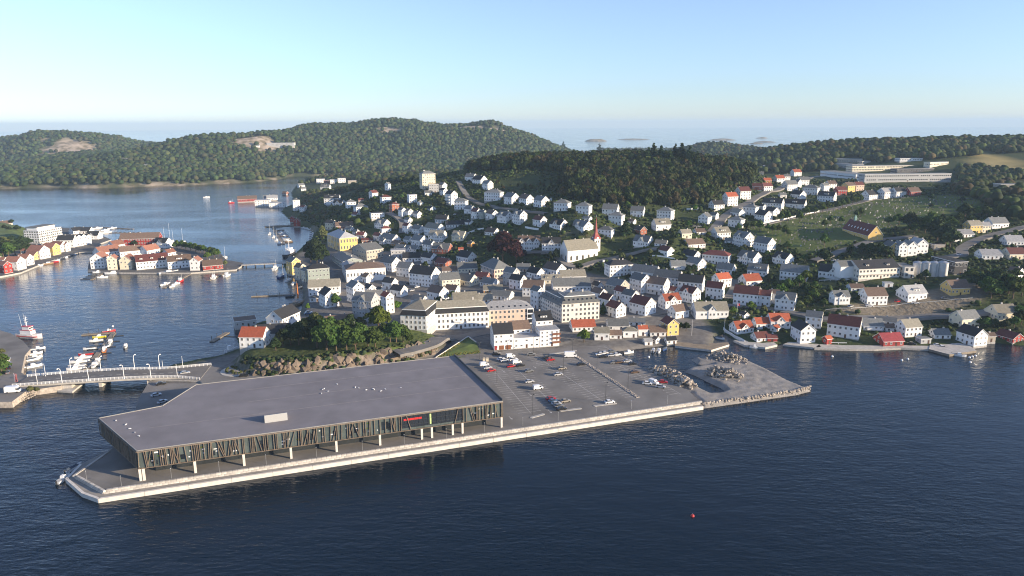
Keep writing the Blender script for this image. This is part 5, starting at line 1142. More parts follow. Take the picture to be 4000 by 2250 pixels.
pontoon('A', (1150, 940), (1300, 852), 2.0, 'wooden jetty with thin mooring booms off the island corner', fingers=[(1, 5, 8)])
pontoon('A', (2060, 1042), (2390, 868), 2.4, 'wooden jetty with boats in front of the island quay')
pontoon('M', (1750, 1449), (1870, 1392), 2.2, 'short jetty below the red house on the island')
pontoon('E', (210, 760), (345, 980), 3.0, 'marina pontoon packed with boats off the left shore', fingers=[(1, 8, 8)])
pontoon('E', (110, 755), (480, 735), 8.0, 'broad marina pier running out from the red boathouses', z=.9)
pontoon('A', (1190, 275), (1680, 302), 2.2, 'far pontoon stretching out behind the harbour bank', fingers=[(-1, 8, 8)])
pontoon('A', (1380, 350), (1720, 352), 2.2, 'second far pontoon behind the low white houses', fingers=[(1, 6, 8)])
pontoon('B', (250, 545), (235, 800), 2.0, 'pontoon with short booms along the left bank road', fingers=[(-1, 8, 5)])
fb0 = unp(*pix('M', 2025, 1318), 2.2); fb1 = unp(*pix('M', 2405, 1300), 2.2); L = np.linalg.norm(fb1-fb0); t = thing('footbridge', 'low dark footbridge joining the harbour island to the quay', 'footbridge', tuple(fb0), math.atan2(*(fb1-fb0)[1::-1]))
MB().box(0, L, -2, 2, -.5, 0).obj('deck', CONC, t)
for k in range(5): MB().box(L*(k+.5)/5-.4, L*(k+.5)/5+.4, -1.6, 1.6, -4, -.45).obj('pier', DARKM, t)
for s in (-1, 1):
    MB().box(0, L, s*1.9-.05, s*1.9+.05, 1.0, 1.12).obj('handrail', DARKM, t)
    for k in range(26): MB().box(L*k/25-.05, L*k/25+.05, s*1.9-.04, s*1.9+.04, 0, 1.0).obj('railing_post', DARKM, t)
# ------------------------------------------------------------------ boats
HULLC = {k: mat('hull_'+k, c, .3, .05, 1) for k, c in dict(white=(.78,.78,.77), red=(.42,.03,.03), yellow=(.62,.55,.05), orange=(.5,.16,.03), blue=(.03,.07,.2), dark=(.04,.045,.055), tan=(.3,.2,.11)).items()}
DECK = mat('boat_deck', (.5, .48, .44), .7); CANVAS = mat('boat_cover', (.06, .08, .11), .8)
def hull(L, B, H, mats):
    mb = MB(); st = [(-.5, .40, .0), (-.3, .5, .0), (0, .5, .03), (.2, .43, .12), (.36, .26, .26), (.5, .02, .42)]; V = []
    for x, b, s in st:
        z = H*(1+s); V += [(x*L, -b*B, z), (x*L, -b*B*.82, -.05), (x*L*.96, 0, -.35), (x*L, b*B*.82, -.05), (x*L, b*B, z)]
    F = [(i*5+j, i*5+j+1, i*5+5+j+1, i*5+5+j) for i in range(5) for j in range(4)]+[(0,4,3,2,1)]
    mb.add(V, [f[::-1] for f in F]); mb.f += [(i*5, i*5+5, i*5+9, i*5+4) for i in range(5)]; mb.m += [1]*5
    mb.v = [(x, y, z-(.12 if False else 0)) for x, y, z in mb.v]; return mb.mesh('hull', mats)
BM = {}
def boat(r, x, y, ln, ang, kind, label, group, col='white', hdg=None):
    p = unp(*pix(r, x, y), .3); phi = math.atan2(p[0], p[1]); t = thing({'sail':'sailboat','fish':'fishing_boat'}.get(kind, 'motorboat'), label, {'sail':'sailboat','fish':'fishing boat'}.get(kind, 'boat'), (p[0], p[1], 0), rad(ang)-phi, group)
    k = (kind, ln, col)
    if k not in BM:
        L, B, H = ln, max(1.9, ln*.31), .55+ln*.05; parts = [('hull', hull(L, B, H, [HULLC[col], DECK]))]
        if kind == 'motor':
            mb = MB(); b = B*.36; mb.add([(-L*.12,-b,H),(L*.22,-b*.8,H),(L*.22,b*.8,H),(-L*.12,b,H),(-L*.1,-b*.85,H+1.0),(L*.08,-b*.7,H+1.0),(L*.08,b*.7,H+1.0),(-L*.1,b*.85,H+1.0)], [(4,5,6,7),(0,1,5,4),(1,2,6,5),(2,3,7,6),(3,0,4,7)]); parts.append(('cabin', mb.mesh('cabin', TRIM)))
            parts.append(('windscreen', MB().add([(L*.225,-b*.78,H+.15),(L*.225,b*.78,H+.15),(L*.105,b*.66,H+.95),(L*.105,-b*.66,H+.95)], [(0,1,2,3)]).mesh('windscreen', GLASS)))
            parts.append(('outboard_motor', MB().box(-L*.5-.35, -L*.5+.05, -.22, .22, 0, H+.5).mesh('outboard_motor', DARKM)))
        elif kind == 'cover':
            mb = MB(); b = B*.47; mb.add([(-L*.46,-b,H),(L*.25,-b*.85,H+.1),(L*.25,b*.85,H+.1),(-L*.46,b,H),(-L*.4,0,H+.5),(L*.18,0,H+.65)], [(0,1,5,4),(2,3,4,5),(1,2,5),(3,0,4)]); parts.append(('cover', mb.mesh('cover', CANVAS)))
            parts.append(('outboard_motor', MB().box(-L*.5-.3, -L*.5+.05, -.2, .2, 0, H+.4).mesh('outboard_motor', DARKM)))
        elif kind == 'sail':
            parts.append(('cabin', MB().box(-L*.1, L*.22, -B*.25, B*.25, H, H+.5).mesh('cabin', TRIM))); parts.append(('mast', MB().tube((L*.08, 0, 0), (L*.08, 0, ln*1.25), .09, .05, 6).mesh('mast', WHITEM)))
            parts.append(('boom', MB().tube((L*.08, 0, H+1.2), (-L*.38, 0, H+1.2), .14, .12, 6).mesh('boom', TRIM))); parts.append(('spreader', MB().bar((L*.08, -.8, ln*.75), (L*.08, .8, ln*.75), .05).mesh('spreader', WHITEM)))
        elif kind == 'fish':
            parts.append(('wheelhouse', MB().box(-L*.28, -L*.02, -B*.3, B*.3, H, H+2.3).mesh('wheelhouse', TRIM))); parts.append(('wheelhouse_window', MB().box(-L*.02, -L*.02+.06, -B*.26, B*.26, H+1.3, H+1.9).mesh('wheelhouse_window', GLASS)))
            mb = MB(); mb.tube((L*.2, 0, H), (L*.2, 0, H+ln*.62), .09, .05, 6); mb.tube((L*.2, 0, H+1.4), (-L*.1, 0, H+ln*.4), .06, .05, 6); parts.append(('mast', mb.mesh('mast', WHITEM))); parts.append(('aft_mast', MB().tube((-L*.32, 0, H+2), (-L*.32, 0, H+ln*.5), .07, .04, 6).mesh('aft_mast', WHITEM)))
            parts.append(('rail', MB().box(-L*.5, L*.3, -B*.5, -B*.5+.06, H, H+.55).box(-L*.5, L*.3, B*.5-.06, B*.5, H, H+.55).mesh('rail', HULLC[col])))
        BM[k] = parts
    for nm, me in BM[k]: link(nm, me, t)
    return t
def fleet(lst, where, group):
    cl = {}
    for b in lst: cl.setdefault((b[5], b[6] if len(b) > 6 else 'white'), []).append(b)
    for (kind, col), L in cl.items():
        L.sort(key=lambda b: b[1])
        nm = dict(motor='motorboat', cover='covered dinghy', sail='sailboat', fish='fishing boat')[kind]
        for i, b in enumerate(L):
            lb = f'{col} {nm} {where}' if len(L) == 1 else f'{ordn(i)} {col} {nm} from left {where}'
            boat(*b[:6], lb, group, col)
fleet([('B',1000,428,7,175,'motor','yellow'),('B',968,465,7,175,'motor'),('B',905,545,6.5,172,'cover'),('B',865,602,7,172,'cover','red'),('B',838,635,8,172,'motor'),('B',806,675,9,174,'motor'),('B',778,722,8,172,'motor'),('B',762,748,8,174,'motor'),('B',1110,478,7,70,'motor'),('B',1070,525,6.5,50,'cover'),('B',1052,572,5.5,80,'fish','orange'),('B',980,668,6,60,'motor'),('B',952,712,8.5,65,'motor'),('B',1095,372,7,5,'motor','red')], 'at the boat pontoon by bridge', 'boats at the bridge pontoon')
fleet([('B',380,550,7,5,'motor'),('B',352,597,7,5,'motor'),('B',347,636,7,4,'motor'),('B',332,725,8,4,'motor'),('B',365,575,7,5,'cover','dark'),('B',335,655,6,4,'cover')], 'moored along the left bank road', 'boats along the left bank road')
boat('B', 1265, 522, 6, 75, 'motor', 'small white motorboat alone on open water near the pontoon', None)
boat('B', 2330, 562, 8, 40, 'fish', 'white boat tied below the red roofed quay house', None)
fleet([('A',1235,848,8,175,'motor'),('A',1430,860,13,175,'motor'),('A',1290,912,8,178,'motor'),('A',2075,1000,9,35,'motor'),('A',2212,995,7,30,'motor'),('A',2165,1028,5,30,'motor'),('A',2275,962,8,60,'fish','red'),('A',2120,852,15,10,'motor'),('M',1795,1430,10,75,'fish'),('M',1907,1412,9,60,'fish')], 'beside the harbour island quay', 'boats beside the harbour island')
fleet([('A',700+34*k,700-11.5*k,7,15,'cover','dark' if k % 3 else 'white') for k in range(11)]+[('A',490,768,6,20,'motor'),('A',600,742,9,12,'motor','tan'),('A',690,718,6,12,'cover','red'),('A',1065,602,6,5,'cover','red')], 'moored in row at left harbour bank', 'boats along the left harbour bank')
fleet([('E',175,850,10,80,'sail'),('E',225,890,10,80,'sail'),('E',262,930,9,75,'sail'),('E',300,970,10,70,'motor')]+[('E',305+13*k,812+17*k,8,175,'motor' if k % 3 else 'cover','white' if k % 4 else 'tan') for k in range(9)]+[('E',600+45*k,775+12*k,7,170,'motor') for k in range(3)]+[('E',720-4*k,820+26*k,7,172,'motor') for k in range(5)], 'in the marina off left shore', 'boats in the marina')
fleet([('E',245,1290,11,75,'fish'),('E',325,1385,13,65,'fish','blue'),('F',412,305,9,60,'sail'),('F',470,350,7,60,'motor'),('F',552,400,6,50,'cover','dark'),('F',465,605,5,30,'cover','blue'),('F',430,510,6,5,'cover','dark')], 'along the inner harbour quay', 'boats along the inner harbour quay')
fleet([('A',1225,296,11,10,'motor'),('A',1410,296,10,10,'motor'),('A',1330,352,12,8,'motor'),('A',1320,322,9,8,'motor'),('M',1730,752,10,0,'motor')], 'far out behind the harbour bank', 'distant boats')
fleet([('A',2065,440,11,60,'sail'),('A',2135,470,16,60,'sail'),('A',2175,480,12,60,'sail'),('A',2295,475,12,60,'sail'),('M',1885,1262,9,60,'sail')], 'behind trees of harbour island', 'sailboats behind the island')
fleet([('J',490,1192,5.5,80,'motor'),('J',560,1195,6,75,'motor'),('J',630,1172,5,60,'cover','blue'),('J',180,1215,6,30,'motor'),('J',1765,1150,5.5,5,'motor'),('J',1330,1035,5,-20,'cover'),('L',1760,1252,6.5,5,'motor')], 'along the right shore', 'boats along the right shore')
boat('C', 225, 1105, 7, 40, 'cover', 'white covered boat tied at the tip of the promenade', None); boat('C', 125, 1215, 6.5, 50, 'motor', 'white boat moored off the left corner of promenade', None)
boat('M', 1940, 800, 9, 10, 'fish', 'small red fishing boat beside the far red boathouse', None, 'red'); boat('A', 2040, 1280, .1, 0, 'cover', '', None) if False else None
# rescue vessel, tug and old sailing ship
def ship(r, x, y, ln, ang, label, cat, hullc, topc, mast, name):
    p = unp(*pix(r, x, y), .5); phi = math.atan2(p[0], p[1]); t = thing(name, label, cat, (p[0], p[1], 0), rad(ang)-phi); B = ln*.27; H = 1.2+ln*.055
    link('hull', hull(ln, B, H, [HULLC[hullc], DECK]), t); MB().box(-ln*.42, ln*.36, -B*.51, B*.51, H*.45, H*.62).obj('rubbing_strake', HULLC['red' if hullc == 'white' else 'dark'], t)
    h = MB().box(-ln*.3, ln*.14, -B*.34, B*.34, H, H+2.3).obj('deckhouse', TRIM, t); MB().box(-ln*.2, ln*.08, -B*.3, B*.3, H+2.3, H+4.4).obj('wheelhouse', TRIM, t)
    MB().box(ln*.08, ln*.08+.06, -B*.26, B*.26, H+3.2, H+4.0).obj('window_band', GLASS, t); MB().box(-ln*.22, ln*.1, -B*.33, B*.33, H+4.4, H+4.75).obj('wheelhouse_roof', HULLC[topc], t)
    MB().box(-ln*.31, ln*.15, -B*.36, B*.36, H+2.25, H+2.55).obj('deckhouse_roof', HULLC[topc], t)
    mb = MB(); mb.tube((-ln*.08, 0, H+4.7), (-ln*.08, 0, H+4.7+mast), .2, .08, 7)
    for z in (.35, .6, .8): mb.bar((-ln*.08, -1.3, H+4.7+mast*z), (-ln*.08, 1.3, H+4.7+mast*z), .09)
    mb.obj('mast', WHITEM, t); MB().lathe([(.6, 0), (.55, 1.6)], 10).obj('funnel', HULLC[topc], t, loc=(-ln*.25, 0, H+2.5))
    for s in (-1, 1): MB().tube((-ln*.2, s*B*.28, H+4.7), (-ln*.24, s*B*.3, H+4.7+mast*1.2), .06, .03, 5).obj('antenna', WHITEM, t)
ship('B', 305, 425, 17, -48, 'red and white rescue vessel moored at the left quay', 'rescue ship', 'white', 'red', 6, 'rescue_ship')
ship('E', 430, 1110, 24, 66, 'big dark hulled tugboat at the harbour mouth quay', 'tugboat', 'dark', 'white', 8, 'tugboat')
p = unp(*pix('F', 530, 600), .3); t = thing('sailing_ship', 'old wooden sailing ship with furled orange sail on tall mast', 'sailing ship', (p[0], p[1], 0), rad(70)); link('hull', hull(13, 4, 1.3, [HULLC['tan'], WOOD]), t)
MB().tube((0, 0, 0), (0, 0, 16), .22, .1, 7).obj('mast', WOOD, t); MB().tube((.3, 0, 4), (.15, 0, 14.5), .55, .25, 8).obj('furled_sail', HULLC['orange'], t); MB().tube((6, 0, 1.6), (9, 0, 2.6), .15, .08, 6).obj('bowsprit', WOOD, t); MB().box(-4.5, -1.5, -1.1, 1.1, 1.3, 2.2).obj('cabin', WOOD, t)
# buoys
BUOY = MB().lathe([(.05, -.4), (.5, -.2), (.62, .15), (.45, .55), (.1, .75)], 10)
bu = [('L',165,1265),('L',1115,1298),('L',1040,1312),('L',1890,1278),('L',1925,1267),('L',1965,1257),('L',1900,1338),('B',1135,322),('J',432,1272)]
for i, q in enumerate(sorted(bu, key=lambda q: pix(*q)[0])):
    p = unp(*pix(*q), .1); t = thing('mooring_buoy', f'{ordn(i)} from left of the white mooring buoys', 'buoy', (p[0], p[1], 0), 0, 'white mooring buoys'); BUOY.obj('float', HULLC['white'], t); MB().tube((0, 0, .7), (0, 0, 1.05), .06).obj('ring', METAL, t)
p = unp(2705, 2016, .1); t = thing('marker_buoy', 'small red buoy alone on the dark water in front', 'buoy', (p[0], p[1], 0)); BUOY.obj('float', HULLC['red'], t); MB().tube((0, 0, .7), (0, 0, 1.05), .06).obj('ring', METAL, t)
# ------------------------------------------------------------------ cars
CARC = dict(white=(.75,.75,.74), silver=(.42,.43,.44), grey=(.16,.165,.17), black=(.015,.016,.018), red=(.38,.015,.02), blue=(.05,.11,.2), tan=(.3,.27,.22), brown=(.12,.075,.05))
CARM = {k: mat('car_'+k, c, .22, .03, 1, spec=.6) for k, c in CARC.items()}; TYRE = mat('tyre', (.015, .015, .015), .8); LAMPW = mat('headlight', (.7, .7, .68), .15); LAMPR = mat('tail_light', (.3, .01, .01), .2)
def extr(prof, hw, top=1.0, mi=0, ztop=None):
    n = len(prof); V = []
    for s in (-1, 1):
        for x, z in prof: k = 1.0 if z < .8 else top; V.append((x, s*hw*k, z))
    return V, [tuple(range(n)), tuple(range(n, 2*n))[::-1]]+[((i+1) % n, i, n+i, n+(i+1) % n) for i in range(n)]
CB = {}
def car_parts(col, kind):
    k = (col, kind)
    if k in CB: return CB[k]
    if kind == 'car':
        body = [(-2.15,.3),(2.1,.3),(2.2,.55),(2.1,.75),(1.1,.92),(-1.75,.95),(-2.15,.85),(-2.2,.5)]; glass = [(-1.8,.94),(1.15,.91),(.35,1.38),(-1.2,1.42)]; roof = [(-1.22,1.40),(.36,1.36),(.28,1.46),(-1.1,1.5)]; L, W2 = 2.2, .88
    elif kind == 'van':
        body = [(-2.3,.32),(2.2,.32),(2.35,.6),(2.2,.95),(1.55,1.1),(.95,1.85),(-2.2,1.92),(-2.35,.6)]; glass = [(.4,1.12),(1.58,1.08),(1.02,1.74),(.4,1.74)]; roof = [(-2.1,1.91),(.9,1.84),(.8,1.95),(-2.0,2.0)]; L, W2 = 2.35, .92
    else:
        body = [(-3.2,.4),(3.0,.4),(3.2,.8),(3.1,1.2),(2.3,1.5),(2.2,2.8),(-3.1,2.8),(-3.2,.8)]; glass = [(1.5,1.5),(2.75,1.35),(2.32,2.1),(1.5,2.1)]; roof = [(-3.0,2.79),(2.1,2.79),(2.0,2.92),(-2.9,2.92)]; L, W2 = 3.2, 1.08
    b = MB(); b.add(*extr(body, W2)); gl = MB(); gl.add(*extr(glass, W2*(.97 if kind == 'car' else 1.01), .82 if kind == 'car' else 1.0)); rf = MB(); rf.add(*extr(roof, W2*.96, .82 if kind == 'car' else .97))
    wh = MB().tube((0, -.1, 0), (0, .1, 0), .33, .33, 10).mesh('wheel', TYRE)
    CB[k] = (b.mesh('body', CARM[col]), gl.mesh('windows', GLASS), rf.mesh('roof', CARM[col]), wh, MB().box(-.04, .04, -.18, .18, -.08, .08).mesh('headlight', LAMPW), MB().box(-.04, .04, -.15, .15, -.1, .1).mesh('tail_light', LAMPR), L, W2, .56 if kind == 'car' else .8)
    return CB[k]
def car(p, ang, col, kind, label, group):
    b, gl, rf, wh, hl, tl, L, W2, zl = car_parts(col, kind); t = thing({'car': 'parked_car', 'van': 'van', 'camper': 'camper_van'}[kind], label, {'car': 'car', 'van': 'van', 'camper': 'camper van'}[kind], tuple(p), ang, group)
    link('body', b, t); link('windows', gl, t); link('roof', rf, t)
    for sx in (-.62, .62):
        for sy in (-1, 1): link('wheel', wh, t, (sx*L, sy*(W2-.06), .33))
    for sy in (-1, 1): link('headlight', hl, t, (L-.06, sy*W2*.7, zl+.05)); link('tail_light', tl, t, (-L+.02, sy*W2*.75, zl+.12))
    return t
def carset(lst, where, group, base=None):
    cl = {}
    for c in lst: cl.setdefault((c[4], c[5] if len(c) > 5 else 'car'), []).append(c)
    for (col, kind), L in cl.items():
        L.sort(key=lambda c: pix(c[0], c[1], c[2])[0]); nm = {'car': 'car', 'van': 'panel van', 'camper': 'camper van'}[kind]
        for i, c in enumerate(L):
            q = unp(*pix(c[0], c[1], c[2]), base) if base else cast(*pix(c[0], c[1], c[2])); phi = math.atan2(q[0], q[1])
            if not base: q = q+np.array([0, 0, .3])
            lb = f'{col} {nm} {where}' if len(L) == 1 else f'{ordn(i)} {col} {nm} from left {where}'
            car((q[0], q[1], (base+.01) if base else q[2]), rad(c[3])-phi, col, kind, lb, group)
rw = lambda a, b: np.array(unp(*b, DZ)[:2])-np.array(unp(*a, DZ)[:2])
AXIS = rw((2086, 1386), (2368, 1575)); AXIS /= np.linalg.norm(AXIS); PERP = np.array([-AXIS[1], AXIS[0]]); PERP = PERP if PERP[0] > 0 else -PERP
pa = math.degrees(math.atan2(PERP[1], PERP[0]))
lot = [('D',1905,222,-5,'black'),('D',2045,245,pa,'white','van'),('D',2075,275,pa,'white'),('D',2108,306,pa,'white','van'),('D',1953,274,pa,'white'),('D',1985,287,pa,'white'),('D',1780,330,pa,'white','van'),('D',1815,360,pa,'silver'),('D',1852,388,pa,'red'),('D',2050,345,pa,'red'),('D',2145,336,pa,'black'),('D',2255,225,5,'grey'),('D',2415,258,pa,'black'),('D',2447,280,pa,'red'),('D',2230,392,pa,'grey'),('D',2525,427,pa,'silver'),('D',2235,500,pa,'silver'),('D',2320,565,pa,'white','van'),('D',2450,672,pa,'red'),('D',2475,696,pa,'blue'),('D',2505,722,pa,'silver'),('D',2530,746,pa,'grey'),('D',2560,776,pa,'black'),
 ('Q',490,203,8,'white','camper'),('Q',580,270,pa,'black'),('Q',420,305,pa,'tan'),('Q',448,580,pa,'tan'),('Q',818,588,pa,'white'),('Q',735,186,pa+180,'white'),('Q',770,177,pa+180,'white'),('Q',765,207,pa,'black'),('Q',835,166,pa,'grey'),('Q',835,196,pa,'silver'),('Q',880,191,pa,'white'),('Q',855,257,pa,'grey'),('Q',897,254,pa,'brown'),('Q',968,244,pa,'silver'),('Q',1010,267,pa,'black'),('Q',1030,336,pa,'brown'),('Q',1135,432,pa-25,'white'),('Q',1188,425,pa-60,'white','van'),('Q',1265,420,pa-20,'red'),('Q',1245,460,pa-30,'silver')]
carset(lot, 'in the car park', 'cars in the car park', DZ)
carset([('B',1620,908,5,'black'),('B',1572,1022,15,'silver'),('B',1635,1090,30,'silver')], 'in the small car park left of mall', 'cars beside the mall', DZ)
carset([('B',1865,805,2,'silver'),('B',2450,832,-5,'black'),('F',1938,1275,28,'grey'),('J',1660,680,3,'black'),('G',1362,1112,5,'silver'),('G',2140,1212,20,'white','van'),('K',1762,1280,55,'white'),('H',770,1240,-3,'grey')], 'driving on the road', 'cars on the roads')
carset([('L',630,642,20,'white'),('L',1205,605,20,'white'),('L',392,648,60,'silver'),('L',985,585,60,'red'),('L',1580,548,20,'grey'),('I',1060,765,10,'silver'),('I',1000,762,40,'grey'),('F',665,722,5,'white'),('F',650,740,5,'blue'),('F',2025,402,35,'white'),('F',1925,356,35,'black'),('F',1960,446,35,'silver'),('K',180,1355,60,'white'),('K',235,1362,60,'silver'),('G',255,612,10,'white')], 'parked among the houses', 'cars parked among the houses')
carset([('L',1165,1120,-5,'black'),('L',1555,1166,12,'white'),('L',1490,1140,15,'white')], 'on the right shore quay', 'cars on the shore quay')
carset([('B',85,662,85,'white'),('B',92,700,85,'silver'),('B',88,745,85,'black'),('B',82,792,85,'grey')], 'parked along left bank road', 'cars on the left bank', 2.6)
car(unp(*pix('B', 135, 985), 2.6), rad(10), 'white', 'camper', 'white box truck parked at the left edge by the bridge', None)
# ------------------------------------------------------------------ painted bays, kerbs and lamps of the car park
mk = MB(); Z = DZ+.006
def stripe(a, b, w=.11): mk.bar((*a, Z), (*b, Z), w, .008)
def row(pa_, pb_, left=True, right=True, step=2.55, ln=5.0, axis=True):
    a = np.array(unp(*pa_, DZ)[:2]); b = np.array(unp(*pb_, DZ)[:2]); L = np.linalg.norm(b-a); t = (b-a)/L; nn = np.array([-t[1], t[0]]); nn = nn if nn[0] > 0 else -nn
    if axis: stripe(a, b, .14)
    for k in range(int(L/step)+1):
        c = a+t*k*step
        if right: stripe(c, c+nn*ln)
        if left: stripe(c, c-nn*ln)
row((1905,1420),(2073,1614)); row((1988,1412),(2186,1603)); row((2086,1386),(2368,1575)); row((2251,1397),(2491,1554), True, False); row((2360,1352),(2490,1432), True, False); row((2420,1430),(2560,1495), True, True); row((2540,1470),(2660,1540), True, False)
for (x, y) in [('D',(1970,385)),('D',(2287,345)),('D',(2240,620)),('D',(2045,855)),('D',(2440,790))]:
    c = np.array(unp(*pix(x, *y), DZ)[:2]); stripe(c-AXIS*1.6, c+AXIS*1.0, .18); mk.add([(*(c+AXIS*2), Z), (*(c+AXIS*.8+PERP*.5), Z), (*(c+AXIS*.8-PERP*.5), Z)], [(0, 1, 2)])
tag(mk.obj('parking_markings', mat('worn_paint', (.5, .48, .45), .85, .3, .5)), kind='structure')
ks = thing('planted_kerb', 'stony planted kerb strip dividing the car park from its access road', 'kerb', (0, 0, 0))
A = np.array(unp(2253, 1393, DZ)[:2]); B = np.array(unp(2493, 1553, DZ)[:2]); t_ = (B-A)/np.linalg.norm(B-A); n_ = np.array([-t_[1], t_[0]])
MB().prism([tuple(A-n_*.9), tuple(B-n_*.9), tuple(B+n_*.9), tuple(A+n_*.9)], DZ-.1, DZ+.16).obj('kerb', ROCK, ks); g = random.Random(2)
for k in range(140): c = A+(B-A)*g.random()+n_*g.uniform(-.7, .7); link('stone', ROCKS[k % 8], ks, (*c, DZ+.2), g.uniform(0, 6), g.uniform(.4, .8))
for i, (a, b) in enumerate([((2075,1632),(2124,1618)),((2188,1606),(2268,1596)),((2322,1586),(2405,1576)),((2148,1384),(2250,1370))]):
    A = np.array(unp(*a, DZ)[:2]); B = np.array(unp(*b, DZ)[:2]); t_ = (B-A)/np.linalg.norm(B-A); n_ = np.array([-t_[1], t_[0]])
    o = MB().prism([tuple(A-n_*.7), tuple(B-n_*.7), tuple(B+t_*.5), tuple(B+n_*.7), tuple(A+n_*.7), tuple(A-t_*.5)], DZ-.1, DZ+.15).obj('traffic_island', CONC); tag(o, f'{ordn(i)} pale kerb island from left ending a parking row' if i < 3 else 'pale kerb island at the top of the car park', 'kerb island', 'kerb islands in the car park')
lots = [('D',1910,500,9),('D',2265,828,9),('Q',785,585,9),('Q',430,340,9),('Q',712,305,9),('Q',972,472,9),('Q',507,195,9),('Q',182,168,9),('H',555,1300,9)]
for i, (r, x, y, h) in enumerate(sorted(lots, key=lambda q: pix(*q[:3])[0])): lamp(unp(*pix(r, x, y), DZ), h, f'{ordn(i)} dark lamp post from left in the car park', 'lamp posts in the car park', False, math.atan2(PERP[1], PERP[0]))
ql = [('C',360,1235),('C',708,1285),('C',1212,1208),('C',1693,1140),('C',2165,1068),('D',95,1248),('D',557,1183),('D',978,1115),('D',1400,1055),('D',1783,995),('D',2170,938),('D',2525,885),('Q',705,690),('Q',1000,640),('Q',1303,598)]
for i, (r, x, y) in enumerate(sorted(ql, key=lambda q: pix(*q)[0])):
    t = thing('quay_lamp', f'{ordn(i)} thin lamp post from left along the stone block wall', 'lamp post', tuple(unp(*pix(r, x, y), DZ)), 0, 'lamp posts along the stone wall'); MB().tube((0, 0, 0), (0, 0, 3.6), .06, .04, 6).obj('pole', METAL, t); MB().lathe([(.05, 0), (.16, .1), (.1, .3)], 7).obj('lamp_head', METAL, t, loc=(0, 0, 3.5))
for i, x in enumerate((1780, 1812)):
    p = unp(*pix('D', x, 285), DZ); t = thing('recycling_bin', ('left' if i == 0 else 'right')+' cream recycling container at the car park entrance', 'container', tuple(p)); MB().box(-.6, .6, -.6, .6, 0, 1.5).obj('body', WALL['c'], t); MB().add([(-.65,-.65,1.5),(.65,-.65,1.5),(.65,.65,1.5),(-.65,.65,1.5),(-.4,0,1.95),(.4,0,1.95)], [(0,1,5,4),(2,3,4,5),(1,2,5),(3,0,4)]).obj('lid', WALL['t'], t)
# telecom mast, monument, banner, flag
p = cast(2163, 590); t = thing('telecom_mast', 'tall lattice mast rising behind the wooded hill', 'mast', (p[0], p[1], p[2])); zt = 34
for a in range(3): MB().tube((1.2*math.cos(a*2.09), 1.2*math.sin(a*2.09), 0), (.35*math.cos(a*2.09), .35*math.sin(a*2.09), zt), .14, .09, 5).obj('leg', METAL, t)
for k in range(14):
    z0 = zt*k/14; z1 = zt*(k+1)/14; mb = MB()
    for a in range(3):
        r0 = 1.2-.85*k/14; r1 = 1.2-.85*(k+1)/14; mb.tube((r0*math.cos(a*2.09), r0*math.sin(a*2.09), z0), (r1*math.cos(a*2.09+2.09), r1*math.sin(a*2.09+2.09), z1), .06, .06, 4)
    mb.obj('brace', METAL, t)
for z in (26, 30): MB().lathe([(1.1, z), (1.1, z+1.2)], 10).obj('antenna', WHITEM, t)
p = cast(*pix('F', 1385, 935)); t = thing('monument', 'grey seaman statue on a granite plinth among knoll trees', 'statue', (p[0], p[1], p[2])); MB().box(-.9, .9, -.9, .9, -.5, 2.6).obj('plinth', STONE, t)
st_ = MB().lathe([(.42, 2.6), (.36, 3.4), (.42, 4.0), (.5, 4.4), (.2, 4.65), (.14, 4.7), (.2, 4.85), (.19, 5.05), (.05, 5.15)], 10).tube((.4, 0, 4.4), (.55, -.25, 3.6), .13, .1, 6).tube((-.4, 0, 4.4), (-.5, -.2, 3.6), .13, .1, 6).obj('figure', mat('bronze', (.12, .13, .11), .5), t)
for i, (r, x, y, h) in enumerate([('F',1245,1030,9),('F',1568,950,7),('J',1380,970,11),('J',972,1000,9),('K',135,1340,8)]):
    p = cast(*pix(r, x, y)); t = thing('flag_pole', ['white flagpole among the trees on the knoll','white flagpole right of the statue on the knoll','tall white pole beside the slipway on the right shore','grey pole by the wall left of the slipway','grey pole at the corner below the chapel road'][i], 'pole', tuple(p)); MB().tube((0, 0, -.5), (0, 0, h), .1, .05, 6).obj('pole', WHITEM, t); MB().lathe([(.04, 0), (.13, .12), (.03, .25)], 7).obj('pole_cap', METAL, t, loc=(0, 0, h))
p = cast(*pix('J', 1537, 770)); t = thing('norwegian_flag', 'red, white and blue flag hanging on a white pole by the hill road', 'flag', tuple(p)); MB().tube((0, 0, -.5), (0, 0, 9), .09, .05, 6).obj('pole', WHITEM, t)
fl = MB(); 
for a, b, c, d, mi in ((0, .45, 0, 1.6, 0), (.75, 1.4, 0, 1.6, 0), (.45, .75, 0, 1.6, 1)): fl.box(.05+a, .05+b, -.02, .02, 6.9+c, 6.9+d, mi)
fl.box(.52, .68, -.03, .03, 6.9, 8.5, 2); fl.obj('cloth', [HULLC['red'], TRIM, HULLC['blue']], t); t.name = 'flag'
p = unp(*pix('B', 165, 885), 2.6); t = thing('banner_sign', 'red and white upright banner sign at the left end of bridge', 'sign', tuple(p), rad(-15)); MB().box(-.7, .7, -.05, .05, .3, 4.2).obj('panel', mat('banner_red', (.62, .16, .14), .6), t); MB().tube((-.78, 0, 0), (-.78, 0, 4.4), .06).obj('pole', WHITEM, t)
mb = MB()
for k in range(9):
    a0_, a1_ = rad(40+k*31), rad(40+(k+1)*31); mb.bar((.33*math.cos(a0_), -.07, 3.45+.42*math.sin(a0_)), (.33*math.cos(a1_), -.07, 3.45+.42*math.sin(a1_)), .13, .05, up=(0, 1, 0))
mb.obj('ring_emblem', TRIM, t); MB().box(-.62, -.5, -.07, -.05, .5, 4.1).obj('pale_edge', TRIM, t); MB().box(.0, .5, -.07, -.05, .6, 1.4).obj('dark_mark', DARKM, t)
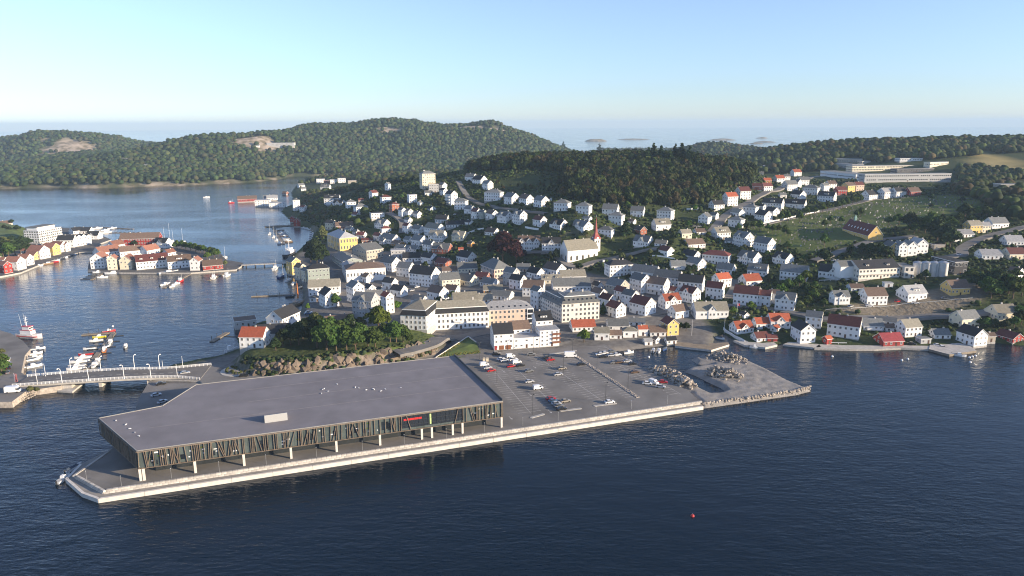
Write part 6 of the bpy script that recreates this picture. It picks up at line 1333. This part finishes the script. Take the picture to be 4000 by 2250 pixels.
# shoreline quays on the right
def rq(name, r, pts, z, side=WOOD, top=CONC): slab(name, ptr(r, pts, z), -2, z, side, top)
rq('shore_quay', 'L', [(1380,1170),(1640,1238),(1980,1190),(1900,1130),(1560,1040),(1400,1080)], 1.2); rq('shore_path', 'L', [(-60,1160),(390,1172),(700,1172),(1030,1155),(1380,1172),(1380,1130),(1000,1120),(600,1125),(0,1110)], 1.0, STONE, CONC)
rq('slipway_pier', 'J', [(760,1128),(1220,1182),(1445,1112),(1435,1085),(1120,1100),(1000,1010),(780,1010)], 1.1, STONE, mat('earth_quay', (.25, .2, .14), .95, .25, .4)); rq('boathouse_quay', 'J', [(1500,1060),(1640,1120),(1900,1150),(2050,1115),(2000,1080),(1700,1060)], 1.1, STONE, CONC); rq('small_quay', 'J', [(2120,1110),(2500,1150),(2600,1145),(2560,1090),(2200,1080)], 1.0, STONE, CONC)
for nm, r, pts, h, lab in [('white_fence','L',[(0,322),(210,318),(465,300)],1.2,'white board fence below the white house at lower right slope'),('white_wall','I',[(1870,728),(2100,680),(2290,632)],1.3,'long white wall along the cemetery road'),('white_wall','I',[(2400,612),(2576,570)],1.3,'upper end of the white cemetery wall behind small trees'),('white_wall','G',[(410,850),(540,800),(610,790)],1.4,'white garden wall left of the copper beech'),('white_wall','G',[(1130,775),(1300,800)],1.6,'white garden wall below the row of hillside houses'),('white_wall','J',[(1370,925),(1470,1000),(1640,1095)],1.5,'white curving wall in front of the red roofed shore houses'),('white_fence','J',[(1230,805),(1450,790),(1680,775)],1.0,'white fence along the road beside the flagpole'),('white_wall','I',[(475,1130),(600,1140),(755,1170)],1.0,'white wall around the maroon roofed white house'),('white_fence','L',[(140,1105),(345,1110)],1.0,'short white picket fence on the right shore'),('white_wall','I',[(905,548),(1105,545)],1.6,'white fence on the terrace under the wood'),('guard_rail','L',[(80,690),(400,672),(700,650),(1050,615),(1320,595),(1600,570),(1930,540)],.9,'grey guard rail along the top of road embankment')]:
    P = [cast(*pix(r, *q)) for q in pts]; o = thing(nm, lab, nm.split('_')[1] if nm != 'guard_rail' else 'guard rail', (0, 0, 0)); mt = METAL if nm == 'guard_rail' else TRIM
    for a, b in zip(P[:-1], P[1:]):
        L = np.linalg.norm(b-a); n = max(1, int(L/3.2))
        for k in range(n):
            u = a+(b-a)*k/n; v = a+(b-a)*(k+1)/n; u = np.array([u[0], u[1], hgt(u[0], u[1])]); v = np.array([v[0], v[1], hgt(v[0], v[1])])
            if nm == 'white_wall': MB().bar((u[0], u[1], u[2]+h/2-.4), (v[0], v[1], v[2]+h/2-.4), .25, h+.8).obj('wall_section', mt, o)
            else:
                MB().bar((u[0], u[1], u[2]+h*.8), (v[0], v[1], v[2]+h*.8), .08, h*.35).obj('rail', mt, o); MB().box(-.07, .07, -.07, .07, -.4, h).obj('post', mt, o, loc=tuple(u))
# ------------------------------------------------------------------ trees
FT = np.array([(f[0], f[1], f[2], f[3]) for f in FOOT]); RPT = np.array(ROADPTS)
def free(x, y, pad=1.5, behind=0.0):
    d = np.hypot(FT[:, 0]-x, FT[:, 1]-y)
    if (d < FT[:, 2]+pad).any(): return False
    if behind and ((np.abs(FT[:, 0]-x) < FT[:, 2]+1) & (FT[:, 1]-y > 0) & (FT[:, 1]-y < behind)).any(): return False
    return np.min(np.hypot(RPT[:, 0]-x, RPT[:, 1]-y)) > 4.5
def plant(r, spec, col, kind, where, group, wide=1.0, z=None, name='tree', cat='tree', adj=None, boost=1.0):
    L = sorted(spec, key=lambda s: pix(r, s[0], s[1])[0]) if r else spec; k = REG[r][2]/2576
    for i, s in enumerate(L):
        px, py = pix(r, s[0], s[1]); p = unp(px, py, z) if z is not None else cast(px, py); zc = (p-CAM)@FW; h = s[2]*k*zc/FPX*1.04*boost
        c = s[3] if len(s) > 3 else col; wd = s[4] if len(s) > 4 else wide
        a = adj or dict(green='green', bright='bright green', dark='dark green', olive='olive', copper='copper leaved', pine='dark green')[c]
        lb = f'{a} {cat} {where}' if len(L) == 1 else f'{ordn(i)} tree from left {where}'
        tree((p[0], p[1], p[2]-.15), h, lb, group, c, kind, wd, name, cat)
plant('F', [(1140,1195,275),(1255,1198,240),(1010,1195,265),(890,1182,330),(770,1155,300,'dark'),(540,1120,250,'dark'),(440,1120,220,'dark'),(340,1140,190,'dark'),(1410,1160,190),(1500,1158,230),(1690,1085,200),(1765,1085,225),(1850,1082,190),(1545,948,275,'bright',1.15),(1180,960,190,'dark'),(1310,930,140,'olive'),(750,930,190,'olive',1.2),(620,1020,200,'olive',1.1),(1060,1060,215),(1330,1075,205,'green'),(700,1030,230,'dark'),(820,1040,250,'green'),(960,1040,230),(590,1060,210,'dark'),(470,1070,170,'dark'),(1925,1092,110),(250,1190,140,'dark'),(1120,1010,190,'dark'),(1230,1050,180),(1610,1010,150)], 'green', 'big', 'on the wooded knoll', 'trees on the knoll', 1.15, boost=1.22)
plant('F', [(1010,645,185,'green',.85)], 'green', 'big', 'in front of the white gabled house on the quay square', None)
plant('F', [(650,690,100)], 'bright', 'mid', 'young and small at the corner of the quay square', None, .75)
plant('E', [(840,965,215,'olive',.8),(760,1160,260),(680,1140,200),(830,1215,240),(690,1215,190),(770,1240,200)], 'dark', 'big', 'by the yellow harbour building', 'trees by the yellow building')
plant('G', [(850,1235,415,'copper',1.15)], 'copper', 'big', 'spreading wide left of the church', None); plant('G', [(1020,1225,250,'copper',1.15)], 'copper', 'big', 'smaller and lower at right of the big copper beech', None)
plant('G', [(1440,1215,150,'dark',.75),(1520,1195,165,'dark',.8)], 'dark', 'big', 'in front of the church gable', 'trees in front of the church')
plant('G', [(2390,890,235)], 'dark', 'fir', 'standing tall among white houses above church', None, 1.1, name='fir_tree', cat='fir tree')
plant('H', [(1870,1085,170,'bright',1.2)], 'bright', 'big', 'behind the red roofed house by car park', None); plant('H', [(2110,740,165)], 'dark', 'fir', 'dark and pointed between hotel and white gable house', None, .9, name='fir_tree', cat='fir tree')
plant('H', [(1810,190,110,'dark')], 'dark', 'mid', 'round and clipped below the church terrace', None, 1.0)
AV = [('I',1650,800,110),('I',1740,790,110),('I',1825,815,150),('I',1560,820,110),('I',1930,815,100),('I',1990,845,125),('I',2065,835,110),('I',2145,865,140),('I',2095,690,130),('I',2175,690,140),('I',2330,700,150),('I',2410,620,130),('I',2455,610,110),('I',2515,610,110),('I',2190,880,90),('K',235,705,120),('K',290,690,130),('K',345,675,135),('K',420,640,125),('K',470,625,110),('K',515,620,110),('K',40,740,130),('K',100,720,130),('K',60,935,110),('K',140,880,110),('K',275,885,110),('K',520,790,120),('K',465,810,110),('K',60,1170,170)]
for i, (r, x, y, h) in enumerate(sorted(AV, key=lambda a: pix(*a[:3])[0])):
    px, py = pix(r, x, y); p = cast(px, py); h = h*.3106*((p-CAM)@FW)/FPX; tree((p[0], p[1], p[2]-.1), h, f'{ordn(i)} pollard tree from left around the cemetery', 'pollard trees around the cemetery', 'green', 'mid', .85)
plant('A', [(2230,560,115),(2290,555,110),(2340,570,105),(2400,580,110),(2460,590,110),(2520,600,100),(2570,610,105),(1580,520,150,'dark'),(1650,530,130,'dark'),(1700,540,110,'dark'),(2040,625,55)], 'green', 'mid', 'on the harbour island', 'trees on the harbour island', 1.15, z=1.2)
plant('M', [(1740,1275,65,'bright'),(1800,1262,90),(1765,1235,70),(1890,1330,50,'olive'),(1830,1250,60)], 'green', 'mid', 'at the east end of harbour island', 'trees at the island end', 1.1, z=1.2)
plant('A', [(40,640,150),(110,640,170,'green'),(190,620,170),(260,600,160),(330,590,130),(60,520,120,'olive'),(150,470,90),(350,520,110),(150,240,60,'dark'),(220,330,80),(60,330,80),(20,580,170),(-60,620,180),(120,340,70),(280,540,150)], 'dark', 'mid', 'on the left harbour bank', 'trees on the left harbour bank', 1.25, z=3.5)
plant('B', [(20,600,60,'olive'),(30,700,110,'green'),(20,790,150,'green'),(310,985,70,'olive'),(375,980,50,'olive'),(-10,760,150)], 'green', 'mid', 'on the near left bank', 'bushes on the near left bank', 1.4, z=2.5, name='bush', cat='bush')
plant('K', [(1830,820,200,'dark',1.3),(1400,1000,260,'green'),(1130,965,230,'dark',1.2),(1000,900,150,'green'),(1580,1170,290,'dark'),(1480,1100,300,'dark'),(1640,1190,260,'dark'),(1250,980,180),(1330,1000,160),(1640,960,170),(1550,900,140,'dark'),(2100,790,130),(2000,780,120),(870,900,110),(1190,1010,150),(1760,870,130),(1900,880,110),(2230,780,110),(640,1270,150,'dark'),(760,1290,170,'dark'),(850,1310,150,'dark'),(540,1250,130,'dark'),(400,1260,120,'dark'),(60,1380,190,'dark'),(1380,1340,110)], 'green', 'mid', 'on the slope around the chapel', 'trees around the chapel', 1.2)
plant('L', [(2050+55*k, 420+((k*37) % 5)*28, 190+((k*53) % 4)*30, ('dark','green','green','dark','bright')[k % 5]) for k in range(10)]+[(1900+70*k, 300+((k*31) % 4)*30, 150, ('green','dark')[k % 2]) for k in range(9)]+[(1330,300,130,'dark'),(1260,310,90,'dark'),(2010,880,110),(2090,900,130),(2200,900,120,'dark'),(2330,930,140,'dark'),(2450,900,150),(2540,860,190,'dark'),(2500,760,150),(330,1010,70),(60,640,110),(230,660,40)], 'green', 'mid', 'on the lower right slope', 'trees on the lower right slope', 1.15)
plant('J', [(1950+75*k, 330+((k*29) % 6)*42, 120+((k*17) % 4)*18, ('dark','green','bright','green')[k % 4]) for k in range(9)]+[(2330,690,130,'olive'),(2430,640,150),(2500,560,150),(2400,480,150,'dark'),(2520,450,140),(900,940,110,'dark'),(830,920,90,'green'),(1000,200,100,'dark'),(930,210,90,'dark'),(1200,220,70,'olive'),(700,340,60,'green'),(1900,960,70,'dark')], 'green', 'mid', 'on the green slope above the shore', 'trees above the right shore', 1.15)
# garden trees in between the hillside houses
DIST = [('E', (560,230), (2500,1000), 28, 'on the left hillside'), ('G', (150,250), (2500,1080), 30, 'on the hillside left of church'), ('I', (50,560), (2500,1400), 34, 'on the hillside right of church'), ('J', (50,60), (2500,860), 12, 'in the lower right streets'), ('F', (1000,40), (2500,700), 6, 'in back yards of the old town'), ('K', (1300,300), (2560,700), 12, 'in the meadow below the school')]
NT = 0; g = random.Random(21)
for r, (xa, ya), (xb, yb), n, wh in DIST:
    c = 0; tries = 0; GT = []
    while c < n and tries < n*14:
        tries += 1; p = cast(*pix(r, g.uniform(xa, xb), g.uniform(ya, yb)))
        if p[2] < 2 or not free(p[0], p[1], 1.6, 9): continue
        if in_poly(np.array(p[0]), np.array(p[1]), LAWN) and r != 'K': continue
        cl = g.choice(['green', 'green', 'dark', 'dark', 'olive', 'bright']); h = g.uniform(3.2, 6.8)
        GT.append((proj(p)[0], p, h, cl)); c += 1
    for i, (_, p, h, cl) in enumerate(sorted(GT, key=lambda q: q[0])): tree((p[0], p[1], p[2]-.2), h, f'{ordn(i)} leafy garden tree from left {wh}', f'garden trees {wh}', cl, 'mid', g.uniform(1.0, 1.35))
# ------------------------------------------------------------------ the wood on the hill
WOODP = [tuple(cast(*pix(r, x, y))[:2]) for r, x, y in [('E',1500,215),('E',1950,120),('G',200,60),('G',430,55),('G',700,130),('G',800,330),('G',1480,385),('G',1750,440),('G',2050,470),('G',2450,500),('I',150,500),('I',520,500),('I',800,520),('I',880,500),('I',1150,470),('I',1240,400),('I',1330,300),('I',1560,250),('I',1740,200),('I',1740,60)]]+[(330,1000),(300,1120),(-60,1130),(-240,1120),(-260,1000)]
pts_ = []; sp = 5.4
xs = np.arange(-270, 380, sp); ys = np.arange(560, 1130, sp); PX, PY = np.meshgrid(xs, ys); PX = (PX+rng.uniform(-.5, .5, PX.shape)*sp).ravel(); PY = (PY+rng.uniform(-.5, .5, PY.shape)*sp).ravel()
ok = in_poly(PX, PY, WOODP); PX, PY = PX[ok], PY[ok]; PZ = hgt(PX, PY)
qx = np.array([proj((a, b, c)) for a, b, c in zip(PX, PY, PZ)])
# open scrubby slope on the left face of the hill: keep only few trees there
gx = (qx[:, 0]-1700)*3.22; gy = (qx[:, 1]-650)*3.22
scrub = (gx > 620) & (gx < 1650) & (gy > 40+np.abs(gx-1100)*.06) & (gy < 400)
dens = np.where(scrub, .10+.35*np.clip((gx-1350)/300, 0, 1), 1.0); vis_ = np.ones(len(PX), bool)
for f in np.linspace(.6, .985, 30): vis_ &= ~(hgt(PX*f, PY*f) > CAM_H+(PZ+13-CAM_H)*f+2)
okf = np.array([free(a, b, 3.0) for a, b in zip(PX, PY)])
keep = (rng.random(len(PX)) < dens) & vis_ & okf; PX, PY, PZ, scrub = PX[keep], PY[keep], PZ[keep], scrub[keep]
order = np.argsort(PY); WP = np.stack([PX, PY, PZ], -1)[order]; sc_ = scrub[order]
n = len(WP); hs = np.where(sc_, rng.uniform(3, 6, n), rng.uniform(8, 14.5, n)); ws = hs*rng.uniform(.72, 1.0, n)
PALW = np.array([(.045,.062,.02),(.034,.047,.016),(.06,.068,.022),(.05,.075,.02),(.07,.055,.025),(.03,.042,.017),(.062,.085,.022)])
wood = merged('hill_wood', [leaf_quads(broad_lobes(s*7+1), 150, .105, s+90) for s in range(5)], WP-np.array([0, 0, .3]), np.stack([ws, hs], -1), tints(n, rng, PALW)); tag(wood, 'dense dark mixed wood covering the hill behind the houses', 'wood')
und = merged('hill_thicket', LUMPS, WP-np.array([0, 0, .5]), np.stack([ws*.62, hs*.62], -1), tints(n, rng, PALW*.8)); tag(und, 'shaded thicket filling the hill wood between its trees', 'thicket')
mb = MB(); TV = []
trunks = MB()
for i in range(0, n, 2): trunks.tube(tuple(WP[i]-np.array([0, 0, .5])), (WP[i, 0], WP[i, 1], WP[i, 2]+hs[i]*.6), .22, .12, 4)
tag(trunks.obj('hill_wood_trunks', mat('pine_bark', (.2, .12, .08), .95, .3, 2)), 'thin brown trunks of the hill wood', 'tree trunks', kind='stuff')
# tall spruces on the ridge
SPR = [(2552,556,640),(2530,572,650),(2580,566,650),(2635,560,650),(2660,556,655),(2690,568,660),(2615,578,655),(2340,560,625),(2375,578,630),(2200,552,600),(2720,588,665),(2500,590,650)]
for i, (px, yt, yb) in enumerate(sorted(SPR)):
    p = cast(px, yb); top = unpd(px, yt, p[1]); h = max(9, top[2]-p[2]); tree((p[0], p[1], p[2]-.5), h, f'{ordn(i)} from left of the tall dark spruces on the ridge', 'spruces on the ridge', 'dark', 'fir', 1.05, 'spruce_tree', 'spruce')
# ------------------------------------------------------------------ woods on the land behind
def wood_area(name, label, polyw, sp, smin, smax, seed, pal=PALW, thin=1.0, pad=4):
    g = np.random.default_rng(seed); P = np.array(polyw); x0, y0 = P.min(0); x1, y1 = P.max(0); X, Y = np.meshgrid(np.arange(x0, x1, sp), np.arange(y0, y1, sp))
    X = (X+g.uniform(-.5, .5, X.shape)*sp).ravel(); Y = (Y+g.uniform(-.5, .5, Y.shape)*sp).ravel(); k = in_poly(X, Y, polyw) & (g.random(len(X)) < thin) & (np.abs(X) < Y*.76+20); X, Y = X[k], Y[k]; Z = hgt(X, Y)
    v = Z > 1.5
    for f in np.linspace(.3, .985, 44): v &= ~(hgt(X*f, Y*f) > CAM_H+(Z+14-CAM_H)*f+3)
    d = np.array([np.min(np.hypot(FT[:, 0]-a, FT[:, 1]-b)-FT[:, 2]) for a, b in zip(X, Y)]) if len(X) else np.zeros(0)
    v &= d > pad; v &= ~(bilm(X, Y) > .4)
    X, Y, Z = X[v], Y[v], Z[v]; n = len(X); s = g.uniform(smin, smax, n); h = s*g.uniform(.85, 1.3, n)
    o = merged(name, LUMPS, np.stack([X, Y, Z-.6], -1), np.stack([s, h], -1), tints(n, g, pal)); return tag(o, label, 'wood')
def bilm(x, y):
    i = np.clip(np.searchsorted(XS, x)-1, 0, len(XS)-2); j = np.clip(np.searchsorted(YS, y)-1, 0, len(YS)-2); return np.maximum(mF[j, i], mG[j, i]*.9)
wood_area('ridge_wood', 'dark wood on the rounded hill behind the school', [(430,1080),(520,1060),(900,1080),(1300,1000),(1500,1200),(1300,1500),(700,1500),(450,1300)], 8, 8, 13, 3)
wood_area('coastal_forest', 'hazy forest on the low coast beyond the hill', [(-250,1150),(430,1080),(450,1300),(700,1500),(1500,1500),(2400,1900),(2400,3200),(400,3200),(330,1960),(-150,1700)], 11, 8, 13, 4)
wood_area('slope_wood', 'green trees and scrub covering the slope right of the cemetery', [tuple(cast(*pix('K', x, y))[:2]) for x, y in [(1700,230),(2000,180),(2570,150),(2570,330),(2200,360),(2570,480),(2570,880),(2300,780),(2100,640),(1750,560),(1660,450),(1850,400)]], 7, 6, 11, 5, pad=5)
wood_area('headland_wood', 'dark trees on the left headland behind the hillside houses', [tuple(cast(*pix('E', x, y))[:2]) for x, y in [(560,230),(750,200),(1300,190),(1800,140),(1950,200),(1600,250),(1300,330),(900,330),(640,420),(560,520)]]+[(-150,1450),(-380,1500)], 7, 6, 11, 6, pad=5)
wood_area('shore_scrub', 'dark scrub on the steep slope above the left shore road', [tuple(cast(*pix('E', x, y))[:2]) for x, y in [(560,420),(640,330),(860,330),(860,560),(1100,560),(1400,560),(1440,720),(1250,800),(900,700),(700,640),(600,560)]], 5.5, 4, 7.5, 7, pad=3)
# low shrubs and hedges through the gardens
xs = np.arange(-330, 560, 4.2); ys = np.arange(330, 960, 4.2); X, Y = np.meshgrid(xs, ys); X = (X+rng.uniform(-.5, .5, X.shape)*4.2).ravel(); Y = (Y+rng.uniform(-.5, .5, Y.shape)*4.2).ravel()
i_ = np.clip(np.searchsorted(XS, X)-1, 0, len(XS)-2); j_ = np.clip(np.searchsorted(YS, Y)-1, 0, len(YS)-2)
ok = (np.abs(X) < Y*.76) & (sd[j_, i_] > 5) & (mR[j_, i_] < .3) & (mG[j_, i_] < .3) & (mB[j_, i_] < .2) & (kk[j_, i_] < .2) & (fbm(X/22, Y/22, 41) > .38) & (HT[j_, i_] > 2.5); X, Y = X[ok], Y[ok]
ok = np.array([free(a, b, .4) for a, b in zip(X, Y)]); X, Y = X[ok], Y[ok]; n = len(X); s = rng.uniform(1.3, 3.6, n)
shr = merged('garden_shrubs', LUMPS, np.stack([X, Y, hgt(X, Y)-.3], -1), np.stack([s, s*rng.uniform(.6, .95, n)], -1), tints(n, rng, np.array([(.04,.064,.018),(.055,.085,.022),(.03,.045,.016),(.07,.095,.026),(.048,.056,.022)]))); tag(shr, 'low garden shrubs and hedges between the houses', 'shrubs')
# ------------------------------------------------------------------ knoll rock face, ramp bank, cemetery
ro = thing('rock_outcrop', 'rugged brown rock face below the wooded knoll', 'rock face', (0, 0, 0)); g = random.Random(17)
c7, s7 = math.cos(rad(22)), math.sin(rad(22))
for k in range(150):
    u = g.uniform(-44, 46); v = -28*(max(0, 1-abs(u/51)**2.6))**(1/2.6)-g.uniform(-4.5, 1.2); x = kx+u*c7-v*s7; y = ky+u*s7+v*c7; z = float(hgt(x, y))-1.0; s = g.uniform(2.6, 5.6)
    o = link('rock', CLIFF[g.randrange(6)], ro, (x, y, z+.2), g.uniform(0, 6), (s, s*.7, s*g.uniform(.8, 1.4))); o.rotation_euler[0] = g.uniform(-.4, .4)
g3 = np.random.default_rng(8); n = 260; u = np.where(g3.random(n) < .62, g3.uniform(-50, -8, n), g3.uniform(-10, 46, n)); v = -28*np.maximum(0, 1-np.abs(u/51)**2.6)**(1/2.6)+g3.uniform(-2, 9, n)
X = kx+u*c7-v*s7; Y = ky+u*s7+v*c7; s_ = g3.uniform(.9, 2.6, n)
tag(merged('knoll_scrub', LUMPS, np.stack([X, Y, hgt(X, Y)-.2], -1), np.stack([s_, s_*.8], -1), tints(n, g3)), 'dark scrub growing over the rock face of the knoll', 'scrub')
bank = ptr('D', [(1290,242),(1620,80),(1700,130),(1745,190),(1620,215),(1540,236)], 3.2)
A = np.array(bank); mid_ = A.mean(0)
mb = MB(); zz = [2.5, 5.4, 5.0, 2.6, 2.5, 2.5]; mb.add([(x, y, z) for (x, y), z in zip(bank, zz)]+[(x, y, 0) for x, y in bank], [(0,1,2),(0,2,3),(0,3,4),(0,4,5)]+[((i+1) % 6, i, 6+i, 6+(i+1) % 6) for i in range(6)])
tag(mb.obj('planted_bank', GRASS), 'yellow green planted bank beside the ramp road', 'grass bank', kind='structure')
g2 = np.random.default_rng(5); n = 420; w1 = g2.random(n); w2 = g2.random(n); a_, b_, c_ = np.array(bank[0]), np.array(bank[1]), np.array(bank[3]); sw = w1+w2 > 1; w1[sw] = 1-w1[sw]; w2[sw] = 1-w2[sw]
P = a_[None]+w1[:, None]*(b_-a_)[None]+w2[:, None]*(c_-a_)[None]; Zb = 2.5+w1*2.9+w2*.1
tag(merged('bank_planting', LUMPS, np.c_[P, Zb-.2], np.tile([[.8, .55]], (n, 1)), np.tile([[.15, .14, .03]], (n, 1))*g2.uniform(.7, 1.3, (n, 1))), 'low yellow green plants covering the bank by the ramp', 'plants')
rw_ = thing('ramp_wall', 'pale low wall between the ramp road and planted bank', 'wall', (0, 0, 0))
for (a, za), (b, zb) in zip([(bank[0], 2.6), (bank[1], 5.5)], [(bank[1], 5.5), (bank[2], 5.1)]):
    for k in range(8):
        p0 = np.array([*a, za])*(1-k/8)+np.array([*b, zb])*k/8; p1 = np.array([*a, za])*(1-(k+1)/8)+np.array([*b, zb])*(k+1)/8; MB().bar(tuple(p0), tuple(p1), .35, .8).obj('wall_section', CONCW, rw_)
# gravestones
g = random.Random(6); mb = MB(); Lp = np.array(LAWN); k = 0; tr = 0
while k < 620 and tr < 9000:
    tr += 1; x = g.uniform(*[Lp[:, 0].min(), Lp[:, 0].max()]); y = g.uniform(Lp[:, 1].min(), Lp[:, 1].max()); y = round(y/4.5)*4.5+g.uniform(-.3, .3)
    if not in_poly(np.array(x), np.array(y), LAWN) or np.min(np.hypot(FT[:, 0]-x, FT[:, 1]-y)-FT[:, 2]) < 3: continue
    px, py, _ = proj((x, y, 35))
    if py < 780 and g.random() < .6: continue
    z = float(hgt(x, y)); w = g.uniform(.35, .55); h = g.uniform(.8, 1.4); mb.box(x-w, x+w, y-.12, y+.12, z-.2, z+h, 0 if g.random() < .88 else 1); k += 1
tag(mb.obj('gravestones', [mat('dark_granite', (.12, .12, .12), .5, .2), STONE]), 'scattered rows of gravestones on the cemetery lawn', 'gravestones', kind='stuff')
# buildings and lighthouse far away
p = unpd(556, 560, 4030); t = thing('lighthouse', 'tiny white lighthouse on the rocky islet at the horizon', 'lighthouse', (p[0]-20, p[1], 20)); MB().lathe([(5, -4), (4, 8), (4.6, 8), (4.6, 9), (3, 9), (3, 13), (.4, 16)], 12).obj('tower', TRIM, t); MB().box(4, 16, -5, 5, -3, 6).obj('keepers_house', TRIM, t)
for r, x, y, w, lab in [('M',2160,345,9,'lone white house high on the hills across the sound'),('M',1225,515,7,'small white cabin half hidden in the far forest'),('M',1925,595,8,'white cabin above the rocky shore across the sound'),('M',1045,462,9,'grey roofed house below the bare knoll across the sound'),('M',910,660,7,'red boathouse at the water across the sound'),('M',440,645,7,'red cabin on the far left shore of the sound')]:
    p = fcast(*pix(r, x, y))
    if p is None: continue
    wl_c = 'r' if 'red' in lab else 'w'; o = house_at(p[0], p[1], p[2]+3, 0.2, w*1.3, w, 4.5, 3, wl_c, 's' if wl_c == 'w' else 'n', '', 'house', near=False); o['label'] = lab
o = house_at(*fcast(*pix('M', 2360, 335))[:2], float(fcast(*pix('M', 2360, 335))[2])+3, .1, 70, 24, 9, 2, 'g', 'l', 'f', 'warehouse', near=False); o['label'] = 'long grey industrial hall on the hills across the sound'
# ------------------------------------------------------------------ haze (last: it encloses everything)
hz = MB().box(-20600, 20600, -20600, 20600, -6, 190)
hm = D.materials.new('haze_air'); hm.use_nodes = True; t = hm.node_tree
for nd in list(t.nodes):
    if nd.type == 'BSDF_PRINCIPLED': t.nodes.remove(nd)
vp = t.nodes.new('ShaderNodeVolumePrincipled'); vp.inputs['Color'].default_value = (.58, .79, 1.0, 1); vp.inputs['Density'].default_value = HAZE; vp.inputs['Anisotropy'].default_value = 0.0
t.links.new(vp.outputs[0], t.nodes['Material Output'].inputs['Volume'])
tag(hz.obj('haze', hm), 'pale summer haze hanging over the sea and hills', 'haze', kind='stuff')
